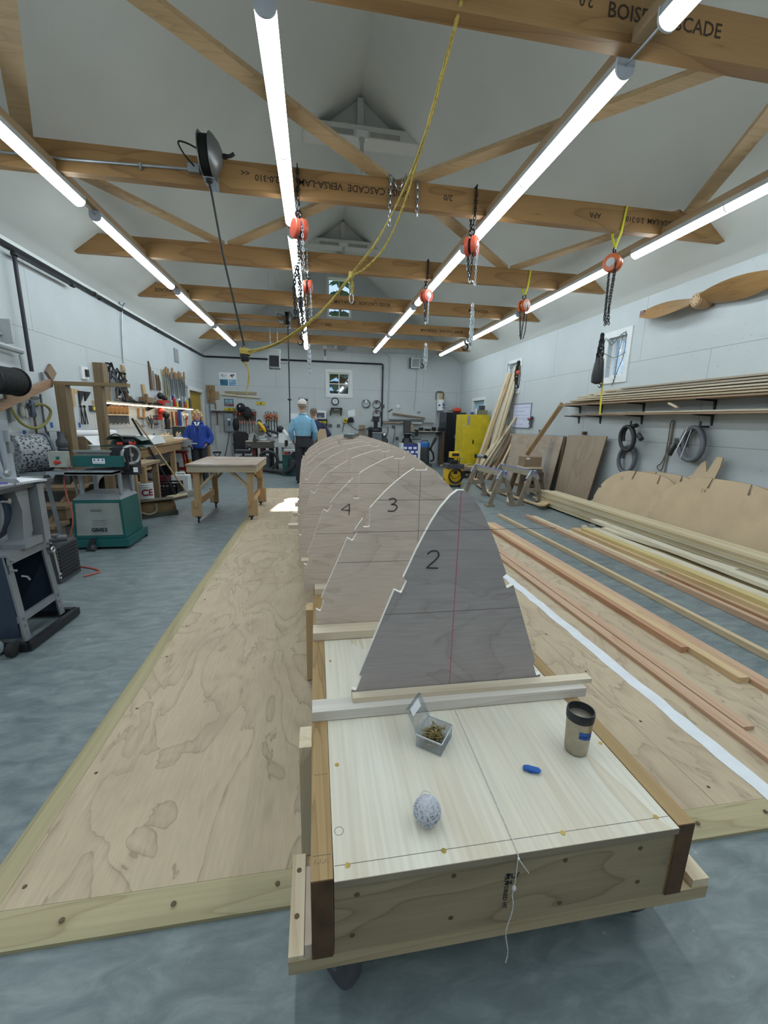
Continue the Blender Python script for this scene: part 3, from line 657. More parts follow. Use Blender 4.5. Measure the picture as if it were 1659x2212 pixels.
# ================================================================ BUILDING CART
lvl_y = wood('rail_laminate', (.36, .235, .10), (.17, .095, .035), 'Y', 16, 6, 20, .6, knots=0, line_w=.3)
endgrain = plain('dark_end_grain', (.085, .045, .02), .8, var=.3, vs=18, bump=.2)
deck_m = wood('deck_plywood', (.70, .66, .56), (.56, .46, .32), 'Y', 5, 3, 9, .55, line_w=.6, soft=.4, det=3, dist=.6)
panel_m = wood('end_panel_wood', (.33, .26, .16), (.17, .12, .065), 'X', 5, 9, 5, .6, line_w=.3)
base_m = wood('base_plank_wood', (.42, .33, .20), (.30, .21, .11), 'X', 7, 5, 14)
ct = T('building_cart', 'long wheeled timber cart carrying the row of hull moulds', 'cart', (.467, 3.6, 0))
Y0, Y1, DZ = .734, 6.55, .45
for x0 in (-.024, .908):
    P(ct, 'side_rail', MB().box(x0, x0 + .05, Y0 + .001, Y1, .22, DZ).bevel(.002), lvl_y)
    P(ct, 'rail_end', MB().box(x0 + .001, x0 + .049, Y0 - .001, Y0 + .0008, .221, DZ - .001), endgrain)
P(ct, 'deck_panel', MB().box(.028, .906, Y0 - .005, 3.16, DZ - .020, DZ - .002), deck_m); P(ct, 'deck_panel', MB().box(.028, .906, 3.162, Y1, DZ - .020, DZ - .002), deck_m)
P(ct, 'deck_edge', MB().box(.0282, .9058, Y0 - .0062, Y0 - .0052, DZ - .0195, DZ - .0025), plain('plywood_edge', (.26, .21, .15), .7))
P(ct, 'end_panel', MB().box(.028, .906, Y0 + .003, Y0 + .04, .221, DZ - .021), panel_m); P(ct, 'end_panel', MB().box(.028, .906, Y1 - .04, Y1 - .003, .221, DZ - .021), panel_m)
for y in (Y0, Y1 - .24):
    P(ct, 'base_plank', MB().box(-.0785, 1.05, y + .003, y + .24, .18, .22).bevel(.003), base_m)
    P(ct, 'end_strip', MB().box(-.0785, -.043, y + .005, y + .24, .2205, .232).bevel(.002), pale); P(ct, 'end_strip', MB().box(1.0, 1.05, y + .005, y + .24, .2205, .245).bevel(.002), pale)
P(ct, 'filler_block', MB().box(-.040, -.0245, Y0 + .004, Y0 + .18, .2205, .262), plain('pinkish_block', (.50, .40, .33), .7, vs=20))
def screws(mb, pts, n, r=.0065):
    for p in pts: mb.lathe(p, n, [(r, 0), (r, .001), (r * .5, .0012)], 10)
    return mb
P(ct, 'deck_screws', screws(MB(), [(.06, .76, DZ - .002), (.29, .76, DZ - .002), (.6, .76, DZ - .002), (.87, .765, DZ - .002), (.05, 1.05, DZ - .002), (.895, 1.02, DZ - .002), (.05, 1.6, DZ - .002)], Z_), brass)
P(ct, 'panel_screws', screws(MB(), [(.08, Y0 + .003, .39), (.31, Y0 + .003, .4), (.6, Y0 + .003, .392), (.81, Y0 + .003, .392), (.07, Y0 + .003, .27), (.31, Y0 + .003, .27), (.6, Y0 + .003, .255), (.82, Y0 + .003, .28)], -Y_), dkwood)
P(ct, 'strip_screws', screws(MB(), [(-.06, .93, .232), (-.062, .82, .232), (1.025, .95, .245), (1.03, .82, .245)], Z_), dkwood)
mb = MB().text('KILN DRIED HT', .016, (.447, Y0 + .0022, .325), -Z_, X_, .0003).text('PLY', .02, (.463, Y0 + .0022, .37), X_, Z_, .0008).text('24 1', .016, (.460, Y0 + .0022, .35), X_, Z_, .0008)
P(ct, 'grade_stamp', mb, black, smooth=False)
pm = plain('pencil', (.12, .11, .10), .8)
mb = MB().box(.03, .905, .762, .7632, DZ - .0019, DZ - .0016); mb.torus((.045, .845, DZ - .0018), Z_, .011, .0006, 18, 4)
mb.bar((-.02, .79, DZ + .0002), (.024, .79, DZ + .0002), .001, .0004).bar((-.018, 1.02, DZ + .0002), (.022, 1.02, DZ + .0002), .001, .0004)
for i in range(6): mb.bar((-.016 + .006 * i, .772, DZ + .0002), (-.012 + .006 * i, .780 - .008 * (i % 2), DZ + .0002), .0012, .0004)
P(ct, 'pencil_marks', mb, pm, smooth=False)
for y in (1.12, 2.08, 4.0): P(ct, 'upright_stake', MB().box(-.0625, -.0245, y, y + .09, .04, DZ + .008).bevel(.005, 2), pale_z if y < 1.5 else pine_z)
def caster(x, y, ang, name='caster', brake=False):
    c = P(ct, name, MB().box(x - .06, x + .06, y - .05, y + .05, .174, .18).lathe((x, y, .158), Z_, [(.03, 0), (.038, .006), (.038, .016)], 18), zinc)
    ca, sa = math.cos(R(ang)), math.sin(R(ang)); ax = V((ca, sa, 0)); fw = V((-sa, ca, 0)); w = V((x, y, .078)) + fw * .035
    mb = MB()
    for s in (-1, 1):
        o = V((x, y, .158)) + ax * s * .031
        mb.prism([(-.032, 0), (.032, 0), (.052, -.08), (.035, -.095), (.018, -.08)], o - ax * .0025, fw, Z_, .005)
    P_sub(c, 'fork', mb, zinc)
    P_sub(c, 'wheel', MB().lathe(w - ax * .024, ax, [(.06, 0), (.074, .003), (.077, .012), (.077, .036), (.074, .045), (.06, .048)], 30), plain('wheel_tread', (.055, .055, .065), .45))
    mb = MB().lathe(w - ax * .026, ax, [(.03, 0), (.03, .052)], 16)
    for i in range(6):
        a = i * math.pi / 3; d = fw * math.cos(a) + Z_ * math.sin(a); mb.bar(w - ax * .0255 + d * .02, w - ax * .0255 + d * .062, .012, .004, ax)
    P_sub(c, 'hub', mb, plain('hub_grey', (.13, .13, .15), .5))
    P_sub(c, 'axle_bolt', MB().lathe(w - ax * .045, ax, [(.011, 0), (.011, .012), (.008, .013), (.008, .09)], 6), steel)
    if brake: P_sub(c, 'brake_pedal', MB().bar(V((x, y, .15)) + ax * .045, V((x, y, .07)) + ax * .1 - fw * .03, .035, .004, fw).tube([V((x, y, .075)) + ax * .07 - fw * .01, V((x, y, .05)) + ax * .12 - fw * .035, V((x, y, .06)) + ax * .125 + fw * .02, V((x, y, .09)) + ax * .075 + fw * .02], .004, 6, closed=True), steel)
def P_sub(par, name, mb, m): return P(par, name, mb, m)
caster(.02, .86, 215); caster(.93, .845, 8, brake=True); caster(.05, 6.42, 190); caster(.93, 6.42, 170)
caster(.05, 3.6, 180); caster(.93, 3.6, 0)

# ================================================================ HULL MOULDS
CX = .477
face_m = wood('mould_face_plywood', (.62, .52, .445), (.42, .33, .265), 'X', 4.2, 6, 2.6, .55, line_w=.12, soft=.25, det=3, dist=.7)
face2 = wood('shaded_mould_face', (.37, .335, .33), (.26, .225, .22), 'X', 4.2, 6, 2.6, .5, line_w=.12, soft=.25, det=3, dist=.7)  # darker copy of the mould plywood, its shade put into the colour
edge_m = plain('birch_edge', (.80, .77, .70), .6, var=.05, vs=25)
H = {2: (1.305, [(.012, 1.23), (.035, 1.212), (.068, 1.172), (.095, 1.128), (.118, 1.083), (.147, 1.022), (.169, .969), (.187, .928), (.174, .917), (.191, .876), (.196, .874), (.217, .885), (.253, .791), (.336, .569), (.326, .565), (.345, .512), (.349, .51), (.362, .515), (.362, .451)]),
     3: (1.855, [(.025, 1.231), (.027, 1.233), (.03, 1.241), (.058, 1.223), (.087, 1.201), (.125, 1.17), (.163, 1.134), (.2, 1.094), (.233, 1.056), (.233, .972), (.238, .966), (.261, .966), (.266, .972), (.266, 1.009), (.303, .952), (.291, .94), (.311, .905), (.315, .903), (.337, .916), (.384, .801), (.46, .623), (.447, .609), (.463, .559), (.467, .557), (.485, .568), (.485, .451)]),
     4: (2.37, [(.026, 1.238), (.028, 1.24), (.031, 1.25), (.065, 1.24), (.1, 1.226), (.163, 1.193), (.2, 1.171), (.231, 1.15), (.231, 1.01), (.235, 1.005), (.26, 1.005), (.265, 1.01), (.265, 1.123), (.3, 1.09), (.345, 1.043), (.384, .997), (.398, .978), (.388, .964), (.411, .931), (.415, .929), (.435, .942), (.477, .825), (.533, .673), (.52, .664), (.536, .61), (.54, .608), (.554, .616), (.554, .451)]),
     5: (2.88, [(.025, 1.24), (.03, 1.252), (.08, 1.242), (.132, 1.228), (.18, 1.211), (.229, 1.192), (.229, 1.04), (.234, 1.035), (.255, 1.035), (.260, 1.04), (.26, 1.175), (.327, 1.135), (.36, 1.113), (.39, 1.093), (.435, 1.046), (.473, .997), (.464, .983), (.488, .951), (.492, .949), (.51, .964), (.541, .855), (.582, .714), (.573, .704), (.584, .651), (.588, .649), (.6, .655), (.6, .451)]),
     6: (3.385, [(.026, 1.242), (.031, 1.255), (.08, 1.248), (.127, 1.24), (.18, 1.229), (.225, 1.216), (.225, 1.08), (.255, 1.08), (.255, 1.206), (.319, 1.176), (.365, 1.15), (.411, 1.12), (.478, 1.064), (.53, 1.010), (.523, .995), (.545, .967), (.565, .98), (.582, .9), (.611, .745), (.602, .735), (.612, .682), (.626, .686), (.626, .451)]),
     7: (3.9, [(.024, 1.244), (.028, 1.257), (.08, 1.251), (.129, 1.244), (.18, 1.236), (.220, 1.228), (.22, 1.1), (.25, 1.1), (.25, 1.22), (.295, 1.207), (.337, 1.191), (.39, 1.166), (.443, 1.137), (.506, 1.09), (.57, 1.022), (.572, 1.005), (.59, .975), (.606, .99), (.625, .87), (.638, .76), (.629, .75), (.637, .703), (.649, .706), (.65, .451)])}
gen = lambda w, dz: [(.024, 1.245), (.028, 1.257), (.08, 1.252 + dz), (.13, 1.246 + dz), (.18, 1.240 + dz), (.216, 1.235 + dz), (.216, 1.12), (.246, 1.12), (.246, 1.229 + dz), (.3, 1.212 + dz), (.345, 1.197 + dz), (.40, 1.172 + dz), (.45, 1.144 + dz), (.51, 1.10 + dz), (w - .075, 1.06 + dz), (w - .052, 1.02), (w - .05, 1.008), (w - .035, .985), (w - .018, .997), (w, .86), (w + .008, .77), (w, .76), (w + .006, .71), (w + .016, .713), (w + .018, .451)]
for i, (w, dz) in enumerate(((.642, 0), (.655, 0), (.655, 0), (.64, -.004))): H[8 + i] = (4.41 + .51 * i, gen(w, dz))
half = {2: .505, 3: .5, 4: .492, 5: .585, 6: .60, 7: .735, 8: .72, 9: .72, 10: .71, 11: .70}
nm = {2: 'pointed shade-darkened one marked 2, nearest the camera', 3: 'marked 3, second from the camera', 4: 'marked 4, third from the camera'}
for k, (y, h) in H.items():
    lab = nm.get(k, 'unmarked, %s from the camera' % ['fourth', 'fifth', 'sixth', 'seventh', 'eighth', 'ninth', 'tenth'][k - 5])
    t = T('hull_mould', 'upright plywood hull mould on the cart, ' + lab, 'mould', (CX, y, DZ), 'hull moulds standing on the cart')
    pts = [(d, z) for d, z in h] + [(-d, z) for d, z in h[::-1]]
    mb = MB(); o = V((CX, y, 0)); th = .018
    A = [mb.bm.verts.new(o + X_ * d + Z_ * z) for d, z in pts]; B = [mb.bm.verts.new(v.co + Y_ * th) for v in A]
    mb.mi = 0; mb._f(A); mb._f(B[::-1]); mb.mi = 1; mb._bridge(A, B)
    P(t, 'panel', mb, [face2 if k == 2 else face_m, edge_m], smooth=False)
    hl = half[k]
    if k == 2:
        P(t, 'base_cleat', MB().box(CX - .50, CX + .515, 1.238, 1.303, DZ + .001, .487).bevel(.005, 2), wood('whitewashed_stud', (.62, .58, .53), (.46, .40, .34), 'X', 6, 5, 12, knots=3.0))
        P(t, 'edge_strip', MB().bar((.116, 1.285, .4965), (1.03, 1.282, .4965), .036, .018), pale_x)
        P(t, 'centre_line', MB().box(CX - .0012, CX + .0012, y - .0006, y - .0002, .47, 1.225), plain('pink_chalk', (.48, .10, .20), .8))
    else:
        P(t, 'base_cleat', MB().box(CX - hl, CX + min(hl, .55), y - .085, y - .003, DZ + .001, .488).bevel(.004, 2), pale_x)
        P(t, 'centre_line', MB().box(CX - .0008, CX + .0008, y - .0006, y - .0002, .47, 1.225), pm)
    mb = MB()
    for z in (1.092, .795):
        w = max((d for d, zz in h if zz < z), default=.1)
        lo = [(a, b) for a, b in zip(h, h[1:]) if (a[1] - z) * (b[1] - z) <= 0 and a[1] != b[1] and a[0] > .1 and not (.21 < a[0] < .27 and k != 2)]
        if lo: a, b = lo[-1]; w = a[0] + (b[0] - a[0]) * (a[1] - z) / (a[1] - b[1])
        mb.box(CX - w + .003, CX + w - .003, y - .0005, y - .0002, z, z + .0016)
    P(t, 'level_lines', mb, pm, smooth=False)
inkp = plain('marker_ink', (.01, .01, .012), .6)
def scribble(par, strokes, c, y, s, r=.0022):
    mb = MB()
    for st in strokes: mb.tube([(c[0] + a * s, y - .0012, c[1] + b * s) for a, b in st], r, 6)
    return P(par, 'handwritten_number', mb, inkp)
two = [[V((p[0], p[1], 0)).to_tuple()[:2] for p in spline([(-.32, .33, 0), (-.1, .5, 0), (.22, .48, 0), (.33, .25, 0), (.15, -.02, 0), (-.35, -.45, 0)], 5)] + [(-.1, -.47), (.32, -.5)]]
three = [[p.to_tuple()[:2] for p in spline([(-.3, .42, 0), (.05, .5, 0), (.25, .32, 0), (.08, .1, 0), (-.12, .04, 0), (.2, 0, 0), (.33, -.2, 0), (.1, -.46, 0), (-.38, -.46, 0)], 5)]]
four = [[(.32, .5), (-.4, -.03), (.02, -.06), (.4, -.1)], [(.32, .5), (.28, -.5)]]
byk = {o['label'].split('marked ')[-1][0]: o for o in C.objects if o.name.startswith('hull_mould') and 'marked ' in o['label'] and 'unmarked' not in o['label']}
scribble(byk['2'], two, (.39, .99), 1.305, .062); scribble(byk['3'], three, (.35, 1.07), 1.855, .062, .0025); scribble(byk['4'], four, (.17, .94), 2.37, .066, .0025)
t = T('stem_board', 'tan stem board standing past the last hull mould, flat topped', 'board', (CX - .37, 6.4, DZ))
P(t, 'panel', MB().prism([(-.07, DZ), (.07, DZ), (.07, 1.22), (.052, 1.31), (-.035, 1.31), (-.07, 1.25)], (CX - .375, 6.418, 0), X_, Z_, .018), fibre)
P(t, 'foot_block', MB().box(CX - .45, CX - .3, 6.42, 6.46, DZ, DZ + .06), pine_x)

# ================================================================ SMALL THINGS ON THE CART
string_m = plain('cotton_string', (.62, .59, .56), .9, vs=200, var=.2)
t = T('string_line', 'thin white string stretched down the deck and hanging off the cart front', 'string', (.465, 1.0, .2))
P(t, 'strand', MB().tube([(.478, 1.235, DZ + .001), (.472, 1.0, DZ + .0005), (.464, .732, DZ + .0005), (.463, .724, DZ - .006), (.461, .722, .37), (.457, .722, .33)] + [(.457 + .006 * math.sin(i * .9), .722, .33 - .022 * i) for i in range(1, 11)], .0014, 6), string_m)
P(t, 'knot', MB().sphere((.463, .722, .44), .0035, 8).sphere((.458, .72, .355), .006, 8, (1, .8, 1.4)), string_m)
P(t, 'short_end', MB().tube([(.463, .722, .44), (.478, .718, .418), (.490, .716, .40)], .0012, 5), string_m)
# ball of twine
t = T('twine_ball', 'ball of pale grey twine on the cart deck', 'twine', (.267, .835, DZ))
c = V((.267, .835, DZ + .036)); rnd = random.Random(5)
P(t, 'core', MB().sphere(c, .0325, 20, (1, 1, 1.08)), plain('twine_grey', (.46, .47, .52), .9, vs=120, var=.25))
mb = MB()
for i in range(46):
    n = V((rnd.gauss(0, 1), rnd.gauss(0, 1), rnd.gauss(0, .8))).normalized(); a, b, d = frame_of(n); off = rnd.uniform(-.012, .012); rr = math.sqrt(max(.0001, .0345 ** 2 - off ** 2))
    q = [c + d * off + a * (rr * math.cos(u)) + b * (rr * math.sin(u)) for u in [2 * math.pi * j / 26 for j in range(26)]]
    mb.tube([p if p.z > DZ + .0015 else V((p.x, p.y, DZ + .0015)) for p in q], .0013, 5, closed=True)
P(t, 'windings', mb, plain('twine_strand', (.52, .53, .58), .9, vs=150, var=.2))
P(t, 'loose_end', MB().tube(spline([c + V((-.02, .012, .03)), c + V((-.005, .02, .04)), c + V((.012, .016, .037))]), .0012, 5), string_m)
# travel mug
t = T('travel_mug', 'steel travel mug with black rim and blue tape at the deck edge', 'mug', (.797, 1.005, DZ))
c = (.797, 1.005, DZ)
mug_m = plain('brushed_mug', (.40, .36, .29), .33, .85, .1, 30)
P(t, 'body', MB().lathe(c, Z_, [(.030, 0), (.033, .003), (.0345, .012), (.0385, .112), (.0385, .122)], 36), mug_m)
P(t, 'rim', MB().lathe(c, Z_, [(.0385, .115), (.0405, .117), (.041, .14), (.040, .145), (.037, .145), (.0365, .13), (.0355, .112), (.002, .108)], 36, cap=False), plain('mug_rim', (.012, .014, .02), .35))
mb = MB(); a0 = 238
pts = [(a0 + 62 * i / 12) for i in range(13)]; rt = .0375
lo = [mb.bm.verts.new((c[0] + rt * math.cos(R(a)), c[1] + rt * math.sin(R(a)), DZ + .068 - .0004 * (a - a0) * .3)) for a in pts]
hi = [mb.bm.verts.new((c[0] + (rt + .001) * math.cos(R(a)), c[1] + (rt + .001) * math.sin(R(a)), DZ + .092 - .0004 * (a - a0) * .3)) for a in pts]
for i in range(12): mb._f([lo[i], lo[i + 1], hi[i + 1], hi[i]])
P(t, 'name_tape', mb, tape_blue)
mb = MB().text('cheryl', .016, (0, 0, 0), X_, Z_)
for v in mb.bm.verts:
    a = R(a0 + 31) + v.co.x / rt; v.co = V((c[0] + (rt + .0012) * math.cos(a), c[1] + (rt + .0012) * math.sin(a), DZ + .0765 + v.co.z))
P(t, 'lettering', mb, plain('tape_ink', (.005, .02, .12), .7), smooth=False)
O('tape_scrap', MB().tube([(.597, .957, DZ + .004), (.605, .95, DZ + .010), (.632, .937, DZ + .009), (.634, .935, DZ + .006)], .009, 10, flat=.75).quad([(.596, .952, DZ + .004), (.606, .938, DZ + .003), (.630, .930, DZ + .005), (.632, .94, DZ + .012)]), tape_blue, 'curled scrap of blue painter\'s tape on the deck', 'tape')
# clear screw box
t = T('screw_box', 'open clear plastic box of brass screws on the deck', 'box', (.36, 1.105, DZ), rz=0)
clear = glass('clear_plastic', (.86, .89, .93), .16)
M = Matrix.Translation((.362, 1.098, DZ)) @ Matrix.Rotation(R(-38), 4, 'Z')
sx, sy, hz = .042, .048, .042
mb = MB()
for b in ((-sx, sx, -sy, sy, .001, .003), (-sx, sx, -sy, -sy + .0018, .003, hz), (-sx, sx, sy - .0018, sy, .003, hz), (-sx, -sx + .0018, -sy, sy, .003, hz), (sx - .0018, sx, -sy, sy, .003, hz)): mb.box(*b)
P(t, 'tray', mb.move(M), clear)
mb = MB()
for b in ((-sx - .002, -sx, -sy, sy, hz, hz + .004), (sx, sx + .002, -sy, sy, hz, hz + .004), (-sx, sx, -sy - .002, -sy, hz, hz + .004), (-sx, sx, sy, sy + .002, hz, hz + .004)): mb.box(*b)
P(t, 'rim', mb.move(M), plain('rim_plastic', (.60, .63, .66), .4))
ML = M @ Matrix.Translation((-sx - .002, 0, hz + .004)) @ Matrix.Rotation(R(62), 4, 'Y')
mb = MB().box(-.08, 0, -sy, sy, 0, .002)
for b in ((-.08, 0, -sy, -sy + .002, 0, .009), (-.08, 0, sy - .002, sy, 0, .009), (-.08, -.078, -sy, sy, 0, .009)): mb.box(*b)
P(t, 'lid', mb.move(ML), clear)
P(t, 'lid_label', MB().box(-.07, -.045, -.03, .03, .0022, .0026).move(ML), paper)
def screw():
    mb = MB().lathe((0, 0, 0), X_, [(.0042, 0), (.0042, .0008), (.002, .004), (.0017, .006), (.0019, .03), (.0004, .036)], 8)
    return mb
base = O('brass_screw', screw(), plain('screw_brass', (.30, .24, .10), .4, .7), 'brass wood screw in the open clear plastic box', 'screw', 'brass screws in the clear box', at=(0, 0, 0)); base.rotation_mode = 'XYZ'
rnd = random.Random(21)
for i in range(70):
    o = base if i == 0 else base.copy()
    if i: C.objects.link(o)
    p = M @ V((rnd.uniform(-.026, .026), rnd.uniform(-.03, .03), .006 + .034 * (i / 70) + rnd.uniform(0, .003)))
    o.location = p; o.rotation_euler = (rnd.uniform(0, 6), rnd.uniform(-.4, .25) if i < 55 else rnd.uniform(-1.0, .3), rnd.uniform(0, 6.28))
    d = o.rotation_euler.to_matrix() @ V((.036, 0, 0)); q = M.inverted() @ (V(p) + d)
    if abs(q.x) > .037 or abs(q.y) > .043 or q.z < .004: o.location = V(p) - d * .5 + V((0, 0, .004)); q2 = M.inverted() @ o.location; o.location = M @ V((max(-.03, min(.03, q2.x)) * .5, max(-.034, min(.034, q2.y)) * .5, max(.008, q2.z)))
# handheld device on the moulds
t = T('laser_meter', 'handheld meter with a small lit display lying on the mould tops', 'meter', (.44, 5.0, 1.262))
M = Matrix.Translation((.43, 5.0, 1.256)) @ Matrix.Rotation(R(-12), 4, 'Z')
P(t, 'casing', MB().box(-.05, .05, -.34, .34, 0, .035).bevel(.012, 2).move(M), plain('meter_case', (.10, .11, .115), .5))
P(t, 'display', MB().box(-.032, .032, -.2, -.02, .0352, .037).move(M), plain('display_glass', (.45, .60, .78), .3)); P(t, 'keypad', MB().box(-.03, .03, .05, .22, .0352, .0365).move(M), dgrey)
# ================================================================ LUMBER ON THE FLOOR (right)
def board(name, x0, x1, y0, y1, z0, z1, m, label, grp):
    return O(name, MB().box(x0, x1, y0, y1, z0, z1).bevel(.002), m, label, 'board', grp)
cedar_d = wood('red_cedar', (.47, .26, .15), (.34, .15, .08), 'Y', 9, 6, 16)
G = 'boards laid lengthwise on the floor'
board('floor_board', 1.915, 1.985, .5, 5.1, .036, .058, cedar, 'pinkish cedar board on the plywood, left of the narrow dark gap', G)
board('floor_board', 1.995, 2.062, 1.415, 5.1, .036, .058, cedar, 'shorter pinkish cedar board on the plywood, right of the narrow dark gap', G)
board('floor_board', 2.292, 2.345, 2.07, 5.45, .036, .075, cedar_d, 'reddest cedar board at the plywood edge, ending with a notch', G)
board('floor_board', 2.348, 2.42, 1.74, 5.45, .036, .072, pine, 'yellowish board at the plywood edge, beside the reddest one', G)
board('floor_board', 2.423, 2.52, .5, 5.45, .036, .062, cedar, 'widest pale cedar board at the plywood edge by the bare concrete', G)
board('floor_batten', 2.84, 2.885, 1.2, 6.06, .001, .045, wood('light_batten', (.58, .44, .28), (.45, .31, .17), 'Y', 8, 5, 16), 'single narrow batten alone on the bare concrete', G)
board('floor_board', 3.255, 3.305, 1.0, 5.95, .001, .05, cedar, 'cedar board right of the lone batten, longest of its pair', G)
board('floor_board', 3.308, 3.37, 3.42, 5.85, .001, .055, pale, 'pale board right of the lone batten, ending square halfway', G)
board('floor_board', 3.373, 3.40, 1.0, 3.35, .001, .045, cedar_d, 'dark red strip beside the pale board that ends halfway', G)
G2 = 'rough boards in the middle stack'
st = wood('stack_board', (.56, .47, .29), (.42, .32, .17), 'Y', 7, 6, 14, knots=1.6)
board('stacked_board', 3.41, 3.55, 1.0, 5.05, .001, .04, st, 'bottom left board of the middle floor stack', G2); board('stacked_board', 3.56, 3.70, 1.0, 4.95, .001, .04, st, 'bottom right board of the middle floor stack', G2)
board('stacked_board', 3.43, 3.53, 1.0, 5.0, .041, .08, pine, 'second layer board of the middle stack, left edge', G2)
board('stacked_board', 3.47, 3.57, .9, 4.85, .081, .118, wood('yellow_board', (.60, .48, .23), (.44, .31, .12), 'Y', 7, 5, 14), 'yellowest board on top of the middle stack', G2)
board('stacked_board', 3.575, 3.70, .9, 5.0, .041, .112, wood('white_board', (.66, .60, .48), (.46, .38, .26), 'Y', 7, 5, 10, knots=3), 'whitish knotty board on the middle stack', G2)
for p0, p1, w, lab in (((3.83, 5.1, .155), (3.72, 1.2, .155), .11, 'skewed rough board resting on the middle stack, long one'), ((3.74, 4.75, .125), (3.86, 3.1, .15), .10, 'short skewed rough board laid across the middle stack')):
    O('skewed_board', MB().bar(p0, p1, w, .035), wood('white_board', (1, 1, 1), (1, 1, 1)), lab, 'board', G2)
board('stacked_board', 3.71, 3.90, 1.0, 4.9, .001, .10, st, 'thick board under the skewed rough boards', G2)
t = T('tape_measure', 'small silver tape measure lying on the middle board stack', 'tape measure', (3.65, 4.9, .113)); P(t, 'case', MB().box(3.60, 3.68, 4.86, 4.93, .113, .15).bevel(.012, 2), zinc); P(t, 'hook', MB().box(3.61, 3.63, 4.845, 4.86, .114, .118), steel)
# long plank pile along the right wall
G3 = 'thin planks piled along the right wall'
pl = [wood('pile_plank_%s' % c, a, b, 'Y', 8, 5, 16) for c, a, b in (('light', (.62, .53, .35), (.48, .38, .22)), ('tan', (.55, .45, .28), (.40, .30, .16)), ('pale', (.66, .58, .42), (.52, .43, .28)))]
rnd = random.Random(9); LV = ['bottom', 'second', 'third', 'fourth', 'fifth', 'sixth', 'seventh', 'top']
for j in range(8):
    for i in range(3):
        x0 = 4.05 + .105 * i + rnd.uniform(-.006, .006)
        board('pile_plank', x0, x0 + .1, .3 + rnd.uniform(0, .2), 7.25 + rnd.uniform(-.35, .15), .03 + .029 * j, .03 + .029 * j + .0255, pl[(i + j) % 3], 'plank in the %s layer of the long wall pile, %s' % (LV[j], ['front edge', 'middle', 'against the wall side'][i]), G3)
for y in (1.5, 3.2, 5.0, 6.7): O('pile_bearer', MB().box(4.04, 4.37, y, y + .06, .001, .029), pine_x, 'cross bearer under the long plank pile, %s' % {1.5: 'nearest', 3.2: 'second', 5.0: 'third', 6.7: 'farthest'}[y], 'bearer', 'bearers under the plank pile')
for i, (x0, y0, x1, y1, w) in enumerate(((3.55, 7.1, 4.0, 8.0, .12), (3.95, 6.6, 3.8, 8.4, .10), (3.45, 7.6, 3.75, 9.2, .09), (3.6, 8.4, 3.95, 9.9, .11), (3.78, 6.45, 4.05, 6.7, .16))):
    O('scrap_board', MB().bar((x0, y0, .012 + .021 * i), (x1, y1, .012 + .021 * i), w, .02), [pale, pine, pale, cedar, pine][i], 'offcut board by the sawhorses, ' + ['pale, under the nearer sawhorse', 'tan, crossing it lengthwise', 'pale, farther back', 'pinkish, nearest the wall panels', 'short tan, at the end of the long pile'][i], 'offcut', 'offcuts under the sawhorses')

# ================================================================ MOULDS AND PANELS LEANING ON THE RIGHT WALL
def lean(pts, xb, xt, ztop, th=.016):
    """outline in (y, z) tipped so that z=0 is at xb and z=ztop at xt"""
    k = (xt - xb) / ztop; mb = MB()
    A = [mb.bm.verts.new((xb + k * z, y, z)) for y, z in pts]; B = [mb.bm.verts.new((xb + k * z + th, y, z + .002)) for y, z in pts]
    mb._f(A); mb._f(B[::-1]); mb.mi = 1; mb._bridge(A, B); return mb
fib_e = plain('fibreboard_edge', (.30, .22, .14), .85)
def slot(pts, y, zt, w, d, lean_=0):
    return [(y + w / 2, zt), (y + w / 2 + lean_, zt - d), (y - w / 2 + lean_, zt - d), (y - w / 2, zt)]
def hullpiece(yc, hw, z1, zb=0.0, sh=0.):
    """rounded mould outline with stringer notches and two slots, seen from the room"""
    L = [(-.0, z1), (-.2, z1 - .004)]
    prof = [(.30, z1 - .012), (.42, z1 - .045), (.56, z1 - .115), (.66, z1 - .21), (.72, z1 - .30), (.69, z1 - .315), (.69, z1 - .345), (.735, z1 - .345), (.76, z1 - .5), (.745, z1 - .51), (.75, z1 - .56), (.775, z1 - .555), (.80, zb + .02), (.80, zb)]
    k = hw / .8; right = [(yc - d * k, z) for d, z in prof]; left = [(yc + d * k, z) for d, z in prof]
    s1, s2 = yc - .26 * k, yc + .16 * k
    top = [(s2 + .015, z1 - .006), (s2 + .027, z1 - .125), (s2 - .003, z1 - .125), (s2 - .015, z1 - .004), (yc - .05 * k, z1), (s1 + .015, z1 - .006), (s1 + .003, z1 - .125), (s1 - .027, z1 - .125), (s1 - .015, z1 - .01)]
    return [left[i] for i in range(len(left))][::-1] + top + right
G4 = 'spare mould panels leaning on the right wall'
def spare(yc, hw, z1, xb, xt, lab, num=None, ny=0, nz=0):
    t = T('spare_mould', lab, 'mould', (xb, yc, 0), G4)
    P(t, 'panel', lean(hullpiece(yc, hw, z1), xb, xt, z1), [fibre, fib_e], smooth=False)
    if num:
        k = (xt - xb) / z1; P(t, 'handwritten_number', MB().text(num, .075, (xb + k * nz - .002, ny, nz), -Y_, V((k, 0, 1))), plain('pencil_brown', (.20, .14, .09), .8), smooth=False)
spare(5.30, .86, .80, 4.42, 4.70, 'tan spare mould marked 15, left one against the right wall', '15', 5.69, .66)
spare(5.06, .82, .82, 4.56, 4.82, 'unmarked tan mould behind the one marked 15')
spare(4.07, .88, .86, 4.42, 4.70, 'tan spare mould marked 14, right one against the right wall', '14', 4.30, .70)
spare(3.74, .84, .82, 4.60, 4.84, 'unmarked tan mould behind the one marked 14')
t = T('spare_mould', 'tan panel with a tall pointed fin, behind the mould marked 14', 'mould', (4.6, 4.5, 0), G4)
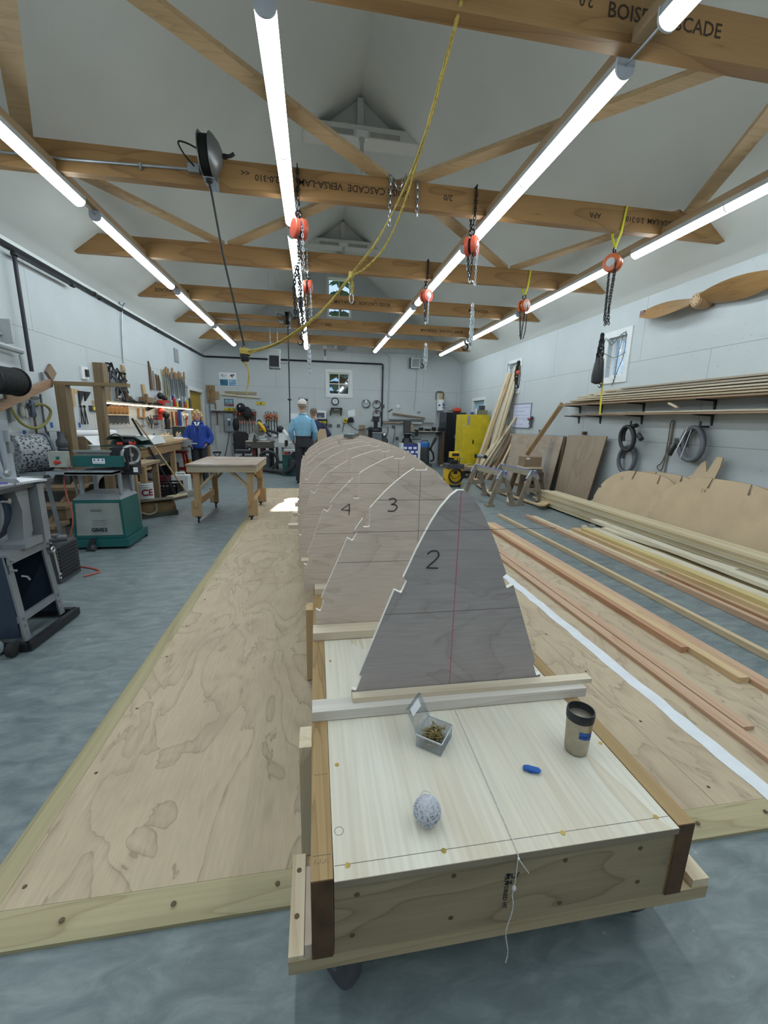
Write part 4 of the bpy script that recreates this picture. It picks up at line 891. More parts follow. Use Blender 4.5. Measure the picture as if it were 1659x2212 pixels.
P(t, 'panel', lean([(5.0, 0), (5.0, .72), (4.93, .78), (4.88, .74), (4.80, .78), (4.68, .85), (4.62, 1.0), (4.57, 1.04), (4.50, .9), (4.44, 1.10), (4.36, 1.10), (4.35, .98), (4.37, .8), (4.0, .74), (4.0, 0)], 4.66, 4.9, 1.1), [fibre, fib_e], smooth=False)
mah = wood('mahogany_sheet', (.40, .315, .24), (.30, .22, .16), 'Y', 3, 4, 3, .55, line_w=.35, soft=.5, stain=(.46, .41, .36))
mah2 = wood('veneer_sheet', (.32, .25, .18), (.23, .165, .11), 'Z', 3, 4, 5, .55, line_w=.35, soft=.5, stain=(.25, .19, .13))
t = T('leaning_sheet', 'wide pinkish plywood sheet leaning on the wall below the whiteboard', 'panel', (4.7, 8.9, 0), 'sheets leaning on the right wall'); P(t, 'sheet', lean([(10.15, 0), (10.15, 1.2), (7.72, 1.22), (7.72, 0)], 4.66, 4.88, 1.22, .02), [mah, dkwood_x], smooth=False)
t = T('leaning_sheet', 'brown veneer sheet standing upright, right of the pinkish sheet', 'panel', (4.7, 7.0, 0), 'sheets leaning on the right wall'); P(t, 'sheet', lean([(7.50, 0), (7.56, 1.25), (6.46, 1.27), (6.50, 0)], 4.66, 4.88, 1.27, .02), [mah2, dkwood_x], smooth=False)
O('shade_strip', MB().bar((4.86, 7.75, .02), (4.90, 7.7, 1.22), .05, .05), dkwood, 'dark strip put in for shade at the edge of the pinkish sheet', 'stick')  # dark bar put in for the shade behind the sheet's edge
O('steel_rule', MB().bar((4.66, 7.98, .35), (4.80, 8.02, 1.16), .035, .004, X_), plain('rule_steel', (.36, .42, .50), .4, .6), 'long grey-blue rule leaning on the pinkish sheet', 'ruler')
O('wall_hook', MB().box(4.93, 5.0, 7.17, 7.22, 1.27, 1.33), dkwood, 'small wooden block holding the top of the brown sheet', 'block')

# whiteboard, spray gun -------------------------------------------------------
t = T('whiteboard', 'white board with blue handwriting on the right wall', 'whiteboard', (XR, 9.76, 1.34))
P(t, 'surface', MB().box(XR - .018, XR - .004, 9.33, 10.2, 1.36, 1.91), plain('whiteboard_surface', (.62, .65, .80), .35, var=.02))
P(t, 'frame', MB().box(XR - .022, XR, 9.31, 10.22, 1.91, 1.93).box(XR - .022, XR, 9.31, 10.22, 1.34, 1.36).box(XR - .022, XR, 10.2, 10.22, 1.36, 1.91).box(XR - .022, XR, 9.31, 9.33, 1.36, 1.91), plain('board_frame', (.25, .25, .30), .4))
mb = MB(); rnd = random.Random(2)
for j, (z, y, n, s) in enumerate(((1.83, 10.05, 9, 0), (1.745, 10.04, 6, 0), (1.65, 10.05, 9, 0), (1.565, 10.02, 9, .02), (1.53, 9.62, 3, 0), (1.43, 10.08, 6, 0))):
    for i in range(n):
        y0 = y - i * .075; mb.tube([(XR - .0185, y0 - .009 * q, z + s * i / n + rnd.uniform(-.014, .016)) for q in range(7)], .0022, 4)
P(t, 'handwriting', mb, plain('board_marker', (.16, .18, .40), .8))
t = T('caulking_gun', 'dark handled tool hanging at the whiteboard corner', 'tool', (XR - .05, 9.2, 1.36)); P(t, 'barrel', MB().cyl((XR - .05, 9.24, 1.52), (XR - .05, 9.16, 1.6), .035).cyl((XR - .05, 9.18, 1.36), (XR - .05, 9.2, 1.54), .022), dgrey); P(t, 'trigger', MB().tube([(XR - .05, 9.24, 1.53), (XR - .05, 9.30, 1.45), (XR - .05, 9.24, 1.4), (XR - .05, 9.3, 1.36)], .008), steel); P(t, 'nozzle', MB().cyl((XR - .05, 9.32, 1.54), (XR - .05, 9.35, 1.58), .02), red)
def outlet(x, y, z, w, lab):
    t = T('wall_outlet', lab, 'outlet', (x, y, z), 'outlets on the walls')
    if w == 'R': P(t, 'plate', MB().box(x - .012, x, y - .035, y + .035, z, z + .11).bevel(.003), plain('outlet_plate', (.16, .165, .165), .4)); P(t, 'socket', MB().box(x - .015, x - .011, y - .015, y + .015, z + .015, z + .045).box(x - .015, x - .011, y - .015, y + .015, z + .06, z + .095), dgrey)
    else: P(t, 'plate', MB().box(x - .055, x + .055, y - .02, y, z, z + .11).bevel(.003), plain('outlet_plate', (.16, .165, .165), .4)); P(t, 'socket', MB().box(x - .035, x - .008, y - .024, y - .019, z + .03, z + .08).box(x + .008, x + .035, y - .024, y - .019, z + .03, z + .08), dgrey)
outlet(XR, 5.17, 1.19, 'R', 'grey outlet on the right wall between the two hose coils'); outlet(XR, 8.85, 1.22, 'R', 'grey outlet on the right wall above the pinkish sheet'); outlet(XR, 10.65, 1.22, 'R', 'grey outlet on the right wall by the leaning lumber')
outlet(.51, YB, 1.19, 'B', 'grey outlet on the back wall under the small shelf, left one'); outlet(.78, YB, 1.19, 'B', 'grey outlet on the back wall under the clock, right one'); outlet(2.67, YB, 1.19, 'B', 'grey outlet on the back wall under the wall planks'); outlet(2.8, YB, .8, 'B', 'low grey outlet on the back wall behind the drill press'); outlet(4.52, YB, 1.09, 'B', 'grey outlet on the back wall beside the black cabinet')

# propeller ---------------------------------------------------------------------
t = T('wooden_propeller', 'varnished wooden aeroplane propeller mounted high on the right wall', 'propeller', (XR - .14, 5.03, 3.02))
prop_m = wood('varnished_propeller', (.33, .19, .075), (.17, .09, .035), 'Y', 9, 7, 9, .3)
def blade(sgn, L, tipw):
    mb = MB(); rows = []; N = 16
    for i in range(N + 1):
        s = i / N; y = 5.03 + sgn * (.07 + s * L); ch = .055 + .085 * math.sin(math.pi * min(1, s * .95 + .12)) ** .8 * (1 if s < .9 else 1 - (s - .9) * 3); th = .045 * (1 - s * .75); tw = R(62 - 46 * s) * sgn
        zc = 3.025 + (.005 if sgn < 0 else .055 * s); u = V((math.cos(tw + math.pi / 2), 0, math.sin(abs(tw) + math.pi / 2) if False else math.sin(math.pi / 2 + 0) * 1)).normalized()
        u = V((math.sin(R(58 - 44 * s)) * sgn, 0, math.cos(R(58 - 44 * s)))); v = V((u.z, 0, -u.x)); c = V((XR - .165, y, zc))
        rows.append([mb.bm.verts.new(c + u * (ch * math.cos(a)) + v * (th * .5 * math.sin(a) * (1.2 if math.sin(a) > 0 else .5))) for a in [2 * math.pi * j / 14 for j in range(14)]])
    for A, B in zip(rows, rows[1:]): mb._bridge(A, B)
    mb._f(rows[0][::-1]); mb._f(rows[-1]); return mb
P(t, 'blade', blade(1, .92, .1), prop_m); P(t, 'blade', blade(-1, .95, .1), prop_m)
P(t, 'hub', MB().lathe((XR - .005, 5.03, 3.03), -X_, [(.085, 0), (.1, .04), (.1, .15), (.085, .2), (.03, .205)], 28), prop_m)
P(t, 'hub_face', MB().lathe((XR - .211, 5.03, 3.03), -X_, [(.07, 0), (.07, .006), (.01, .007)], 26), wood('hub_disc', (.47, .33, .18), (.36, .23, .11), 'Z', 9, 5, 8))
mb = MB()
for i in range(8):
    a = i * math.pi / 4 + .3; mb.cyl((XR - .213, 5.03 + .052 * math.cos(a), 3.03 + .052 * math.sin(a)), (XR - .22, 5.03 + .052 * math.cos(a), 3.03 + .052 * math.sin(a)), .007, n=8)
P(t, 'hub_bolts', mb, dkwood); P(t, 'tip_cover', MB().box(XR - .17, XR - .08, 5.95, 6.03, 3.05, 3.13).bevel(.01), plain('maroon_tip', (.12, .035, .04), .4)); P(t, 'wall_bracket', MB().box(XR - .012, XR, 4.95, 5.11, 2.95, 3.11), zinc)

# lumber shelves on the right wall ----------------------------------------------------
brk = plain('shelf_bracket', (.05, .055, .06), .5, .5)
for y, w in ((7.45, 'far end'), (6.83, 'under the window'), (5.86, 'middle'), (4.68, 'near')):
    for z, l in ((1.80, 'upper'), (1.615, 'lower')):
        O('shelf_bracket', MB().prism([(0, 0), (-.32, 0), (-.32, -.014), (-.03, -.025), (-.014, -.13), (0, -.14)], (XR, y - .012, z), X_, Z_, -.024), brk, 'dark shelf bracket on the right wall, %s lumber shelf, %s' % (l, w), 'bracket', 'brackets under the lumber shelves')
rnd = random.Random(4); G5 = 'thin strips on the upper wall rack'; names = ['against the wall', 'second from the wall', 'third from the wall', 'fourth from the wall', 'front edge']
mats = [wood('rack_strip_%s' % c, a, b, 'Y', 8, 5, 16) for c, a, b in (('grey', (.40, .34, .26), (.28, .22, .15)), ('tan', (.50, .40, .27), (.36, .26, .15)), ('red', (.33, .22, .14), (.22, .13, .07)), ('pale', (.56, .49, .37), (.42, .35, .24)))]
for j in range(7):
    for i in range(5):
        w = .055; x0 = XR - .015 - .062 * (i + 1); y1 = 7.7 - .22 * j * rnd.uniform(.5, 1.4) - (1.0 if rnd.random() < .2 else 0); y0 = 2.2 + rnd.uniform(0, .8)
        O('rack_strip', MB().bar((x0 + w / 2 + rnd.uniform(-.006, .006), y1, 1.812 + .034 * j + rnd.uniform(-.005, .005)), (x0 + w / 2, y0, 1.812 + .034 * j + rnd.uniform(0, .006)), w, .022), mats[rnd.randrange(4)], 'thin strip on the upper wall rack, %s layer, %s' % (LV[j], names[i]), 'strip', G5)
for i in range(4):
    for j in range(2): O('rack_strip', MB().bar((XR - .06 - .065 * i, 7.6 - .5 * i - .6 * j, 1.626 + .026 * j), (XR - .06 - .065 * i, 2.4, 1.626 + .026 * j), .055, .02), mats[(2 * i + j) % 4 if j else 2], 'thin strip on the lower wall rack, %s layer, %s' % (LV[j], names[i]), 'strip', 'thin strips on the lower wall rack')
O('rack_strip', MB().bar((XR - .33, 5.05, 1.76), (XR - .3, 4.93, 1.70), .05, .02), pale, 'short pale offcut poking down below the upper rack', 'strip')

# hoses on the right wall ------------------------------------------------------------
ghose = plain('grey_hose', (.13, .14, .16), .55, bump=.5, vs=14); bhose = plain('black_hose', (.02, .02, .024), .5, bump=.5, vs=14)
def coil(x, yc, zc, r1, r2, n, rt, tilt, seed):
    rnd = random.Random(seed); pts = []
    for i in range(n * 28 + 1):
        a = 2 * math.pi * i / 28; k = 1 + .09 * math.sin(a * .93 + seed); px = x - rt * 2.05 * (i / 28 / n) * n * .75
        y, z = r1 * k * math.cos(a), r2 * k * math.sin(a); pts.append((px, yc + y * math.cos(tilt) - z * math.sin(tilt) + .03 * math.sin(i / 28 * 2.1), zc + y * math.sin(tilt) + z * math.cos(tilt)))
    return pts
t = T('vacuum_hose', 'coiled grey vacuum hose tied with white cord, hung on the right wall', 'hose', (XR - .05, 4.8, .98), 'hoses hung on the right wall')
p = coil(XR - .04, 4.80, 1.22, .155, .215, 3, .028, R(-12), 1)
P(t, 'hose', MB().tube(p, .028, 10), ghose); P(t, 'cuff', MB().tube(spline([p[-1], (XR - .16, 4.98, 1.25), (XR - .16, 5.04, 1.16), (XR - .15, 5.09, 1.07)], 5), .027, 10), bhose)
P(t, 'tie_cord', MB().tube([(XR - .2, 4.83, 1.45), (XR - .2, 4.93, 1.2), (XR - .2, 4.95, 1.13), (XR - .2, 4.84, 1.4), (XR - .2, 4.77, 1.42), (XR - .2, 4.86, 1.05)], .004, 6), paper)
t = T('vacuum_hose', 'black hose coil over a grey one, hung on the right wall', 'hose', (XR - .05, 5.95, .8), 'hoses hung on the right wall')
p = coil(XR - .14, 5.88, 1.26, .14, .19, 2, .026, R(-18), 2); P(t, 'hose', MB().tube(p, .026, 10), bhose); P(t, 'cuff', MB().cyl((XR - .17, 5.70, 1.33), (XR - .18, 5.61, 1.26), .036).cyl((XR - .15, 5.9, 1.44), (XR - .16, 5.78, 1.46), .034), bhose)
t = T('vacuum_hose', 'grey hose coil hanging below the black coil on the right wall', 'hose', (XR - .05, 5.95, .7), 'hoses hung on the right wall')
p = coil(XR - .03, 5.98, .93, .17, .2, 2, .028, R(0), 5); P(t, 'hose', MB().tube(p, .028, 10), ghose); P(t, 'hanger_cord', MB().tube([(XR - .08, 5.9, 1.4), (XR - .06, 5.95, 1.12), (XR - .1, 5.85, 1.1), (XR - .08, 5.88, 1.4)], .006, 6), black)
for y, w in ((5.93, 'over the black hose coil'), (4.72, 'over the tied grey hose')): O('hose_peg', MB().box(XR - .14, XR, y - .012, y + .012, 1.45, 1.475).box(XR - .14, XR - .125, y - .012, y + .012, 1.475, 1.53), brk, 'dark wall peg ' + w, 'peg', 'hose pegs')
t = T('drive_belt', 'thin brown belt hanging in a narrow loop between the hoses', 'belt', (XR - .03, 5.27, .72)); P(t, 'loop', MB().tube(spline([(XR - .03, 5.27, 1.54), (XR - .03, 5.235, 1.5), (XR - .03, 5.25, 1.2), (XR - .03, 5.33, .95), (XR - .03, 5.40, .88), (XR - .03, 5.36, .83), (XR - .03, 5.30, .88), (XR - .03, 5.285, 1.2), (XR - .03, 5.29, 1.5)]), .008, 6, closed=True), plain('belt_brown', (.17, .14, .11), .8)); P(t, 'strap', MB().tube([(XR - .02, 5.26, 1.52), (XR - .02, 5.26, 1.1), (XR - .02, 5.27, .73)], .01, 6, flat=.4), plain('belt_brown', (.17, .14, .11), .8))

# string lights round the right windows ---------------------------------------------------
wire = plain('dark_green_wire', (.02, .05, .04), .6)
def fairy(y0, y1, z0, z1, lab, seed):
    rnd = random.Random(seed); t = T('string_lights', lab, 'lights', (XR - .03, (y0 + y1) / 2, z0), 'string lights round the right windows')
    path = spline([(XR - .025, y1 + .1, z0 + .1), (XR - .03, y1 + .08, z1), (XR - .03, y1 - .1, z1 - .12), (XR - .03, (y0 + y1) / 2, z1 - .05), (XR - .03, y0 + .03, z1 + .02), (XR - .03, y0 + .01, (z0 + z1) / 2), (XR - .03, y0 + .12, z0 + .05), (XR - .03, y0 + .2, z0 - .15)], 6)
    P(t, 'wire', MB().tube(path, .0045, 5).tube(spline([(XR - .03, y1 + .08, z0 + .42), (XR - .03, (y0 + y1) / 2, z0 + .3), (XR - .03, y0 - .02, z0 + .36)], 6), .0045, 5).tube(spline([(XR - .03, y0 + .08, z1), (XR - .03, y0 + .14, (z0 + z1) / 2), (XR - .03, y0 + .16, z0 - .1)], 6), .0045, 5), wire)
    mb = MB()
    for i in range(0, len(path), 3): mb.cyl(path[i], path[i] + V((rnd.uniform(-.02, -.005), rnd.uniform(-.03, .03), rnd.uniform(-.035, .03))), .006, .002, 6)
    P(t, 'bulbs', mb, wire)
fairy(6.43, 6.87, 2.26, 2.9, 'dark string lights draped around the nearer right wall window', 3); fairy(10.05, 10.62, 2.26, 2.94, 'dark string lights draped around the farther right wall window', 5)

# sawhorses ---------------------------------------------------------------------------
saw_w = wood('sawhorse_wood', (.26, .22, .17), (.17, .135, .10), 'Z', 7, 5, 10)
def sawhorse(x0, y0, x1, y1, h, lab):
    p0, p1 = V((x0, y0, 0)), V((x1, y1, 0)); d = (p1 - p0).normalized(); s = V((d.y, -d.x, 0))
    t = T('sawhorse', lab, 'sawhorse', ((x0 + x1) / 2, (y0 + y1) / 2, 0), 'sawhorses on the right')
    P(t, 'top_rail', MB().bar(p0 - d * .08 + Z_ * (h - .05), p1 + d * .08 + Z_ * (h - .05), .04, .10), wood('sawhorse_rail', (.36, .32, .25), (.25, .21, .15), 'Y', 7, 5, 10))
    P(t, 'rail_cap', MB().bar(p0 - d * .08 + Z_ * (h + .004), p1 + d * .085 + Z_ * (h + .004), .045, .008).bar(p1 + d * .082 + Z_ * (h + .008), p1 + d * .082 + Z_ * (h - .055), .047, .006, d), plain('blue_tape_cap', (.12, .16, .42), .6))
    for p in (p0, p1):
        for k in (-1, 1): P(t, 'leg', MB().bar(p + s * k * .02 + Z_ * (h - .02), p + s * k * .225 + Z_ * .03, .085, .036, d), saw_w)
        P(t, 'foot', MB().bar(p + s * -.30 + Z_ * .016, p + s * -.15 + Z_ * .016, .11, .032), saw_w); P(t, 'foot', MB().bar(p + s * .15 + Z_ * .016, p + s * .30 + Z_ * .016, .11, .032), saw_w)
        P(t, 'spreader', MB().bar(p + s * -.15 + d * .03 + Z_ * .28, p + s * .15 + d * .03 + Z_ * .28, .02, .08), saw_w)
        P(t, 'bracket', MB().bar(p + s * -.1 + Z_ * (h - .15), p + s * -.015 + Z_ * (h + .0), .07, .045, d).bar(p + s * .1 + Z_ * (h - .15), p + s * .015 + Z_ * (h + .0), .07, .045, d), zinc)
sawhorse(3.20, 7.95, 3.27, 6.87, .62, 'blue capped sawhorse nearer the boat moulds'); sawhorse(3.78, 8.05, 3.86, 6.92, .62, 'blue capped sawhorse nearer the wall')
t = T('work_trestle', 'dark weathered trestle with a wooden box on top', 'trestle', (4.3, 7.9, 0)); dk = wood('trestle_wood', (.17, .125, .085), (.09, .06, .04), 'Z', 7, 5, 10)
P(t, 'top', MB().box(4.08, 4.50, 7.72, 8.12, .50, .56), dk)
for sx, sy in ((0, 0), (0, 1), (1, 0), (1, 1)): P(t, 'leg', MB().bar((4.12 + .34 * sx, 7.77 + .3 * sy, .5), (4.02 + .54 * sx, 7.70 + .44 * sy, 0), .10, .035, Y_), dk)
P(t, 'side_board', MB().box(4.06, 4.52, 7.69, 7.715, .33, .50), plain('trestle_side', (.10, .07, .05), .8)); P(t, 'shelf', MB().box(4.06, 4.52, 7.74, 8.1, .20, .225), dkwood_x)
O('cardboard_box', MB().box(4.10, 4.52, 7.74, 8.02, .565, .575).box(4.10, 4.52, 7.80, 8.05, .576, .60), pale_x, 'two flat boards lying on the dark trestle', 'board')
t = T('wooden_box', 'small wooden box with a white label on the trestle', 'box', (4.32, 7.9, .6)); P(t, 'body', MB().box(4.14, 4.51, 7.8, 8.06, .602, .80).bevel(.004), wood('box_wood', (.28, .205, .13), (.19, .13, .075), 'X', 6, 4, 8)); P(t, 'label', MB().box(4.17, 4.25, 7.797, 7.80, .75, .785), paper)
O('leaning_post', MB().bar((4.42, 8.27, .805), (4.94, 7.98, 1.87), .09, .04, Y_), wood('post_wood', (.35, .23, .11), (.23, .135, .06), 'Z', 7, 5, 10), 'brown square post leaning on the wall from the wooden box', 'post')

# leaning lumber by the cabinets -----------------------------------------------------------
G6 = 'lumber leaning on the right wall'
pw = pale_z; gw = wood('greyed_board', (.40, .33, .24), (.28, .22, .15), 'Z', 8, 5, 14); bw = wood('brown_board', (.20, .12, .065), (.12, .065, .03), 'Z', 8, 5, 14)
for x0, y0, y1, zt, w, th, m, l in ((4.36, 11.05, 10.62, 2.72, .14, .04, pw, 'tall pale plank, leftmost, reaching the farther window'), (4.42, 10.94, 10.50, 2.70, .09, .04, pine_z, 'tall tan plank beside the leftmost'), (4.50, 10.80, 10.32, 2.62, .10, .03, pw, 'thin tall plank in the middle of the leaning row'),
                             (4.50, 10.68, 10.2, 2.85, .15, .04, pw, 'tallest pale plank, its top over the window trim'), (4.56, 10.55, 10.04, 2.85, .12, .04, pw, 'second tallest pale plank, right of the tallest'), (4.34, 10.80, 10.40, 1.72, .06, .03, gw, 'slim greyed stick among the planks'),
                             (4.22, 10.75, 10.30, 1.40, .17, .03, pw, 'wide short plank in front, cut square'), (4.28, 10.62, 10.00, 1.62, .07, .03, pw, 'slanting pale batten over the wide short plank'), (4.36, 10.45, 10.12, 1.30, .10, .03, gw, 'greyed narrow board, middle right'),
                             (4.46, 10.22, 9.98, 1.16, .14, .03, bw, 'dark brown board with a cut corner'), (4.40, 10.25, 10.05, .92, .12, .03, gw, 'short rough board before the dark brown one'), (4.50, 10.0, 9.86, 1.05, .08, .02, pw, 'thin pale strip at the right end'), (4.34, 10.38, 10.2, .80, .09, .03, bw, 'low dark offcut at the floor'), (4.16, 10.9, 10.6, 1.05, .12, .03, gw, 'greyed board leftmost at the front')):
    xt = XR - .03 if zt > 1.5 else XR - .12
    O('leaning_board', MB().bar((x0, y0, .0 if th < .1 else 0), (xt, y1, zt), w, th, X_), m, l, 'board', G6)
# ================================================================ LEFT SIDE: NEAR MACHINES
bs_grey = plain('bandsaw_grey', (.20, .215, .23), .42); bs_blue = plain('bandsaw_navy', (.03, .045, .075), .4)
t = T('band_saw', 'grey band saw on a navy wheeled stand, nearest machine on the left', 'machine', (-2.1, 2.9, 0))
x0, x1, ya, yb = -2.45, -1.81, 2.70, 3.10
mb = MB().box(x0, x1 - .03, ya, ya + .012, .07, .60).box(x0, x1 - .03, yb - .012, yb, .07, .60).box(x0, x0 + .012, ya, yb, .07, .60); P(t, 'stand_panel', mb, bs_blue)
P(t, 'stand_top', MB().box(x0 - .01, x1 - .02, ya - .005, yb + .005, .60, .615).bevel(.004), bs_grey)
fm = MB()
for y in (ya + .025, yb - .03): fm.bar((x1 - .045, y, .6), (x1, y + (.015 if y > 2.9 else -.01), .05), .05, .012, X_)
fm.box(x1 - .05, x1 - .02, ya, yb, .55, .60).box(x1 - .03, x1 - .008, ya, yb, .17, .215)
for y in (ya + .02, yb - .02):
    for z in (.575, .51, .2, .15, .1): fm.cyl((x1 - .02, y, z), (x1 + .004, y, z), .008, n=8)
P(t, 'stand_frame', fm, bs_grey)
mb = MB().bar((x0, ya - .04, .035), (x1 + .04, ya - .04, .035), .035, .05).bar((x1 + .04, ya - .05, .035), (x1 + .06, yb + .06, .035), .035, .05).bar((x0, yb + .05, .035), (x1 + .05, yb + .05, .035), .035, .05); P(t, 'mobile_base', mb, black)
for x, y in ((x1 - .02, ya - .09), (x0 + .05, ya - .09)): P(t, 'wheel', MB().lathe((x - .02, y, .045), X_, [(.02, 0), (.044, .003), (.044, .035), (.02, .04)], 20), rubber)
P(t, 'foot_lever', MB().lathe((x1 - .12, ya - .075, .06), -Y_, [(.05, 0), (.05, .01), (.02, .02)], 18), zinc)
P(t, 'column_foot', MB().prism([(-.12, 0), (.1, 0), (.1, .03), (.05, .05), (-.08, .05), (-.12, .03)], (-1.93, 2.94, .615), Y_, Z_, .13).bevel(.006), bs_grey)
mb = MB().prism([(0, 0), (.06, 0), (.1, .05), (.11, .34), (.02, .40), (-.01, .34), (.03, .2)], (-1.92, 2.86, .65), Y_, Z_, .09).bevel(.012, 2); P(t, 'trunnion_arm', mb, bs_grey)
P(t, 'column', MB().box(-1.86, -1.79, 3.0, 3.06, .615, 1.0).bevel(.005), bs_grey)
P(t, 'lower_wheel_cover', MB().lathe((-2.12, 2.83, .86), -Y_, [(.22, -.1), (.235, -.09), (.235, 0), (.2, .015), (.02, .02)], 36), bs_blue)
P(t, 'cover_rim', MB().torus((-2.12, 2.80, .86), Y_, .228, .018, 36, 8), bs_grey)
P(t, 'table', MB().box(-2.38, -1.80, 2.62, 3.2, .985, 1.012).box(-2.2, -1.95, 2.8, 3.05, .93, .985).bevel(.004), plain('cast_table', (.07, .075, .085), .35, .5))
P(t, 'tilt_knob', MB().lathe((-1.93, 2.70, .93), -Y_, [(.012, 0), (.012, .03), (.02, .032), (.02, .045)], 10).lathe((-1.86, 2.78, .93), X_, [(.012, 0), (.012, .03), (.016, .032), (.016, .042)], 10), steel)
mb = MB().box(-1.98, -1.93, 2.98, 3.05, 1.012, 1.40).tube([(-1.915, 2.95, 1.012), (-1.915, 2.95, 1.34)], .018).tube(spline([(-1.97, 2.92, 1.34), (-1.95, 2.92, 1.2), (-1.93, 2.92, 1.08), (-1.89, 2.92, 1.03)]), .022); P(t, 'upper_arm', mb, plain('pale_arm', (.30, .33, .37), .4))
P(t, 'guard_block', MB().box(-1.93, -1.885, 2.96, 3.0, 1.2, 1.27).cyl((-1.9, 2.96, 1.27), (-1.9, 2.96, 1.34), .016), bs_grey)
P(t, 'guide_knob', MB().lathe((-1.90, 2.92, 1.08), X_, [(.018, 0), (.024, .006), (.018, .02)], 14), steel)
mb = MB().box(-1.99, -1.95, 2.85, 2.9, 1.013, 1.04).box(-1.96, -1.92, 2.83, 2.87, 1.02, 1.05); P(t, 'blade_guide', mb, black)
P(t, 'latch', MB().tube([(x1 + .0, 2.76, .46), (x1 + .03, 2.76, .455), (x1 + .035, 2.77, .43)], .007), steel)
O('combination_wrench', MB().tube([(x1 + .022, 3.065, .52), (x1 + .03, 3.07, .36)], .008, 6, flat=.6).torus((x1 + .018, 3.064, .535), X_, .017, .006, 16, 6).torus((x1 + .033, 3.072, .338), X_, .017, .006, 12, 6, arc=(R(20), R(300))), steel, 'steel combination wrench hanging on the band saw stand', 'wrench')
t = T('spiral_notebook', 'open spiral notebook lying on the band saw table', 'notebook', (-1.95, 2.95, 1.013)); M = Matrix.Translation((-1.93, 2.92, 1.013)) @ Matrix.Rotation(R(70), 4, 'Z')
P(t, 'pages', MB().box(-.2, .19, -.11, .13, 0, .012).move(M), paper)
mb = MB()
for i in range(34): mb.torus((-.195 + .0115 * i, -.112, .006), X_, .008, .0012, 10, 4)
P(t, 'spiral', mb.move(M), dgrey); O('purple_pencil', MB().bar((-1.95, 2.72, 1.029), (-1.86, 2.85, 1.029), .012, .012), plain('purple_paint', (.10, .07, .30), .5), 'purple pencil lying on the spiral notebook', 'pencil')
# drum fan
t = T('drum_fan', 'dark drum fan with perforated grey casing by the left wall', 'fan', (-3.05, 5.02, 0))
perf, nt, bs = _new('perforated_steel'); tc = _n(nt, 'ShaderNodeTexCoord'); vo = _n(nt, 'ShaderNodeTexVoronoi'); _set(vo, Scale=38.); nt.links.new(tc.outputs['Object'], vo.inputs['Vector'])
nt.links.new(_ramp(nt, vo.outputs['Distance'], [(.35, (.025, .028, .032)), (.5, (.26, .28, .30))]), bs.inputs['Base Color']); bs.inputs['Roughness'].default_value = .5
a = V((.62, .78, 0)).normalized(); c = V((-3.09, 4.88, 1.03))
P(t, 'casing', MB().lathe(c, a, [(.19, 0), (.2, .01), (.2, .27), (.19, .28)], 36), perf); P(t, 'front_ring', MB().lathe(c + a * .265, a, [(.205, 0), (.212, .005), (.212, .03), (.19, .035), (.06, .02)], 36), bs_blue)
P(t, 'bright_band', MB().torus(c + a * .3, a, .203, .009, 36, 6, arc=(R(-20), R(100))), lgrey); P(t, 'stand', MB().bar((-3.2, 4.95, 0), (-3.14, 4.98, .84), .04, .04).bar((-2.88, 5.12, 0), (-2.94, 5.08, .84), .04, .04).box(-3.24, -2.84, 4.9, 5.2, .80, .84), grey)
# hose reel on the wall
t = T('hose_reel', 'black air hose reel mounted on the left wall', 'reel', (XL, 5.05, 1.62))
P(t, 'flange', MB().lathe((-3.16, 4.80, 1.77), Y_, [(.02, 0), (.145, .004), (.15, .01), (.145, .016)], 36), black); P(t, 'flange', MB().lathe((-3.16, 5.22, 1.77), Y_, [(.145, 0), (.15, .006), (.145, .012)], 36), black)
mb = MB()
for i in range(10): mb.torus((-3.16, 4.85 + .038 * i, 1.77), Y_, .122, .019, 32, 8)
P(t, 'wound_hose', mb, rubber); P(t, 'bolts', screws(MB(), [(-3.11, 4.797, 1.84), (-3.07, 4.797, 1.76), (-3.13, 4.797, 1.70)], -Y_, .008), steel)
P(t, 'wall_arm', MB().box(XL, -3.16, 4.99, 5.05, 1.73, 1.80).box(XL, XL + .02, 4.85, 5.2, 1.55, 2.0).tube([(-3.2, 4.78, 1.78), (-3.3, 4.7, 1.78)], .02), grey)
t = T('air_hose', 'yellow green air hose looping down from the hose reel to wall fittings', 'hose', (XL + .1, 5.6, 1.28))
P(t, 'hose', MB().tube(spline([(XL + .13, 5.2, 1.68), (XL + .11, 5.27, 1.58), (XL + .1, 5.41, 1.37), (XL + .1, 5.58, 1.285), (XL + .1, 5.76, 1.28), (XL + .1, 5.94, 1.36), (XL + .1, 6.03, 1.47), (XL + .09, 5.97, 1.54), (XL + .07, 5.86, 1.555), (XL + .06, 5.78, 1.54)]), .016, 8), plain('hose_yellow_green', (.27, .25, .07), .5))
P(t, 'fittings', MB().lathe((XL + .05, 5.77, 1.40), Z_, [(.025, 0), (.035, .03), (.025, .09), (.03, .14), (.02, .2)], 12).cyl((XL + .05, 5.70, 1.54), (XL + .05, 5.86, 1.54), .02).sphere((XL + .05, 5.75, 1.66), .04, 10), plain('fitting_blue_grey', (.12, .15, .19), .4, .6))
P(t, 'blow_wand', MB().tube([(XL + .05, 5.78, 1.4), (XL + .05, 5.78, 1.2), (XL + .045, 5.80, 1.02)], [.014, .012, .007], 8), plain('wand_brown', (.12, .07, .06), .5))
O('glove', MB().sphere((XL + .04, 5.62, 1.58), .05, 12, (.5, .7, 1.6)).sphere((XL + .04, 5.60, 1.46), .045, 10, (.5, .7, 1.5)).sphere((XL + .04, 5.66, 1.44), .04, 10, (.5, .6, 1.6)), plain('rag_cloth', (.42, .41, .38), .9), 'pale rag hanging on the left wall behind the air hose', 'rag')
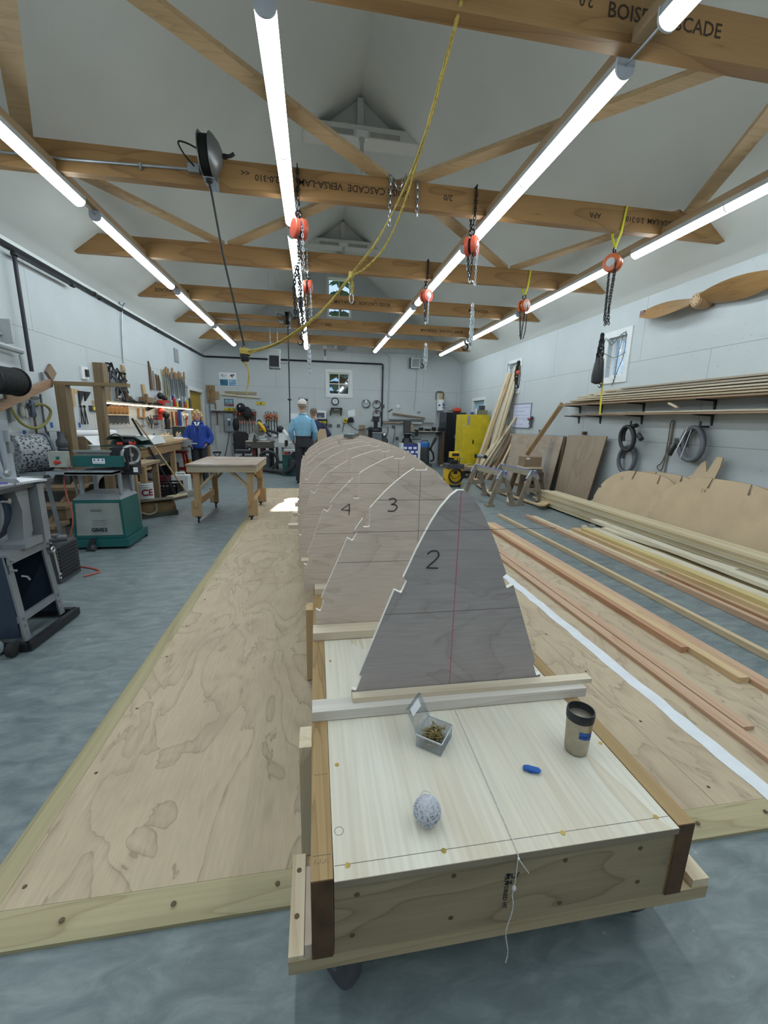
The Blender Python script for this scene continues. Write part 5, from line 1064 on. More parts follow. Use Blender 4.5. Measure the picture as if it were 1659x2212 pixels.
for x, y, z, l in ((5.64, 1.21, .05, 'lower left, under the hose loop'), (6.19, 1.3, .05, 'middle'), (6.86, 1.29, .05, 'behind the stair posts')):
    O('tape_scrap', MB().box(XL, XL + .002, x - .028, x + .028, y - .035, y + .035), tape_blue, 'small blue tape square on the left wall, ' + l, 'tape', 'tape squares on the left wall')
O('grease_gun', MB().tube([(XL + .04, 5.98, 1.68), (XL + .04, 5.97, 1.3), (XL + .04, 6.02, 1.1)], .012).tube([(XL + .04, 6.0, 1.22), (XL + .04, 6.03, 1.02)], .022), plain('gun_steel', (.20, .22, .24), .4, .8), 'thin grey grease gun hanging right of the air hose', 'tool')
O('wall_rack', MB().box(XL, XL + .04, 5.40, 5.46, 1.35, 1.85), grey, 'narrow grey upright bracket on the left wall behind the air hose', 'bracket')
O('pipe_bracket', MB().box(XL, XL + .03, 5.45, 5.68, 2.28, 2.31).box(XL, XL + .12, 5.5, 5.53, 2.2, 2.45).tube([(XL + .08, 5.3, 2.16), (XL + .08, 5.68, 2.14)], .035).tube([(XL + .08, 5.66, 2.1), (XL + .08, 5.69, 1.78)], .02), plain('pale_pipe', (.38, .40, .41), .5), 'pale pipe and bracket on the left wall above the hose reel', 'pipe')

# stairs, landing, rails -----------------------------------------------------------------
tread = wood('stair_tread', (.30, .21, .13), (.20, .13, .075), 'X', 6, 5, 10)
t = T('wooden_stairs', 'open wooden stairs against the left wall behind the band saw', 'stairs', (-3.15, 5.6, 0))
for i, (z, y) in enumerate(((.20, 5.10), (.38, 5.36), (.56, 5.62), (.74, 5.88))):
    P(t, 'tread', MB().box(XL + .01, -2.93, y, y + .30, z - .04, z).bevel(.004), tread)
    P(t, 'support_block', MB().box(-3.07, -2.97, y + .06, y + .26, 0 if i == 0 else z - .18, z - .041), tread)
P(t, 'stringer', MB().prism([(5.05, 0), (5.3, 0), (6.2, .62), (6.2, .70), (6.0, .66), (5.02, .05)], (-3.10, 0, 0), Y_, Z_, .03), tread)
P(t, 'landing', MB().box(XL + .01, -2.4, 6.08, 7.0, .74, .78).box(-2.5, -2.42, 6.1, 6.16, 0, .74).box(-2.5, -2.42, 6.9, 6.96, 0, .74), tread)
t = T('guard_rail', 'weathered timber guard rail with two posts beside the stairs', 'railing', (-2.8, 6.05, 0))
P(t, 'top_rail', MB().box(-3.25, -2.37, 6.0, 6.1, 1.80, 1.845), old_x)
P(t, 'sloping_rail', MB().bar((-3.27, 6.02, 1.82), (-3.33, 4.2, 1.19), .06, .09), wood('reddish_rail', (.33, .21, .13), (.23, .13, .07), 'Y', 8, 5, 12))
P(t, 'post', MB().bar((-3.145, 6.05, 0), (-3.145, 6.05, 1.80), .12, .13, Y_), old_z); P(t, 'post', MB().bar((-2.725, 6.05, 0), (-2.725, 6.05, 1.80), .10, .09, Y_), old_z)
O('canvas_tarp', MB().box(-3.36, -3.02, 6.12, 6.5, .782, .84).box(-3.34, -3.04, 6.14, 6.46, .842, .90).tube([(-3.34, 6.16, .93), (-3.04, 6.15, .925)], .045, 12).tube([(-3.34, 6.35, .93), (-3.08, 6.35, .925)], .05, 12).bevel(.02, 2), plain('olive_tarp', (.055, .06, .05), .9, bump=.3), 'folded olive canvas on the stair landing', 'canvas')
for i in range(4): O('plastic_tub', MB().lathe((-2.92, 6.3, .785 + .065 * i), Z_, [(.11, 0), (.12, .055), (.126, .056), (.126, .062), (.11, .062)], 24), white, 'white plastic tub in the stack behind the planer, ' + ['bottom', 'second', 'third', 'top'][i], 'tub', 'stacked white tubs')
O('wood_block', MB().box(-3.30, -3.14, 6.55, 6.62, .782, 1.05), tread, 'upright brown block behind the folded canvas', 'block')
t = T('hose_port', 'grey ribbed dust hose standing up at the wide rail post', 'hose', (-3.0, 5.9, .9)); P(t, 'ribbed_hose', MB().lathe((-3.16, 5.90, .95), Z_, [(.05, 0), (.06, .02), (.052, .04), (.062, .06), (.052, .08), (.064, .1), (.064, .16), (.04, .2), (.04, .28)], 20), dgrey); P(t, 'clamp_lever', MB().bar((-3.22, 5.86, .95), (-3.28, 5.84, 1.02), .03, .01), black)
P(t, 'stand_pipe', MB().cyl((-3.16, 5.9, .0), (-3.16, 5.9, .95), .035), dgrey)

# planer ------------------------------------------------------------------------------------
t = T('thickness_planer', 'green thickness planer on a wheeled base with a grey front panel', 'machine', (-2.33, 5.0, 0))
bx = lambda b, dx0, dx1, y0, y1, z0, z1, k=.02: b.hexa([(dx0 - k, y0 - k, z0), (dx1 + k, y0 - k, z0), (dx1 + k, y1, z0), (dx0 - k, y1, z0), (dx0, y0, z1), (dx1, y0, z1), (dx1, y1, z1), (dx0, y1, z1)])
P(t, 'cabinet', bx(MB(), -2.585, -2.105, 4.86, 5.30, .12, .545).bevel(.012, 2), teal)
mb = MB().prism([(-.23, 0), (.23, 0), (.215, .355), (-.215, .355)], (-2.343, 4.838, .155), X_, V((0, .04, 1)).normalized(), -.004); P(t, 'front_panel', mb, plain('planer_panel', (.27, .29, .275), .45))
mb = MB()
for z in (.27, .295, .32): mb.bar((-2.41, 4.848, z), (-2.27, 4.848, z), .012, .008)
P(t, 'vent_louvers', mb, plain('planer_louver', (.18, .195, .185), .45))
P(t, 'emblem', MB().lathe((0, 0, 0), Z_, [(1, 0), (1, .004)], 32).move(Matrix.Translation((-2.343, 4.855, .43)) @ Matrix.Rotation(R(87.5), 4, 'X') @ Matrix.Diagonal((.10, .042, 1, 1))), plain('emblem_black', (.015, .014, .012), .4))
P(t, 'emblem_lettering', MB().text('Grizzly', .042, (-2.36, 4.847, .43), X_, V((0, .04, 1)), .001), plain('emblem_gold', (.12, .10, .08), .4), smooth=False)
P(t, 'model_lettering', MB().text('G0453', .058, (-2.343, 4.833, .215), X_, V((.0, .04, 1)), .0025), plain('panel_ink', (.015, .03, .045), .5), smooth=False)
mb = MB().box(-2.64, -2.05, 4.80, 4.86, .03, .115).box(-2.64, -2.05, 5.29, 5.35, .03, .115).box(-2.11, -2.05, 4.86, 5.29, .03, .115).box(-2.64, -2.58, 4.86, 5.29, .03, .115); P(t, 'mobile_base', mb.bevel(.006), teal)
P(t, 'caster', MB().lathe((-2.40, 4.76, .035), X_, [(.02, 0), (.035, .003), (.035, .03), (.02, .033)], 18), dgrey); P(t, 'foot_pedal', MB().hexa([(-2.46, 4.74, .01), (-2.40, 4.74, .01), (-2.40, 4.75, .015), (-2.46, 4.75, .015), (-2.43, 4.80, .13), (-2.37, 4.80, .13), (-2.37, 4.81, .13), (-2.43, 4.81, .13)]), blackm)
for x in (-2.1, -2.6): P(t, 'wheel', MB().cyl((x, 5.34, .03), (x + .04, 5.34, .03), .03), rubber)
P(t, 'base_top', MB().hexa([(-2.585, 4.86, .545), (-2.105, 4.86, .545), (-2.105, 5.30, .545), (-2.585, 5.30, .545), (-2.54, 4.93, .60), (-2.15, 4.93, .60), (-2.15, 5.28, .60), (-2.54, 5.28, .60)]), grey)
mb = MB()
for x, y in ((-2.13, 4.95), (-2.52, 4.95), (-2.13, 5.25), (-2.52, 5.25)): mb.cyl((x, y, .59), (x, y, .83), .022, n=12)
P(t, 'column', mb, zinc)
P(t, 'table', MB().box(-2.55, -2.10, 4.72, 5.42, .83, .86).box(-2.72, -2.10, 4.72, 4.92, .838, .866).prism([(-.03, 0), (.03, 0), (.0, -.05)], (-2.66, 4.725, .838), X_, Z_, .01).bevel(.003), zinc)
P(t, 'head', MB().box(-2.54, -2.06, 4.88, 5.32, .90, 1.015).bevel(.03, 3), teal)
P(t, 'data_plate', MB().box(-2.345, -2.225, 4.874, 4.878, .935, .99), paper)
mb = MB()
for i in range(3): mb.prism([(-.012, -.008), (.012, -.008), (0, .012)], (-2.325 + .04 * i, 4.8735, .975), X_, Z_, -.0008)
for i in range(7): mb.box(-2.335 + .016 * i, -2.325 + .016 * i, 4.8728, 4.8738, .945, .948)
P(t, 'plate_print', mb, blue, smooth=False)
P(t, 'head_cover', MB().box(-2.52, -2.2, 4.95, 5.25, 1.015, 1.05).box(-2.55, -2.18, 4.93, 4.955, 1.05, 1.075).box(-2.5, -2.2, 5.0, 5.2, 1.05, 1.06).bevel(.006), plain('cover_grey', (.24, .25, .245), .5))
P(t, 'gear_case', MB().box(-2.20, -2.03, 4.95, 5.3, .86, 1.10).bevel(.015, 2).box(-2.16, -1.96, 5.0, 5.12, .80, .90), black)
P(t, 'handwheel', MB().lathe((-2.02, 5.02, 1.02), V((.8, -.6, 0)), [(.095, -.02), (.11, -.012), (.11, .012), (.095, .02), (.083, .012), (.083, -.012)], 32, cap=False).bar((-2.02, 5.02, .925), (-2.02, 5.02, 1.115), .02, .012).cyl((-2.04, 5.03, 1.02), (-2.0, 5.0, 1.02), .02).cyl((-2.01, 4.99, .945), (-1.94, 4.99, .945), .007), plain('handwheel_grey', (.34, .35, .35), .4, .5))
P(t, 'switch_box', MB().box(-2.72, -2.56, 4.80, 4.88, .905, 1.065).bevel(.005), plain('switch_grey', (.36, .38, .345), .5)); P(t, 'stop_button', MB().lathe((-2.65, 4.80, .955), -Y_, [(.022, 0), (.022, .01), (.016, .018)], 18).lathe((-2.62, 4.80, .955), -Y_, [(.014, 0), (.014, .006)], 14), red); P(t, 'start_button', MB().box(-2.645, -2.617, 4.793, 4.80, .985, 1.015), teal)
P(t, 'switch_post', MB().tube([(-2.57, 4.9, .9), (-2.57, 4.95, .6)], .012), grey)
P(t, 'warning_label', MB().box(-2.0, -1.955, 4.995, 4.999, .83, .885), paper)
P(t, 'clear_cord', MB().tube(spline([(-2.57, 4.85, .90), (-2.60, 4.8, .78), (-2.585, 4.78, .6), (-2.56, 4.78, .45), (-2.57, 4.78, .3), (-2.63, 4.8, .14), (-2.7, 4.85, .02), (-2.5, 4.4, .008), (-2.1, 4.15, .008), (-2.02, 4.05, .008), (-2.1, 3.95, .008)]), .008, 6), plain('coral_cord', (.42, .10, .07), .6), 'coral red power cord')
t = T('dust_hood', 'dark green dust hood with red cylinders lying over the planer', 'hood', (-2.1, 5.25, 1.1))
mb = MB().prism([(-.25, 0), (.24, 0), (.19, .07), (.12, .115), (-.12, .12), (-.19, .08)], (-2.12, 5.36, 1.10), X_, Z_, .02); mb.prism([(-.25, 0), (.24, 0), (.2, .02), (-.2, .02)], (-2.12, 5.36, 1.10), X_, Z_, .26); mb.prism([(-.19, .08), (-.12, .12), (.12, .115), (.19, .07), (.18, .062), (.11, .105), (-.11, .11), (-.18, .072)], (-2.12, 5.36, 1.10), X_, Z_, .24)
P(t, 'shell', mb, plain('hood_green', (.02, .05, .045), .4)); P(t, 'motor', MB().cyl((-2.1, 5.14, 1.155), (-2.0, 5.13, 1.155), .035), black); P(t, 'red_cylinder', MB().cyl((-2.13, 5.13, 1.13), (-2.19, 5.13, 1.13), .022).cyl((-2.0, 5.13, 1.14), (-2.06, 5.12, 1.14), .03), red); P(t, 'lead', MB().tube(spline([(-2.28, 5.12, 1.2), (-2.2, 5.11, 1.24), (-2.14, 5.1, 1.22), (-2.1, 5.1, 1.15)]), .006), black)
t = T('tool_case', 'black ribbed tool case standing on the floor behind the band saw', 'case', (-2.24, 3.93, 0)); mb = MB().box(-2.36, -2.2, 3.80, 4.12, .005, .33).bevel(.012, 2); P(t, 'body', mb, dgrey)
mb = MB()
for i in range(9): mb.box(-2.2, -2.19, 3.82, 4.1, .04 + .032 * i, .055 + .032 * i)
P(t, 'ribs', mb, black); P(t, 'handle', MB().tube([(-2.28, 3.88, .33), (-2.28, 3.88, .365), (-2.28, 4.04, .365), (-2.28, 4.04, .33)], .012), black)
O('sander', MB().tube([(-2.34, 3.82, .385), (-2.22, 3.86, .395), (-2.16, 3.9, .39)], [.03, .032, .03], 12).box(-2.26, -2.2, 3.83, 3.9, .405, .43), plain('sander_grey', (.10, .105, .11), .5), 'grey grip tool with yellow label lying on the tool case', 'tool')
O('tool_label', MB().box(-2.255, -2.205, 3.835, 3.84, .392, .425), yellow, 'yellow paper label on the grip tool', 'label')

# floor clutter beyond the planer ------------------------------------------------------------
t = T('canvas_tool_bag', 'long brown canvas tool bag with strap handles on the floor', 'bag', (-2.5, 6.4, 0)); M = Matrix.Translation((-2.50, 6.42, 0)) @ Matrix.Rotation(R(35), 4, 'Z')
mb = MB(); rows = []
for i in range(9):
    s = i / 8; u = -.42 + .84 * s; k = 1 - .12 * (2 * s - 1) ** 4; rows.append([mb.bm.verts.new(M @ V((u, .15 * k * a, .235 * k * b + .003))) for a, b in ((-1, 0), (-1.05, .25), (-.8, .7), (-.25, 1), (.25, 1), (.8, .7), (1.05, .25), (1, 0))])
for A, B in zip(rows, rows[1:]): mb._bridge(A, B)
mb._f(rows[0][::-1]); mb._f(rows[-1]); P(t, 'body', mb, canvas)
P(t, 'bottom_trim', MB().box(-.43, .43, -.165, .165, .003, .07).bevel(.01).move(M), plain('bag_trim', (.06, .065, .05), .8)); P(t, 'flap', MB().box(-.42, .42, -.12, .06, .232, .246).bevel(.004).move(M), plain('bag_flap', (.09, .085, .06), .85))
P(t, 'strap_handle', MB().tube([M @ V(q) for q in spline([(-.12, -.15, .2), (-.08, -.2, .12), (.02, -.21, .07), (.12, -.2, .1), (.14, -.155, .2)])], .014, 6, flat=.3), plain('bag_strap', (.16, .15, .11), .85))
t = T('milk_crate', 'black slotted milk crate on the floor under the broom poles', 'crate', (-2.65, 7.95, 0)); mb = MB(); x0, x1, y0, y1 = -2.88, -2.45, 7.82, 8.2
for z in (.01, .07, .13, .19, .25): mb.box(x0, x1, y0, y0 + .012, z, z + .03).box(x0, x1, y1 - .012, y1, z, z + .03).box(x0, x0 + .012, y0, y1, z, z + .03).box(x1 - .012, x1, y0, y1, z, z + .03)
P(t, 'sides', mb, black); mb = MB()
for i in range(8):
    u = i / 7; mb.box(x0 + (x1 - x0 - .02) * u, x0 + (x1 - x0 - .02) * u + .02, y0, y0 + .012, .01, .28).box(x1 - .012, x1, y0 + (y1 - y0 - .02) * u, y0 + (y1 - y0 - .02) * u + .02, .01, .28)
P(t, 'slats', mb, black); P(t, 'contents', MB().box(x0 + .02, x1 - .02, y0 + .02, y1 - .02, .012, .2), dgrey)
def bucket(x, y, r, h, m, lab, txt=None, z=0):
    t = T('bucket', lab, 'bucket', (x, y, z)); P(t, 'body', MB().lathe((x, y, z + .002), Z_, [(r * .86, 0), (r, h), (r * .93, h), (r * .8, .01)], 28, cap=False).lathe((x, y, z + .002), Z_, [(r * .86, 0), (r * .86, .004)], 28), m)
    mb = MB().torus((x, y, z + h - .02), Z_, r * 1.01, .007, 28, 6).torus((x, y, z + h - .055), Z_, r * .99, .005, 28, 6); P(t, 'rim', mb, m)
    if txt: P(t, 'lettering', cyl_text(txt, .15, (x, y, z + h * .52), r * .945, -62), plain('bucket_print', (.22, .01, .03), .5), smooth=False)
    return t
def cyl_text(s, size, c, r, adeg):
    mb = MB().text(s, size, (0, 0, 0), X_, Z_, size * .03); a0 = R(adeg)
    bmesh.ops.subdivide_edges(mb.bm, edges=[e for e in mb.bm.edges if e.calc_length() > .03], cuts=2)
    for v in mb.bm.verts:
        a = a0 + v.co.x / r; v.co = V((c[0] + (r + .004) * math.cos(a), c[1] + (r + .004) * math.sin(a), c[2] + v.co.z))
    return mb
bucket(-2.86, 7.55, .14, .34, white, 'white bucket with dark red letters behind the canvas bag', 'CE')
bucket(-3.02, 7.85, .14, .36, orange, 'orange bucket partly behind the white lettered bucket')
O('grey_cloth', MB().sphere((-2.95, 7.8, .42), .14, 14, (1, .9, .4)).sphere((-2.83, 7.72, .40), .1, 12, (1, .9, .5)), plain('grey_cloth', (.10, .11, .115), .9, bump=.3), 'grey cloth heaped over the buckets', 'cloth')
t = T('jerrycan', 'white translucent plastic jerrycan near the red stool', 'can', (-2.56, 8.5, 0)); P(t, 'body', MB().box(-2.72, -2.43, 8.42, 8.66, .004, .34).bevel(.05, 4), plain('jerrycan_plastic', (.62, .66, .66), .4)); P(t, 'handle', MB().tube([(-2.66, 8.52, .33), (-2.66, 8.52, .385), (-2.50, 8.52, .385), (-2.50, 8.52, .33)], .018), plain('jerrycan_plastic', (.62, .66, .66), .4)); P(t, 'label', MB().box(-2.58, -2.5, 8.414, 8.419, .17, .27), plain('can_label', (.55, .60, .70), .6)); P(t, 'print', MB().box(-2.575, -2.515, 8.4125, 8.4145, .24, .25).box(-2.575, -2.505, 8.4125, 8.4145, .215, .222), blue, smooth=False)
t = T('push_broom', 'push broom with black pole leaning on the workbench', 'broom', (-2.45, 7.75, 0)); P(t, 'pole', MB().cyl((-2.45, 7.76, .07), (-2.79, 7.12, 1.40), .016), black); P(t, 'head', MB().obox((-2.44, 7.78, .07), (.06, .42, .045), (0, 0, R(-28))), pale); P(t, 'bristles', MB().obox((-2.44, 7.78, .026), (.07, .40, .045), (0, 0, R(-28))), plain('bristle_brown', (.09, .06, .04), .9))
t = T('push_broom', 'push broom with tan pole and grey bristles leaning on the workbench', 'broom', (-2.33, 8.0, 0)); P(t, 'pole', MB().cyl((-2.34, 8.02, .08), (-2.79, 7.24, 1.38), .014), pine_z); P(t, 'head', MB().obox((-2.32, 8.05, .095), (.07, .45, .03), (0, 0, R(-28))), plain('broom_block', (.25, .24, .22), .8)); P(t, 'bristles', MB().obox((-2.32, 8.05, .042), (.10, .45, .08), (0, 0, R(-28))), plain('bristle_grey', (.22, .225, .22), .9))
O('red_carton', MB().box(-3.32, -2.98, 8.9, 9.2, .002, .25), plain('red_carton', (.16, .02, .025), .7), 'dark red carton under the workbench behind the crate', 'carton')
O('carton', MB().box(-3.35, -3.05, 8.35, 8.65, .002, .42), plain('brown_carton', (.16, .115, .07), .85), 'brown carton under the workbench beside the red carton', 'carton')
O('tool_tote', MB().box(-3.38, -2.98, 9.35, 9.8, .002, .45).bevel(.03, 2), black, 'black plastic tote under the workbench near the stool', 'tote')
O('cement_bag', MB().sphere((-3.25, 6.75, .22), .24, 16, (.7, 1, .95)), plain('pale_sack', (.45, .42, .35), .85, bump=.2), 'pale sack on the floor behind the planer legs', 'sack')
O('hose_ring', MB().torus((-2.95, 6.5, .3), (1, .2, .1), .22, .075, 28, 10), rubber, 'black hose coil standing on edge behind the planer', 'hose')

# stool, rolling table -----------------------------------------------------------------------
t = T('red_stool', 'red painted wooden stool tucked under the workbench end', 'stool', (-3.12, 10.35, 0)); P(t, 'seat', MB().box(-3.33, -2.95, 10.2, 10.5, .62, .655).bevel(.008), red)
for sx, sy in ((-1, -1), (-1, 1), (1, -1), (1, 1)): P(t, 'leg', MB().bar((-3.14 + .13 * sx, 10.35 + .1 * sy, .62), (-3.14 + .21 * sx, 10.35 + .17 * sy, 0), .045, .035, Y_), red)
P(t, 'stretcher', MB().bar((-3.31, 10.2, .25), (-2.97, 10.2, .25), .03, .04).bar((-3.31, 10.5, .25), (-2.97, 10.5, .25), .03, .04).bar((-3.32, 10.2, .2), (-3.32, 10.5, .2), .03, .04).bar((-2.96, 10.2, .2), (-2.96, 10.5, .2), .03, .04), red)
O('yellow_bucket', MB().lathe((-3.1, 11.0, .002), Z_, [(.12, 0), (.14, .4), (.02, .405)], 20), yellow, 'yellow container behind the red stool', 'bucket')
t = T('rolling_table', 'pine work table on black casters, paint splashed top', 'table', (-1.26, 6.5, 0)); tw = wood('table_wood', (.43, .29, .15), (.29, .18, .08), 'Z', 7, 5, 10, knots=1.6); top_m = wood('splashed_top', (.33, .25, .19), (.24, .17, .125), 'X', 4, 5, 5, stain=(.52, .47, .44))
X0, X1, YA, YC = -1.73, -.80, 5.93, 7.15
P(t, 'tabletop', MB().box(X0, X1, YA, YC, .795, .82).bevel(.003), top_m); ap = wood('apron', (.40, .33, .21), (.28, .22, .13), 'X', 7, 5, 12, stain=(.36, .38, .38))
for b in ((X0 + .01, X1 - .01, YA + .01, YA + .045), (X0 + .01, X1 - .01, YC - .045, YC - .01), (X0 + .01, X0 + .045, YA + .045, YC - .045), (X1 - .045, X1 - .01, YA + .045, YC - .045)): P(t, 'apron', MB().box(*b, .71, .795), ap)
for sx in (0, 1):
    xa = X0 + .07 if sx == 0 else X1 - .15
    for sy in (0, 1):
        y = YA + .05 if sy == 0 else YC - .13
        P(t, 'leg', MB().box(xa, xa + .085, y, y + .04, .09, .71), tw); P(t, 'leg_block', MB().box(xa - .045 if sx == 0 else xa + .085, xa if sx == 0 else xa + .13, y, y + .04, .085, .32), tw)
        d = 1 if sx == 0 else -1; xm = xa + .04
        P(t, 'brace', MB().bar((xm + d * .02, y + .06, .47), (xm + d * .27, y + .06, .73), .035, .08, Y_), wood('pale_brace', (.46, .37, .24), (.32, .24, .14), 'X', 7, 5, 10))
        P(t, 'side_brace', MB().bar((xm, y + (.05 if sy == 0 else -.01), .5), (xm, y + (.27 if sy == 0 else -.23), .73), .035, .07, X_), tw)
        c = P(t, 'caster', MB().box(xm - .04, xm + .04, y - .01, y + .07, .080, .088).lathe((xm, y + .02, .06), Z_, [(.02, 0), (.022, .02)], 12), black); P(c, 'wheel', MB().lathe((xm - .012, y + .01, .034), X_, [(.02, 0), (.034, .003), (.034, .021), (.02, .024)], 20), rubber); P(c, 'hub', MB().cyl((xm - .014, y + .01, .034), (xm + .014, y + .01, .034), .013), lgrey)
    P(t, 'long_stretcher', MB().bar((xm - .02, YA + .03, .27), (xm - .02, YC - .02, .27), .04, .09), wood('orange_stretcher', (.47, .31, .17), (.34, .20, .09), 'Y', 7, 5, 12))

# workbench ------------------------------------------------------------------------------------
bench_m = wood('bench_wood', (.40, .26, .13), (.26, .155, .07), 'Y', 6, 5, 10, stain=(.46, .36, .22))
t = T('workbench', 'long wooden workbench along the left wall under the tool shelf', 'workbench', (-3.08, 9.7, 0)); BZ = .97
P(t, 'top', MB().box(XL + .02, -2.75, 7.3, 12.1, BZ - .05, BZ).bevel(.004), bench_m); P(t, 'apron', MB().box(-2.83, -2.79, 7.34, 12.06, BZ - .20, BZ - .05), wood('bench_apron', (.33, .20, .10), (.21, .12, .055), 'Y', 6, 5, 10))
for y in (7.45, 9.0, 10.9, 11.9): P(t, 'leg', MB().box(-2.90, -2.81, y, y + .09, 0, BZ - .05), bench_m)
P(t, 'lower_shelf', MB().box(XL + .05, -2.95, 7.4, 9.0, .50, .53), bench_m); P(t, 'back_rail', MB().box(XL + .01, XL + .04, 7.3, 12.1, .9, BZ + .03), bench_m)
t = T('bench_vise', 'grey iron vise on the workbench front beside the woman', 'vise', (-2.72, 9.5, .8)); P(t, 'jaw', MB().box(-2.82, -2.66, 9.42, 9.62, .82, .965).box(-2.66, -2.60, 9.45, 9.58, .85, .96).bevel(.01), zinc); P(t, 'screw', MB().cyl((-2.6, 9.52, .88), (-2.5, 9.52, .88), .018).cyl((-2.52, 9.44, .88), (-2.52, 9.6, .88), .008), steel)
O('drawer_box', MB().box(-3.10, -2.86, 8.3, 9.2, BZ + .001, BZ + .10).bevel(.004), pale, 'pale wooden tray near the workbench front', 'tray')
t = T('blueprint_roll', 'thick roll of white paper lying behind the rail posts', 'paper roll', (-3.1, 6.6, 1.1)); P(t, 'roll', MB().cyl((-3.22, 6.25, 1.19), (-3.08, 7.15, 1.17), .05, n=18), paper); P(t, 'hanging_sheet', MB().quad([(-3.10, 6.3, 1.16), (-3.08, 6.75, 1.15), (-3.02, 6.72, 1.05), (-3.05, 6.45, 1.02)]), paper); P(t, 'cradle', MB().box(-3.38, -3.1, 6.35, 6.39, .78, 1.14).box(-3.38, -3.0, 6.9, 6.94, .78, 1.12), tread)
P(t, 'print', MB().text('plan', .05, (-3.045, 6.58, 1.10), Y_, V((.05, 0, -.1)) * -1), lgrey, smooth=False)
O('paper_sheets', MB().prism([(0, 0), (.9, 0), (.7, .13), (.4, .15), (.1, .05)], (-3.0, 7.35, BZ + .002), Y_, Z_, .3), paper, 'large curved sheet of white paper on the near end of the workbench', 'paper')
O('leather_apron', MB().sphere((-2.88, 8.0, BZ + .04), .12, 14, (1, 1.8, .5)).sphere((-2.78, 7.75, .9), .09, 12, (.6, 1.6, 1.3)), plain('tan_leather', (.28, .17, .09), .8, bump=.2), 'crumpled tan leather apron over the bench edge', 'apron')
O('paper_sheets', MB().box(-3.15, -2.78, 9.75, 10.4, BZ + .001, BZ + .012), paper, 'flat white paper pad at the far end of the workbench', 'paper')
t = T('tool_caddy', 'dark green tool box at the far end of the workbench', 'box', (-3.12, 10.8, BZ)); P(t, 'body', MB().prism([(0, 0), (.5, 0), (.5, .16), (.0, .24)], (-3.28, 10.5, BZ + .001), Y_, Z_, .3).bevel(.01), plain('caddy_green', (.03, .05, .045), .5)); P(t, 'lid', MB().bar((-3.13, 10.49, BZ + .25), (-3.13, 11.0, BZ + .17), .3, .012), lgrey)
rnd = random.Random(8); odd = ['hand drill', 'glue bottle', 'pliers', 'clamp', 'sanding block', 'mallet', 'brush', 'spanner', 'knife', 'square', 'file', 'jar', 'tin']
for i in range(13):
    y = 8.85 + .17 * i; x = -3.28 + rnd.uniform(0, .3); mm = [black, dgrey, zinc, pine, dkwood][rnd.randrange(5)]; mb = MB()
    if i % 3 == 0: mb.lathe((x, y, BZ + .001), Z_, [(.035, 0), (.035, .09), (.015, .11), (.015, .13)], 12)
    elif i % 3 == 1: mb.tube([(x - .08, y - .05, BZ + .03), (x, y, BZ + .035), (x + .1, y + .04, BZ + .03)], [.028, .02, .012], 8)
    else: mb.obox((x, y, BZ + .04), (.07, .18, .07), (0, 0, rnd.uniform(-1, 1))).tube([(x, y, BZ + .07), (x + .02, y + .06, BZ + .12)], .014)
    O(odd[i].replace(' ', '_'), mb, mm, '%s among the tools on the workbench top, %s from its near end' % (odd[i], ['first', 'second', 'third', 'fourth', 'fifth', 'sixth', 'seventh', 'eighth', 'ninth', 'tenth', 'eleventh', 'twelfth', 'last'][i]), 'tool', 'small tools on the workbench')

# tool wall above the bench -------------------------------------------------------------------
t = T('tool_shelf', 'long tool shelf on the left wall with a lit strip below', 'shelf', (XL, 9.7, 1.62)); P(t, 'board', MB().box(XL, XL + .22, 7.28, 12.15, 1.635, 1.66), pale); P(t, 'lit_strip', MB().box(XL + .17, XL + .20, 7.3, 12.1, 1.618, 1.634), emit('warm_strip', (1.0, .80, .55), 9.0))
for y in (7.6, 9.5, 11.6): P(t, 'bracket', MB().prism([(0, 0), (.2, 0), (0, -.1)], (XL, y, 1.634), X_, Z_, .015), black)
t = T('chisel_rack', 'pale rail holding a row of chisels below the tool shelf', 'rack', (XL, 8.07, 1.44)); P(t, 'rail', MB().box(XL, XL + .06, 7.63, 8.52, 1.44, 1.46), pale)
chis = T('chisel', '', 'chisel', (0, 0, 0), 'chisels in the rail below the tool shelf')
P(chis, 'handle', MB().lathe((0, 0, .02), Z_, [(.011, 0), (.017, .03), (.016, .08), (.019, .11), (.012, .125)], 10), wood('chisel_handle', (.36, .19, .07), (.22, .10, .03), 'Z', 9, 5, 6, .4)); P(chis, 'blade', MB().box(-.004, .004, -.012, .012, -.16, .02), plain('chisel_steel', (.14, .145, .15), .4, .8))
names16 = ['first', 'second', 'third', 'fourth', 'fifth', 'sixth', 'seventh', 'eighth', 'ninth', 'tenth', 'eleventh', 'twelfth', 'thirteenth', 'fourteenth', 'fifteenth', 'sixteenth']
for i in range(16):
    l = 'wood handled chisel in the rail, %s from its near end' % names16[i]; loc = (XL + .035, 7.68 + .052 * i, 1.445 + .012 * ((i * 7) % 3))
    if i == 0: chis.location = loc; chis['label'] = l
    else: dup(chis, loc, l)
saw = T('hand_saw', '', 'saw', (0, 0, 0), 'hand saws hung on the left wall')
P(saw, 'blade', MB().prism([(-.05, 0), (.05, 0), (.02, -.5), (-.025, -.5)], (0, 0, 0), Y_, Z_, .003), plain('saw_steel', (.24, .26, .28), .4, .8)); P(saw, 'handle', MB().prism([(-.06, -.02), (.055, -.02), (.05, .05), (.065, .12), (.0, .13), (-.03, .1), (-.05, .04)], (-.008, 0, 0), Y_, Z_, .02).bevel(.004), wood('saw_handle', (.30, .18, .09), (.17, .09, .04), 'Y', 9, 5, 5, .5))
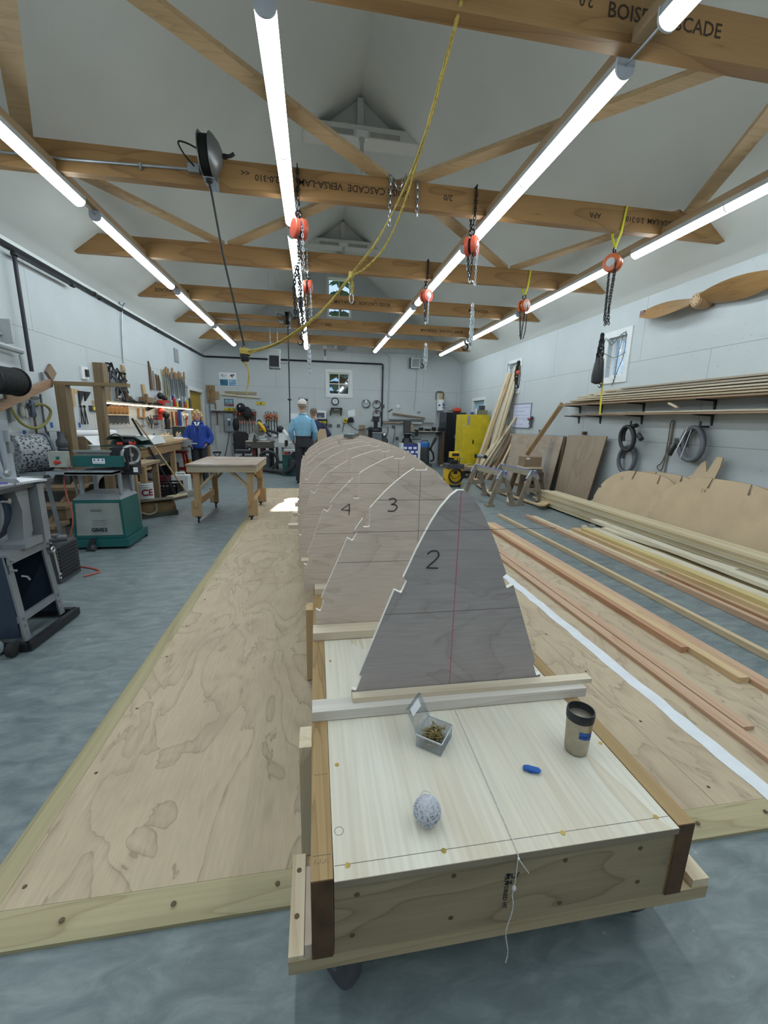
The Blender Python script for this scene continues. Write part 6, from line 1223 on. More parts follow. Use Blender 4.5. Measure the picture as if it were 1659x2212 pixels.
for i in range(11):
    l = 'hand saw hung blade down on the left wall, %s of the far row' % names16[i]; loc = (XL + .015 + .006 * (i % 2), 10.62 + .155 * i, 2.36 + .05 * ((i * 5) % 3) - .03 * (i % 2))
    if i == 0: saw.location = loc; saw['label'] = l
    else: dup(saw, loc, l)
for i, (y, z0, z1, w, m, l) in enumerate(((9.78, 2.55, 1.98, .10, dkwood, 'long dark pointed saw blade in a board sheath, leftmost'), (9.98, 2.38, 2.0, .10, plain('pale_sheath', (.30, .27, .23), .7), 'pale sheathed saw beside the dark pointed one'), (10.14, 2.33, 2.0, .09, dkwood, 'short dark board on the wall'), (10.28, 2.32, 2.0, .09, dkwood, 'second short dark board on the wall'))):
    O('sheathed_saw', MB().prism([(-w / 2, z1), (w / 2, z1), (w / 2, z0 - .14), (-w * .35, z0)], (XL + .001, y, 0), Y_, Z_, .03), m, l, 'saw', 'sheathed saws on the left wall')
for i in range(6): O('wooden_rule', MB().bar((XL + .01, 10.5 + .07 * i, 2.48 - .03 * i), (XL + .012, 10.56 + .075 * i, 1.74), .03, .006, X_), plain('boxwood', (.47, .42, .25), .6), 'pale wooden rule hanging among the saws, %s from the left' % names16[i], 'rule', 'rules among the saws')
O('t_square', MB().box(XL, XL + .01, 12.32, 12.36, 1.85, 2.28).box(XL, XL + .015, 12.2, 12.46, 2.2, 2.24), grey, 'grey T-square hung at the end of the saw row', 'square')
O('carved_stick', MB().box(XL, XL + .03, 8.43, 8.55, 1.67, 2.32).lathe((XL + .03, 8.49, 2.24), X_, [(.05, 0), (.04, .02)], 16).lathe((XL + .03, 8.49, 2.13), X_, [(.05, 0), (.04, .02)], 16), wood('slat_wood', (.42, .32, .19), (.30, .21, .11), 'Z', 8, 5, 10), 'tan slat with two round knobs on the left wall', 'slat')
O('carved_stick', MB().bar((XL + .03, 9.4, 1.665), (XL + .02, 9.32, 2.06), .12, .03, X_), pine_z, 'short tan slat leaning above the tool shelf', 'slat')
O('clamp_post', MB().box(XL, XL + .14, 7.45, 7.62, 1.665, 2.24).bevel(.005), old_z, 'thick dark brown post on the tool shelf beside the clamps', 'post')
clm = T('bar_clamp', '', 'clamp', (0, 0, 0), 'clamps bunched on the left wall')
P(clm, 'bar', MB().box(-.006, .006, -.01, .01, -.42, .06), dgrey); P(clm, 'jaw', MB().box(-.012, .012, -.03, .12, .03, .06).box(-.012, .012, -.02, .1, -.28, -.25), blackm); P(clm, 'handle', MB().cyl((0, .09, -.27), (0, .09, -.42), .016), dkwood)
for i in range(14):
    l = 'dark bar clamp in the bunch above the tool shelf, %s from its near end' % names16[i]; loc = (XL + .05 + .03 * (i % 4), 7.68 + .05 * i, 2.14 - .012 * i + .05 * (i % 3))
    if i == 0: clm.location = loc; clm['label'] = l; clm.rotation_euler = (R(20), 0, R(20))
    else: d = dup(clm, loc, l); d.rotation_euler = (R(rnd.uniform(-35, 50)), R(rnd.uniform(-10, 10)), R(rnd.uniform(-30, 60)))
pl_ = T('hand_plane', '', 'plane', (0, 0, 0), 'hand planes on the tool shelf')
P(pl_, 'body', MB().prism([(-.12, 0), (.12, 0), (.12, .03), (.03, .05), (-.04, .035), (-.12, .03)], (.03, 0, 0), Y_, Z_, .06), blackm); P(pl_, 'tote', MB().tube([(0, .06, .03), (0, .08, .08), (0, .07, .12)], [.016, .018, .012], 8), dkwood); P(pl_, 'knob', MB().sphere((0, -.08, .055), .02, 10), dkwood); P(pl_, 'iron', MB().bar((0, 0, .03), (0, .05, .11), .045, .006), steel)
for i in range(9):
    l = 'black hand plane on the tool shelf, %s from its near end' % names16[i]; loc = (XL + .09 + .04 * (i % 2), 8.05 + .2 * i, 1.661)
    if i == 0: pl_.location = loc; pl_['label'] = l; pl_.rotation_euler = (0, 0, R(25))
    else: dup(pl_, loc, l, R(rnd.uniform(-50, 50)))
O('wooden_plane', MB().box(XL + .06, XL + .2, 8.98, 9.3, 1.661, 1.80).bevel(.006).box(XL + .1, XL + .16, 9.1, 9.16, 1.80, 1.86), wood('plane_block', (.27, .17, .09), (.17, .10, .045), 'Y', 7, 5, 9), 'large brown block plane on the tool shelf', 'plane')
t = T('bench_grinder', 'red and black bench tool on the tool shelf', 'grinder', (XL + .12, 10.05, 1.66)); P(t, 'base', MB().box(XL + .03, XL + .2, 9.9, 10.25, 1.661, 1.78).bevel(.01), red); P(t, 'wheel', MB().sphere((XL + .11, 10.0, 1.87), .09, 14, (.8, 1, .8)).sphere((XL + .11, 10.25, 1.83), .06, 12), black); P(t, 'tray', MB().box(XL + .2, XL + .215, 9.95, 10.2, 1.665, 1.73), grey)
for i in range(12):
    y = 10.45 + .14 * i; h = .08 + .05 * ((i * 5) % 4); mm = [white, zinc, red, blue, yellow, dgrey][(i * 7) % 6]
    O('jar', MB().lathe((XL + .1 + .03 * (i % 3), y, 1.661), Z_, [(.03, 0), (.035, .01), (.035, h), (.022, h + .015), (.022, h + .035)], 14), mm, 'small jar or can on the far half of the tool shelf, %s in its row' % names16[i], 'jar', 'jars and cans on the tool shelf')
def hang(name, mb, m, lab, cat='tool', g='tools hung below the shelf'): return O(name, mb, m, lab, cat, g)
hang('coping_saw', MB().tube([(XL + .03, 8.98, 1.58), (XL + .03, 8.95, 1.42), (XL + .03, 9.2, 1.40), (XL + .03, 9.24, 1.58)], .022, 8), plain('bow_saw_wood', (.40, .22, .09), .5), 'orange brown frame saw hung under the shelf')
hang('drawknife', MB().tube(arc((XL + .03, 9.25, 1.28), Y_, Z_, .11, 20, 185, 10, .14), .012).bar((XL + .03, 9.07, 1.25), (XL + .03, 9.2, 1.25), .03, .03), grey, 'grey curved drawknife on the wall')
hang('hand_drill', MB().lathe((XL + .05, 9.48, 1.33), X_, [(.075, 0), (.075, .02), (.02, .03)], 18).tube([(XL + .04, 9.36, 1.42), (XL + .04, 9.5, 1.3), (XL + .04, 9.62, 1.36)], .016).cyl((XL + .04, 9.5, 1.3), (XL + .04, 9.52, 1.18), .012), dgrey, 'dark eggbeater hand drill on the wall')
hang('caliper', MB().tube(arc((XL + .02, 9.42, 1.53), Y_, Z_, .06, 10, 170, 8), .01), dgrey, 'small dark caliper on the wall under the shelf')
hang('wooden_stick', MB().bar((XL + .02, 9.63, 1.48), (XL + .02, 9.66, 1.2), .05, .02, X_), pale_z, 'pale vertical stick hung beside the knives')
for i in range(5): hang('tenon_saw', MB().bar((XL + .02, 9.72, 1.44 - .055 * i), (XL + .02, 10.0, 1.44 - .055 * i), .012, .035), [dgrey, plain('maroon_handle', (.14, .03, .05), .5), grey, dgrey, grey][i], 'flat knife or saw lying level on the wall pins, %s from the top' % names16[i], 'saw')
hang('power_drill', MB().sphere((XL + .1, 9.97, 1.55), .07, 14, (1, 1.5, 1)).box(XL + .05, XL + .12, 9.92, 9.99, 1.36, 1.55), red, 'red power drill hung under the shelf', 'drill')
hang('router', MB().lathe((XL + .12, 10.25, 1.16), Z_, [(.07, 0), (.07, .03), (.05, .04), (.06, .2), (.04, .26)], 16).sphere((XL + .12, 10.2, 1.47), .08, 12), black, 'black router hung on the wall', 'router')
for i in range(7): hang('mallet', MB().bar((XL + .03, 10.5 + .13 * i, 1.55), (XL + .03, 10.52 + .13 * i, 1.22 - .03 * (i % 3)), .07 - .01 * (i % 3), .03, X_), [pale_z, plain('cream_wood', (.60, .48, .34), .6), pine_z, dkwood, pale_z, red, dgrey][i], 'flat wooden paddle hung under the shelf, %s of its row' % names16[i], 'paddle')
hang('blue_level', MB().box(XL + .01, XL + .05, 11.42, 11.56, 1.08, 1.60), plain('level_blue', (.02, .07, .33), .4), 'blue level hung upright at the end of the tool wall', 'level')
for i in range(5): hang('paint_brush', MB().bar((XL + .03, 11.68 + .1 * i, 1.5 - .07 * (i % 2)), (XL + .03, 11.68 + .1 * i, 1.18), .05, .02, X_).sphere((XL + .04, 11.68 + .1 * i, 1.48 - .07 * (i % 2)), .05, 10), [white, plain('mint', (.35, .58, .47), .6), pale_z, red, white][i], 'brush or cloth hung at the far end of the tool wall, %s one' % names16[i], 'brush')
for i, (y, w, h, l) in enumerate(((7.0, .1, .32, 'try square with wooden stock left of the chisels'), (7.22, .16, .2, 'black triangular bracket under the rail'), (7.38, .18, .14, 'black angled bracket right of the triangle'))):
    O('try_square', MB().prism([(0, 0), (w, 0), (0, -h)], (XL + .002, y - .3, 1.78), Y_, Z_, .02) if i else MB().box(XL, XL + .03, y - .28, y - .22, 1.55, 1.8).box(XL, XL + .004, y - .2, y - .05, 1.74, 1.8), [pine_z, black, black][i], l, 'square', 'squares on the left wall')
for i, (y, l) in enumerate(((6.92, 'left'), (7.02, 'right'))): O('compass', MB().tube([(XL + .02, y, 1.55), (XL + .02, y - .03, 1.3)], .008).tube([(XL + .02, y, 1.55), (XL + .02, y + .04, 1.3)], .008).sphere((XL + .02, y, 1.56), .02, 8), black, 'black dividers hung below the brackets, %s one of two' % l, 'dividers', 'dividers on the left wall')
t = T('spirit_level_box', 'small grey box with a yellow label on the left wall', 'box', (XL, 7.3, 1.48)); P(t, 'body', MB().box(XL, XL + .05, 7.18, 7.40, 1.50, 1.58), dgrey); P(t, 'label', MB().box(XL + .05, XL + .054, 7.21, 7.36, 1.515, 1.565), yellow)
O('diamond_board', MB().obox((XL + .02, 6.30, 1.97), (.03, .15, .15), (R(45), 0, 0)), plain('diamond_brown', (.24, .17, .11), .7), 'small brown diamond shaped board on the left wall above the rail', 'board')
t = T('thermostat', 'white wall plate with a dark knob on the left wall', 'switch', (XL, 7.14, 2.05)); P(t, 'plate', MB().box(XL, XL + .03, 7.06, 7.24, 1.96, 2.14).bevel(.006), white); P(t, 'knob', MB().box(XL + .03, XL + .06, 7.14, 7.2, 2.0, 2.1), black)
t = T('wall_vent', 'grey vent grille high on the left wall', 'vent', (XL, 11.7, 2.76)); P(t, 'frame', MB().box(XL, XL + .012, 11.52, 11.86, 2.76, 3.09), grey); mb = MB()
for i in range(9): mb.bar((XL + .016, 11.54, 2.79 + .033 * i), (XL + .016, 11.84, 2.79 + .033 * i), .012, .012)
P(t, 'louvers', mb, lgrey)
O('iron_bracket', MB().box(XL, XL + .02, 5.85, 6.0, 1.62, 1.65).tube([(XL + .03, 6.1, 1.95), (XL + .03, 6.1, 1.75)], .02), grey, 'small grey fitting on the left wall near the sloping rail', 'fitting')
# ================================================================ BACK OF THE SHOP
def flat(x0, x1, z0, z1, d=.01, y=None): y = YB if y is None else y; return MB().box(x0, x1, y - d, y, z0, z1)
t = T('carved_plaque', 'brown carved wood relief panel on the back wall near the left corner', 'carving', (-3.22, YB, 1.86)); cw = wood('carving_wood', (.30, .19, .09), (.18, .10, .045), 'Z', 9, 5, 6)
P(t, 'board', flat(-3.37, -3.12, 1.88, 2.42, .04), cw); mb = MB(); rnd = random.Random(6)
for i in range(14): mb.sphere((rnd.uniform(-3.34, -3.15), YB - .04, rnd.uniform(1.95, 2.36)), rnd.uniform(.025, .05), 8, (1, .5, 1.3))
P(t, 'relief', mb, cw); P(t, 'side_block', flat(-3.14, -3.0, 2.01, 2.24, .035).box(-3.07, -3.05, YB - .04, YB - .03, 2.08, 2.17), wood('carving_light', (.38, .28, .15), (.27, .18, .09), 'Z', 9, 5, 6))
P(t, 'stick', flat(-3.16, -3.11, 1.70, 1.88, .02), cw)
t = T('wall_poster', 'poster with two emblems over blue and photo panels on the back wall', 'poster', (-2.7, YB, 2.42)); P(t, 'sheet', flat(-2.97, -2.45, 2.42, 2.83, .006), paper)
P(t, 'blue_panel', flat(-2.955, -2.71, 2.43, 2.62, .0075), plain('poster_teal', (.02, .17, .27), .6, var=.5, vs=3)); P(t, 'photo_panel', flat(-2.69, -2.46, 2.43, 2.62, .0075), plain('poster_sea', (.25, .45, .62), .6, var=.4, vs=9)); P(t, 'photo_bands', flat(-2.69, -2.46, 2.50, 2.52, .0085).box(-2.69, -2.46, YB - .0085, YB - .0005, 2.44, 2.46), plain('poster_land', (.05, .16, .22), .6))
P(t, 'emblem', MB().tube([V((-2.84 + .075 * math.cos(a), YB - .008, 2.75 + .045 * math.sin(a))) for a in [R(150 + 240 * i / 14) for i in range(15)]], .006, 5).sphere((-2.86, YB - .008, 2.75), .018, 8, (1, .3, 1)).bar((-2.92, YB - .008, 2.67), (-2.76, YB - .008, 2.67), .01, .004), plain('emblem_blue', (.05, .08, .17), .6)); P(t, 'emblem', MB().sphere((-2.60, YB - .008, 2.74), .03, 10, (1, .2, 1.2)).sphere((-2.54, YB - .008, 2.76), .028, 10, (1.3, .2, .8)).sphere((-2.57, YB - .008, 2.71), .02, 8, (.8, .2, 1.6)), plain('emblem_brown', (.09, .05, .04), .6))
t = T('wall_picture', 'small framed photo of a coast scene on the back wall', 'picture', (-2.72, YB, 1.8)); P(t, 'frame', flat(-2.86, -2.58, 1.80, 2.02, .015), black); P(t, 'photo', flat(-2.845, -2.595, 1.815, 2.005, .017), plain('photo_sky', (.18, .32, .40), .5, var=.5, vs=5)); P(t, 'foreground', flat(-2.72, -2.595, 1.815, 1.87, .018).box(-2.84, -2.72, YB - .018, YB - .001, 1.85, 1.875), plain('photo_red', (.30, .05, .05), .5)); 
O('wall_plank', flat(-2.82, -1.85, 2.18, 2.26, .03), wood('grey_plank', (.33, .28, .19), (.22, .18, .11), 'X', 8, 5, 14), 'thick greyish plank hung level on the back wall', 'plank', 'planks under the poster'); O('wall_plank', MB().bar((-2.91, YB - .045, 2.165), (-1.74, YB - .045, 2.09), .03, .05), pale_x, 'pale tapered plank sagging below the greyish one', 'plank', 'planks under the poster')
for x, z, l in ((-2.72, 1.70, 'left, on the clamp shelf'), (-1.73, 1.91, 'right, above the bench grinder')):
    t = T('yellow_sign', 'small yellow sign with a dark beetle shape, ' + l, 'sign', (x, YB, z - .05), 'yellow signs on the back wall'); P(t, 'plate', flat(x - .145, x + .145, z - .05, z + .05, .012), yellow); P(t, 'symbol', MB().sphere((x, YB - .013, z), .028, 10, (1, .15, .8)).bar((x - .05, YB - .014, z - .008), (x + .05, YB - .014, z - .008), .012, .003), black); P(t, 'border', flat(x - .145, x + .145, z + .043, z + .05, .013).box(x - .145, x + .145, YB - .013, YB, z - .05, z - .043), plain('sign_green', (.12, .16, .03), .6))
t = T('clamp_rack', 'dark rack shelf of bar clamps along the back wall', 'rack', (-2.2, YB, 1.6)); P(t, 'rail', MB().box(-3.25, -1.88, YB - .14, YB, 1.61, 1.645), plain('rack_brown', (.07, .045, .035), .7)); P(t, 'wall_board', flat(-2.5, -1.9, 1.35, 1.6, .012), dkwood_x)
bc = T('pipe_clamp', '', 'clamp', (0, 0, 0), 'bar clamps on the back wall racks'); P(bc, 'bar', MB().box(-.012, .012, -.02, 0, -.62, .06), dgrey); P(bc, 'head', MB().box(-.022, .022, -.09, .01, -.02, .05).box(-.02, .02, -.08, 0, -.3, -.26), hoist_red); P(bc, 'screw_handle', MB().cyl((0, -.05, .05), (0, -.05, .12), .008).bar((-.05, -.05, .12), (.05, -.05, .12), .01, .01), blackm)
bo = T('orange_clamp', '', 'clamp', (0, 0, 0), 'orange clamps on the back wall rack'); P(bo, 'bar', MB().box(-.012, .012, -.02, 0, -.55, .06), blackm); P(bo, 'head', MB().box(-.03, .03, -.1, .01, -.03, .06).box(-.03, .03, -.09, 0, -.12, -.08), plain('clamp_orange', (.52, .13, .05), .5)); P(bo, 'screw_handle', MB().cyl((0, -.06, .05), (0, -.06, .13), .008).bar((-.04, -.06, .13), (.04, -.06, .13), .01, .01), blackm)
for i, x in enumerate((-2.55, -2.47, -2.38, -2.30, -2.22, -2.12, -2.02, -1.94)):
    l = 'red headed bar clamp on the back wall rack, %s from the electrical panel' % names16[i]; loc = (x, YB - .05, 1.60 - .02 * (i % 3))
    if i == 0: bc.location = loc; bc['label'] = l
    else: dup(bc, loc, l)
for i, x in enumerate((-1.58, -1.50, -1.42, -1.32, -1.24)):
    l = 'orange headed clamp on the back wall, %s from the left' % names16[i]; loc = (x, YB - .001, 1.50 + .03 * (i % 2))
    if i == 0: bo.location = loc; bo['label'] = l
    else: dup(bo, loc, l)
for i, (x, z0, z1, w, m, l) in enumerate(((-3.20, .45, 1.6, .03, lgrey, 'long thin grey bar, leftmost'), (-3.10, 1.2, 1.62, .055, plain('maroon_level', (.14, .02, .02), .5), 'maroon level with windows'), (-3.01, .95, 1.5, .04, lgrey, 'pale grey bar beside the maroon level'), (-2.92, 1.0, 1.6, .025, zinc, 'thin steel rod'), (-2.9, 1.05, 1.35, .05, grey, 'short steel clamp bar'), (-2.10, .95, 1.5, .045, pine_z, 'pale wooden stick'), (-3.30, .6, 2.0, .04, plain('blue_grey_bar', (.16, .20, .27), .5), 'tall blue grey bar by the left corner'))):
    O('hanging_bar', MB().bar((x, YB - .03, z1), (x + .04 * (i == 0), YB - .03, z0), w, .02), m, l + ' hung under the clamp shelf', 'bar', 'bars hung under the clamp shelf')
t = T('tool_bags', 'black backpack hanging on the clamp shelf', 'bag', (-2.25, YB - .2, 1.5)); P(t, 'bag', MB().sphere((-2.33, YB - .16, 1.76), .13, 14, (1.1, .8, 1.1)).sphere((-2.15, YB - .15, 1.60), .14, 14, (1, .7, 1.4)), plain('black_nylon', (.012, .012, .014), .7)); P(t, 'badge', MB().sphere((-2.35, YB - .265, 1.80), .025, 8, (1, .3, 1.3)), lgrey)
O('black_hat', MB().sphere((-2.52, YB - .1, 1.23), .13, 14, (.8, .6, 1.5)), plain('black_nylon', (1, 1, 1)), 'black cloth bag hanging right of the electrical panel', 'bag')
t = T('electrical_panel', 'grey electrical panel on the back wall behind the woman', 'panel', (-2.73, YB, .95)); P(t, 'cabinet', MB().box(-2.87, -2.60, YB - .12, YB, 1.0, 1.57).bevel(.006), plain('panel_grey', (.20, .25, .29), .45)); P(t, 'door', MB().box(-2.855, -2.615, YB - .127, YB - .12, 1.02, 1.55), plain('panel_grey', (.2, .25, .29), .45)); P(t, 'label', MB().box(-2.77, -2.68, YB - .13, YB - .127, 1.36, 1.41), paper); P(t, 'handle', MB().box(-2.745, -2.695, YB - .14, YB - .127, 1.19, 1.32), navy); P(t, 'riser', MB().box(-2.70, -2.62, YB - .06, YB, 0, 1.0), plain('panel_grey', (.2, .25, .29), .45)); P(t, 'lead', MB().tube(spline([(-2.75, YB - .05, .98), (-2.78, YB - .05, .8), (-2.85, YB - .06, .5), (-2.95, YB - .1, .1)]), .012), dgrey)
t = T('folding_stool', 'small black folding stool behind the woman', 'stool', (-2.95, 13.2, 0)); P(t, 'seat', MB().lathe((-2.85, 12.9, .42), Z_, [(.12, 0), (.13, .02), (.1, .04)], 18), black)
for k in (-1, 1): P(t, 'leg', MB().bar((-2.85 - .1 * k, 12.9, .42), (-2.85 + .2 * k, 12.95, 0), .02, .02), blackm)
t = T('office_chair', 'black office chair behind the mitre saw', 'chair', (-2.15, 13.1, 0)); P(t, 'backrest', MB().prism([(-.2, 0), (.2, 0), (.22, .45), (.12, .52), (-.12, .52), (-.22, .45)], (-2.15, 12.9, .53), X_, Z_, .06).bevel(.015, 2), black); P(t, 'seat', MB().box(-2.38, -1.92, 12.92, 13.35, .40, .48).bevel(.02, 2), dgrey); P(t, 'column', MB().cyl((-2.15, 13.13, .08), (-2.15, 13.13, .4), .03), blackm); mb = MB()
for i in range(5): a = i * 2 * math.pi / 5; mb.bar((-2.15, 13.13, .09), (-2.15 + .28 * math.cos(a), 13.13 + .28 * math.sin(a), .06), .04, .03)
P(t, 'base', mb, blackm)
for k in (-1, 1): P(t, 'armrest', MB().tube([(-2.15 + .23 * k, 13.1, .45), (-2.15 + .25 * k, 13.1, .66), (-2.15 + .25 * k, 12.95, .68)], .02), black)
# mitre saw and stand
t = T('saw_table', 'dark wooden saw table with red legs and a pale top piece', 'table', (-1.58, 12.6, 0)); P(t, 'top', MB().box(-1.97, -1.18, 12.45, 13.0, .60, .78).bevel(.005), plain('saw_table_brown', (.09, .085, .08), .6)); P(t, 'top_board', MB().box(-1.97, -1.3, 12.46, 12.8, .781, .80), pale_x); mb = MB()
for x in (-1.75, -1.52, -1.28): P(t, 'leg', MB().box(x - .05, x + .05, 12.5, 12.6, 0, .6).box(x - .05, x + .05, 12.85, 12.95, 0, .6), [plain('dark_red_leg', (.12, .02, .02), .6), black, black][int((x + 1.8) * 3.2)])
P(t, 'crank_ball', MB().sphere((-1.86, 12.40, .66), .05, 12), dgrey)
t = T('mitre_saw', 'grey and yellow mitre saw on the dark saw table', 'saw', (-1.55, 12.6, .8)); P(t, 'base', MB().lathe((-1.52, 12.65, .802), Z_, [(.2, 0), (.2, .04), (.18, .06)], 24).box(-1.92, -1.2, 12.7, 12.75, .80, .88), zinc); P(t, 'fence', MB().box(-1.9, -1.62, 12.72, 12.75, .88, .95).box(-1.45, -1.15, 12.72, 12.75, .88, .95), lgrey)
ax = V((.45, -.9, 0)).normalized(); c = V((-1.56, 12.55, 1.12)); P(t, 'blade_guard', MB().lathe(c - ax * .03, ax, [(.16, 0), (.17, .01), (.17, .06), (.1, .07), (.05, .075)], 32), plain('guard_grey', (.17, .165, .16), .35)); P(t, 'blade', MB().lathe(c - ax * .002, ax, [(.165, 0), (.165, .003)], 36), steel); P(t, 'hub', MB().lathe(c + ax * .045, ax, [(.055, 0), (.055, .006), (.035, .008)], 20), black); P(t, 'hub_cap', MB().lathe(c + ax * .054, ax, [(.036, 0), (.03, .003)], 18), dyellow)
P(t, 'arm', MB().tube([(-1.60, 12.5, 1.33), (-1.53, 12.48, 1.27), (-1.46, 12.48, 1.16), (-1.40, 12.5, 1.06)], [.03, .045, .05, .03], 10), dyellow); P(t, 'handle', MB().tube(spline([(-1.62, 12.5, 1.34), (-1.56, 12.5, 1.39), (-1.5, 12.5, 1.33)]), .018), black); P(t, 'motor', MB().cyl((-1.46, 12.62, 1.2), (-1.36, 12.75, 1.24), .075).tube([(-1.4, 12.62, 1.05), (-1.28, 12.75, .92)], .035), dgrey)
P(t, 'dust_pipe', MB().tube(spline([(-1.38, 12.7, 1.1), (-1.2, 12.75, 1.06), (-1.06, 12.75, .98), (-1.0, 12.72, .82), (-1.02, 12.7, .62)]), .04, 10), plain('corrugated_hose', (.03, .03, .033), .6)); P(t, 'chip_bag', MB().sphere((-1.18, 12.8, .94), .1, 12, (1.2, 1, .8)), lgrey)
O('spray_can', MB().lathe((-1.70, 12.45, .802), Z_, [(.05, 0), (.06, .01), (.045, .06), (.03, .1), (.02, .18)], 14), black, 'black cone shaped bottle on the saw table', 'bottle')
t = T('shop_hose', 'thick dark dust hose curving over the floor by the green base', 'hose', (-.9, 11.5, 0)); P(t, 'hose', MB().tube(spline([(-1.65, 11.7, .35), (-1.5, 11.6, .12), (-1.25, 11.5, .07), (-1.0, 11.3, .07), (-.78, 11.0, .08), (-.62, 10.85, .2), (-.58, 10.88, .36)]), .055, 12), plain('corrugated_hose', (1, 1, 1)))
t = T('hose_loop', 'dark hose loop standing below the saw table', 'hose', (-1.25, 12.0, 0)); P(t, 'hose', MB().tube(arc((-1.3, 12.0, .30), X_, Z_, .25, -100, 150, 18, .24), .05, 10), plain('corrugated_hose', (1, 1, 1)))
O('black_bin', MB().box(-2.05, -1.62, 11.7, 12.1, .002, .42).bevel(.02), black, 'black plastic bin on the floor under the rolling table line', 'bin')
t = T('dust_drum', 'dark drum vacuum below the saw table', 'vacuum', (-1.5, 12.1, 0)); P(t, 'drum', MB().lathe((-1.42, 12.1, .004), Z_, [(.16, 0), (.17, .3), (.12, .42)], 20), dgrey)
# green based sander / spindle machine near the man
t = T('green_sander', 'green cabinet sander with a pale table beside the man', 'machine', (-.65, 11.1, 0)); P(t, 'cabinet', MB().box(-.84, -.44, 10.95, 11.35, .01, .54).bevel(.015, 2), plain('sander_green', (.012, .075, .07), .4)); P(t, 'table', MB().box(-.80, -.42, 10.88, 11.2, .63, .67), lgrey); P(t, 'switch', MB().box(-.78, -.68, 10.93, 10.96, .55, .62), red); P(t, 'fence', MB().box(-.72, -.69, 11.1, 11.18, .67, .92).box(-.8, -.5, 11.2, 11.26, .67, .76), lgrey); P(t, 'motor', MB().box(-.78, -.7, 11.1, 11.2, .76, .9).lathe((-.52, 10.95, .55), -Y_, [(.09, 0), (.09, .02), (.03, .03)], 18), black); P(t, 'port_plate', MB().box(-.70, -.48, 10.942, 10.952, .2, .44), plain('port_dark', (.01, .03, .035), .5)); P(t, 'dust_port', MB().lathe((-.585, 10.945, .36), -Y_, [(.065, 0), (.07, .02), (.05, .05)], 18), dgrey)
O('white_carton', MB().box(-1.02, -.84, 12.2, 12.5, .78, 1.02).bevel(.01), white, 'white plastic box behind the pale sander table', 'box'); t = T('side_table', 'greyish bench behind the green sander', 'bench', (-.95, 12.3, 0)); P(t, 'top', MB().box(-1.14, -.66, 12.1, 12.6, .66, .78), lgrey); P(t, 'leg', MB().box(-1.1, -1.04, 12.12, 12.18, 0, .66), black); P(t, 'leg', MB().box(-.76, -.7, 12.12, 12.18, 0, .66), black); P(t, 'shelf', MB().box(-1.1, -.7, 12.15, 12.55, .2, .24), black)
t = T('grinder_guard', 'white bench machine with a round dark guard', 'machine', (-.95, 12.8, .8)); P(t, 'body', MB().tube(spline([(-1.02, 12.7, 1.12), (-.92, 12.7, 1.1), (-.82, 12.7, .95)]), .06, 10), white); P(t, 'guard', MB().lathe((-1.0, 12.66, 1.14), -Y_, [(.09, -.03), (.1, 0), (.05, .03)], 18), black); P(t, 'pedestal', MB().box(-.98, -.82, 12.65, 12.8, .0, 1.0), white)
O('white_board', MB().box(-.82, -.44, YB - .06, YB, .9, 1.62), paper, 'tall white board standing at the back wall behind the man', 'board')
t = T('wall_heater_grille', 'narrow pale vent in the back wall above the man', 'vent', (-.37, YB, 1.7)); P(t, 'frame', flat(-.54, -.2, 1.70, 2.16, .012), lgrey); P(t, 'slot', flat(-.52, -.22, 2.02, 2.10, .014), dgrey); P(t, 'picture', flat(-.52, -.22, 1.72, 2.0, .0135), plain('vent_grey', (.35, .40, .40), .6))
t = T('parts_bins', 'black shelf of yellow parts bins at the back wall', 'shelf', (.2, YB - .3, 0)); P(t, 'case', MB().box(-.1, .40, YB - .30, YB - .01, 0, 1.46), black)
for r in range(5):
    for c in range(3): P(t, 'bin', MB().prism([(0, 0), (.1, .0), (.1, .1), (-.03, .055)], (-.07 + .155 * c, YB - .33, 1.31 - .15 * r), Y_, Z_, .13), yellow)
t = T('monitor', 'white framed screen standing on the parts bin shelf', 'screen', (.17, YB - .25, 1.46)); P(t, 'frame', MB().box(.0, .36, YB - .25, YB - .2, 1.465, 1.73).bevel(.008), white); P(t, 'picture', flat(.055, .31, 1.50, 1.66, .004, YB - .25), plain('screen_dark', (.07, .08, .11), .3)); P(t, 'glint', flat(.11, .21, 1.53, 1.55, .006, YB - .25), lgrey)
t = T('wall_clock', 'round black rimmed clock under the back window', 'clock', (.67, YB, 1.93)); P(t, 'rim', MB().torus((.67, YB - .03, 2.04), Y_, .11, .016, 36, 8), black); P(t, 'face', MB().lathe((.67, YB - .001, 2.04), -Y_, [(.108, 0), (.108, .025)], 36), plain('clock_face', (.66, .69, .76), .5)); mb = MB()
for i in range(12): a = i * math.pi / 6; mb.bar((.67 + .085 * math.cos(a), YB - .028, 2.04 + .085 * math.sin(a)), (.67 + .096 * math.cos(a), YB - .028, 2.04 + .096 * math.sin(a)), .008, .003)
P(t, 'hour_marks', mb, black); P(t, 'hands', MB().bar((.67, YB - .029, 2.04), (.655, YB - .029, 2.10), .009, .002, Y_).bar((.67, YB - .029, 2.04), (.67, YB - .029, 1.965), .006, .002, Y_), black)
t = T('radio_shelf', 'small brown wall shelf under the clock', 'shelf', (.70, YB, 1.6)); P(t, 'board', MB().box(.49, .90, YB - .2, YB, 1.715, 1.735), dkwood_x)
for x in (.51, .87): P(t, 'bracket', MB().box(x - .02, x + .02, YB - .03, YB, 1.58, 1.714), dkwood)
t = T('radio', 'black radio on the small shelf under the clock', 'radio', (.71, YB - .1, 1.735)); P(t, 'case', MB().box(.52, .90, YB - .16, YB - .03, 1.737, 1.835).bevel(.008), black); P(t, 'grille', MB().box(.62, .80, YB - .164, YB - .16, 1.765, 1.78).box(.69, .73, YB - .15, YB - .1, 1.835, 1.842), lgrey)
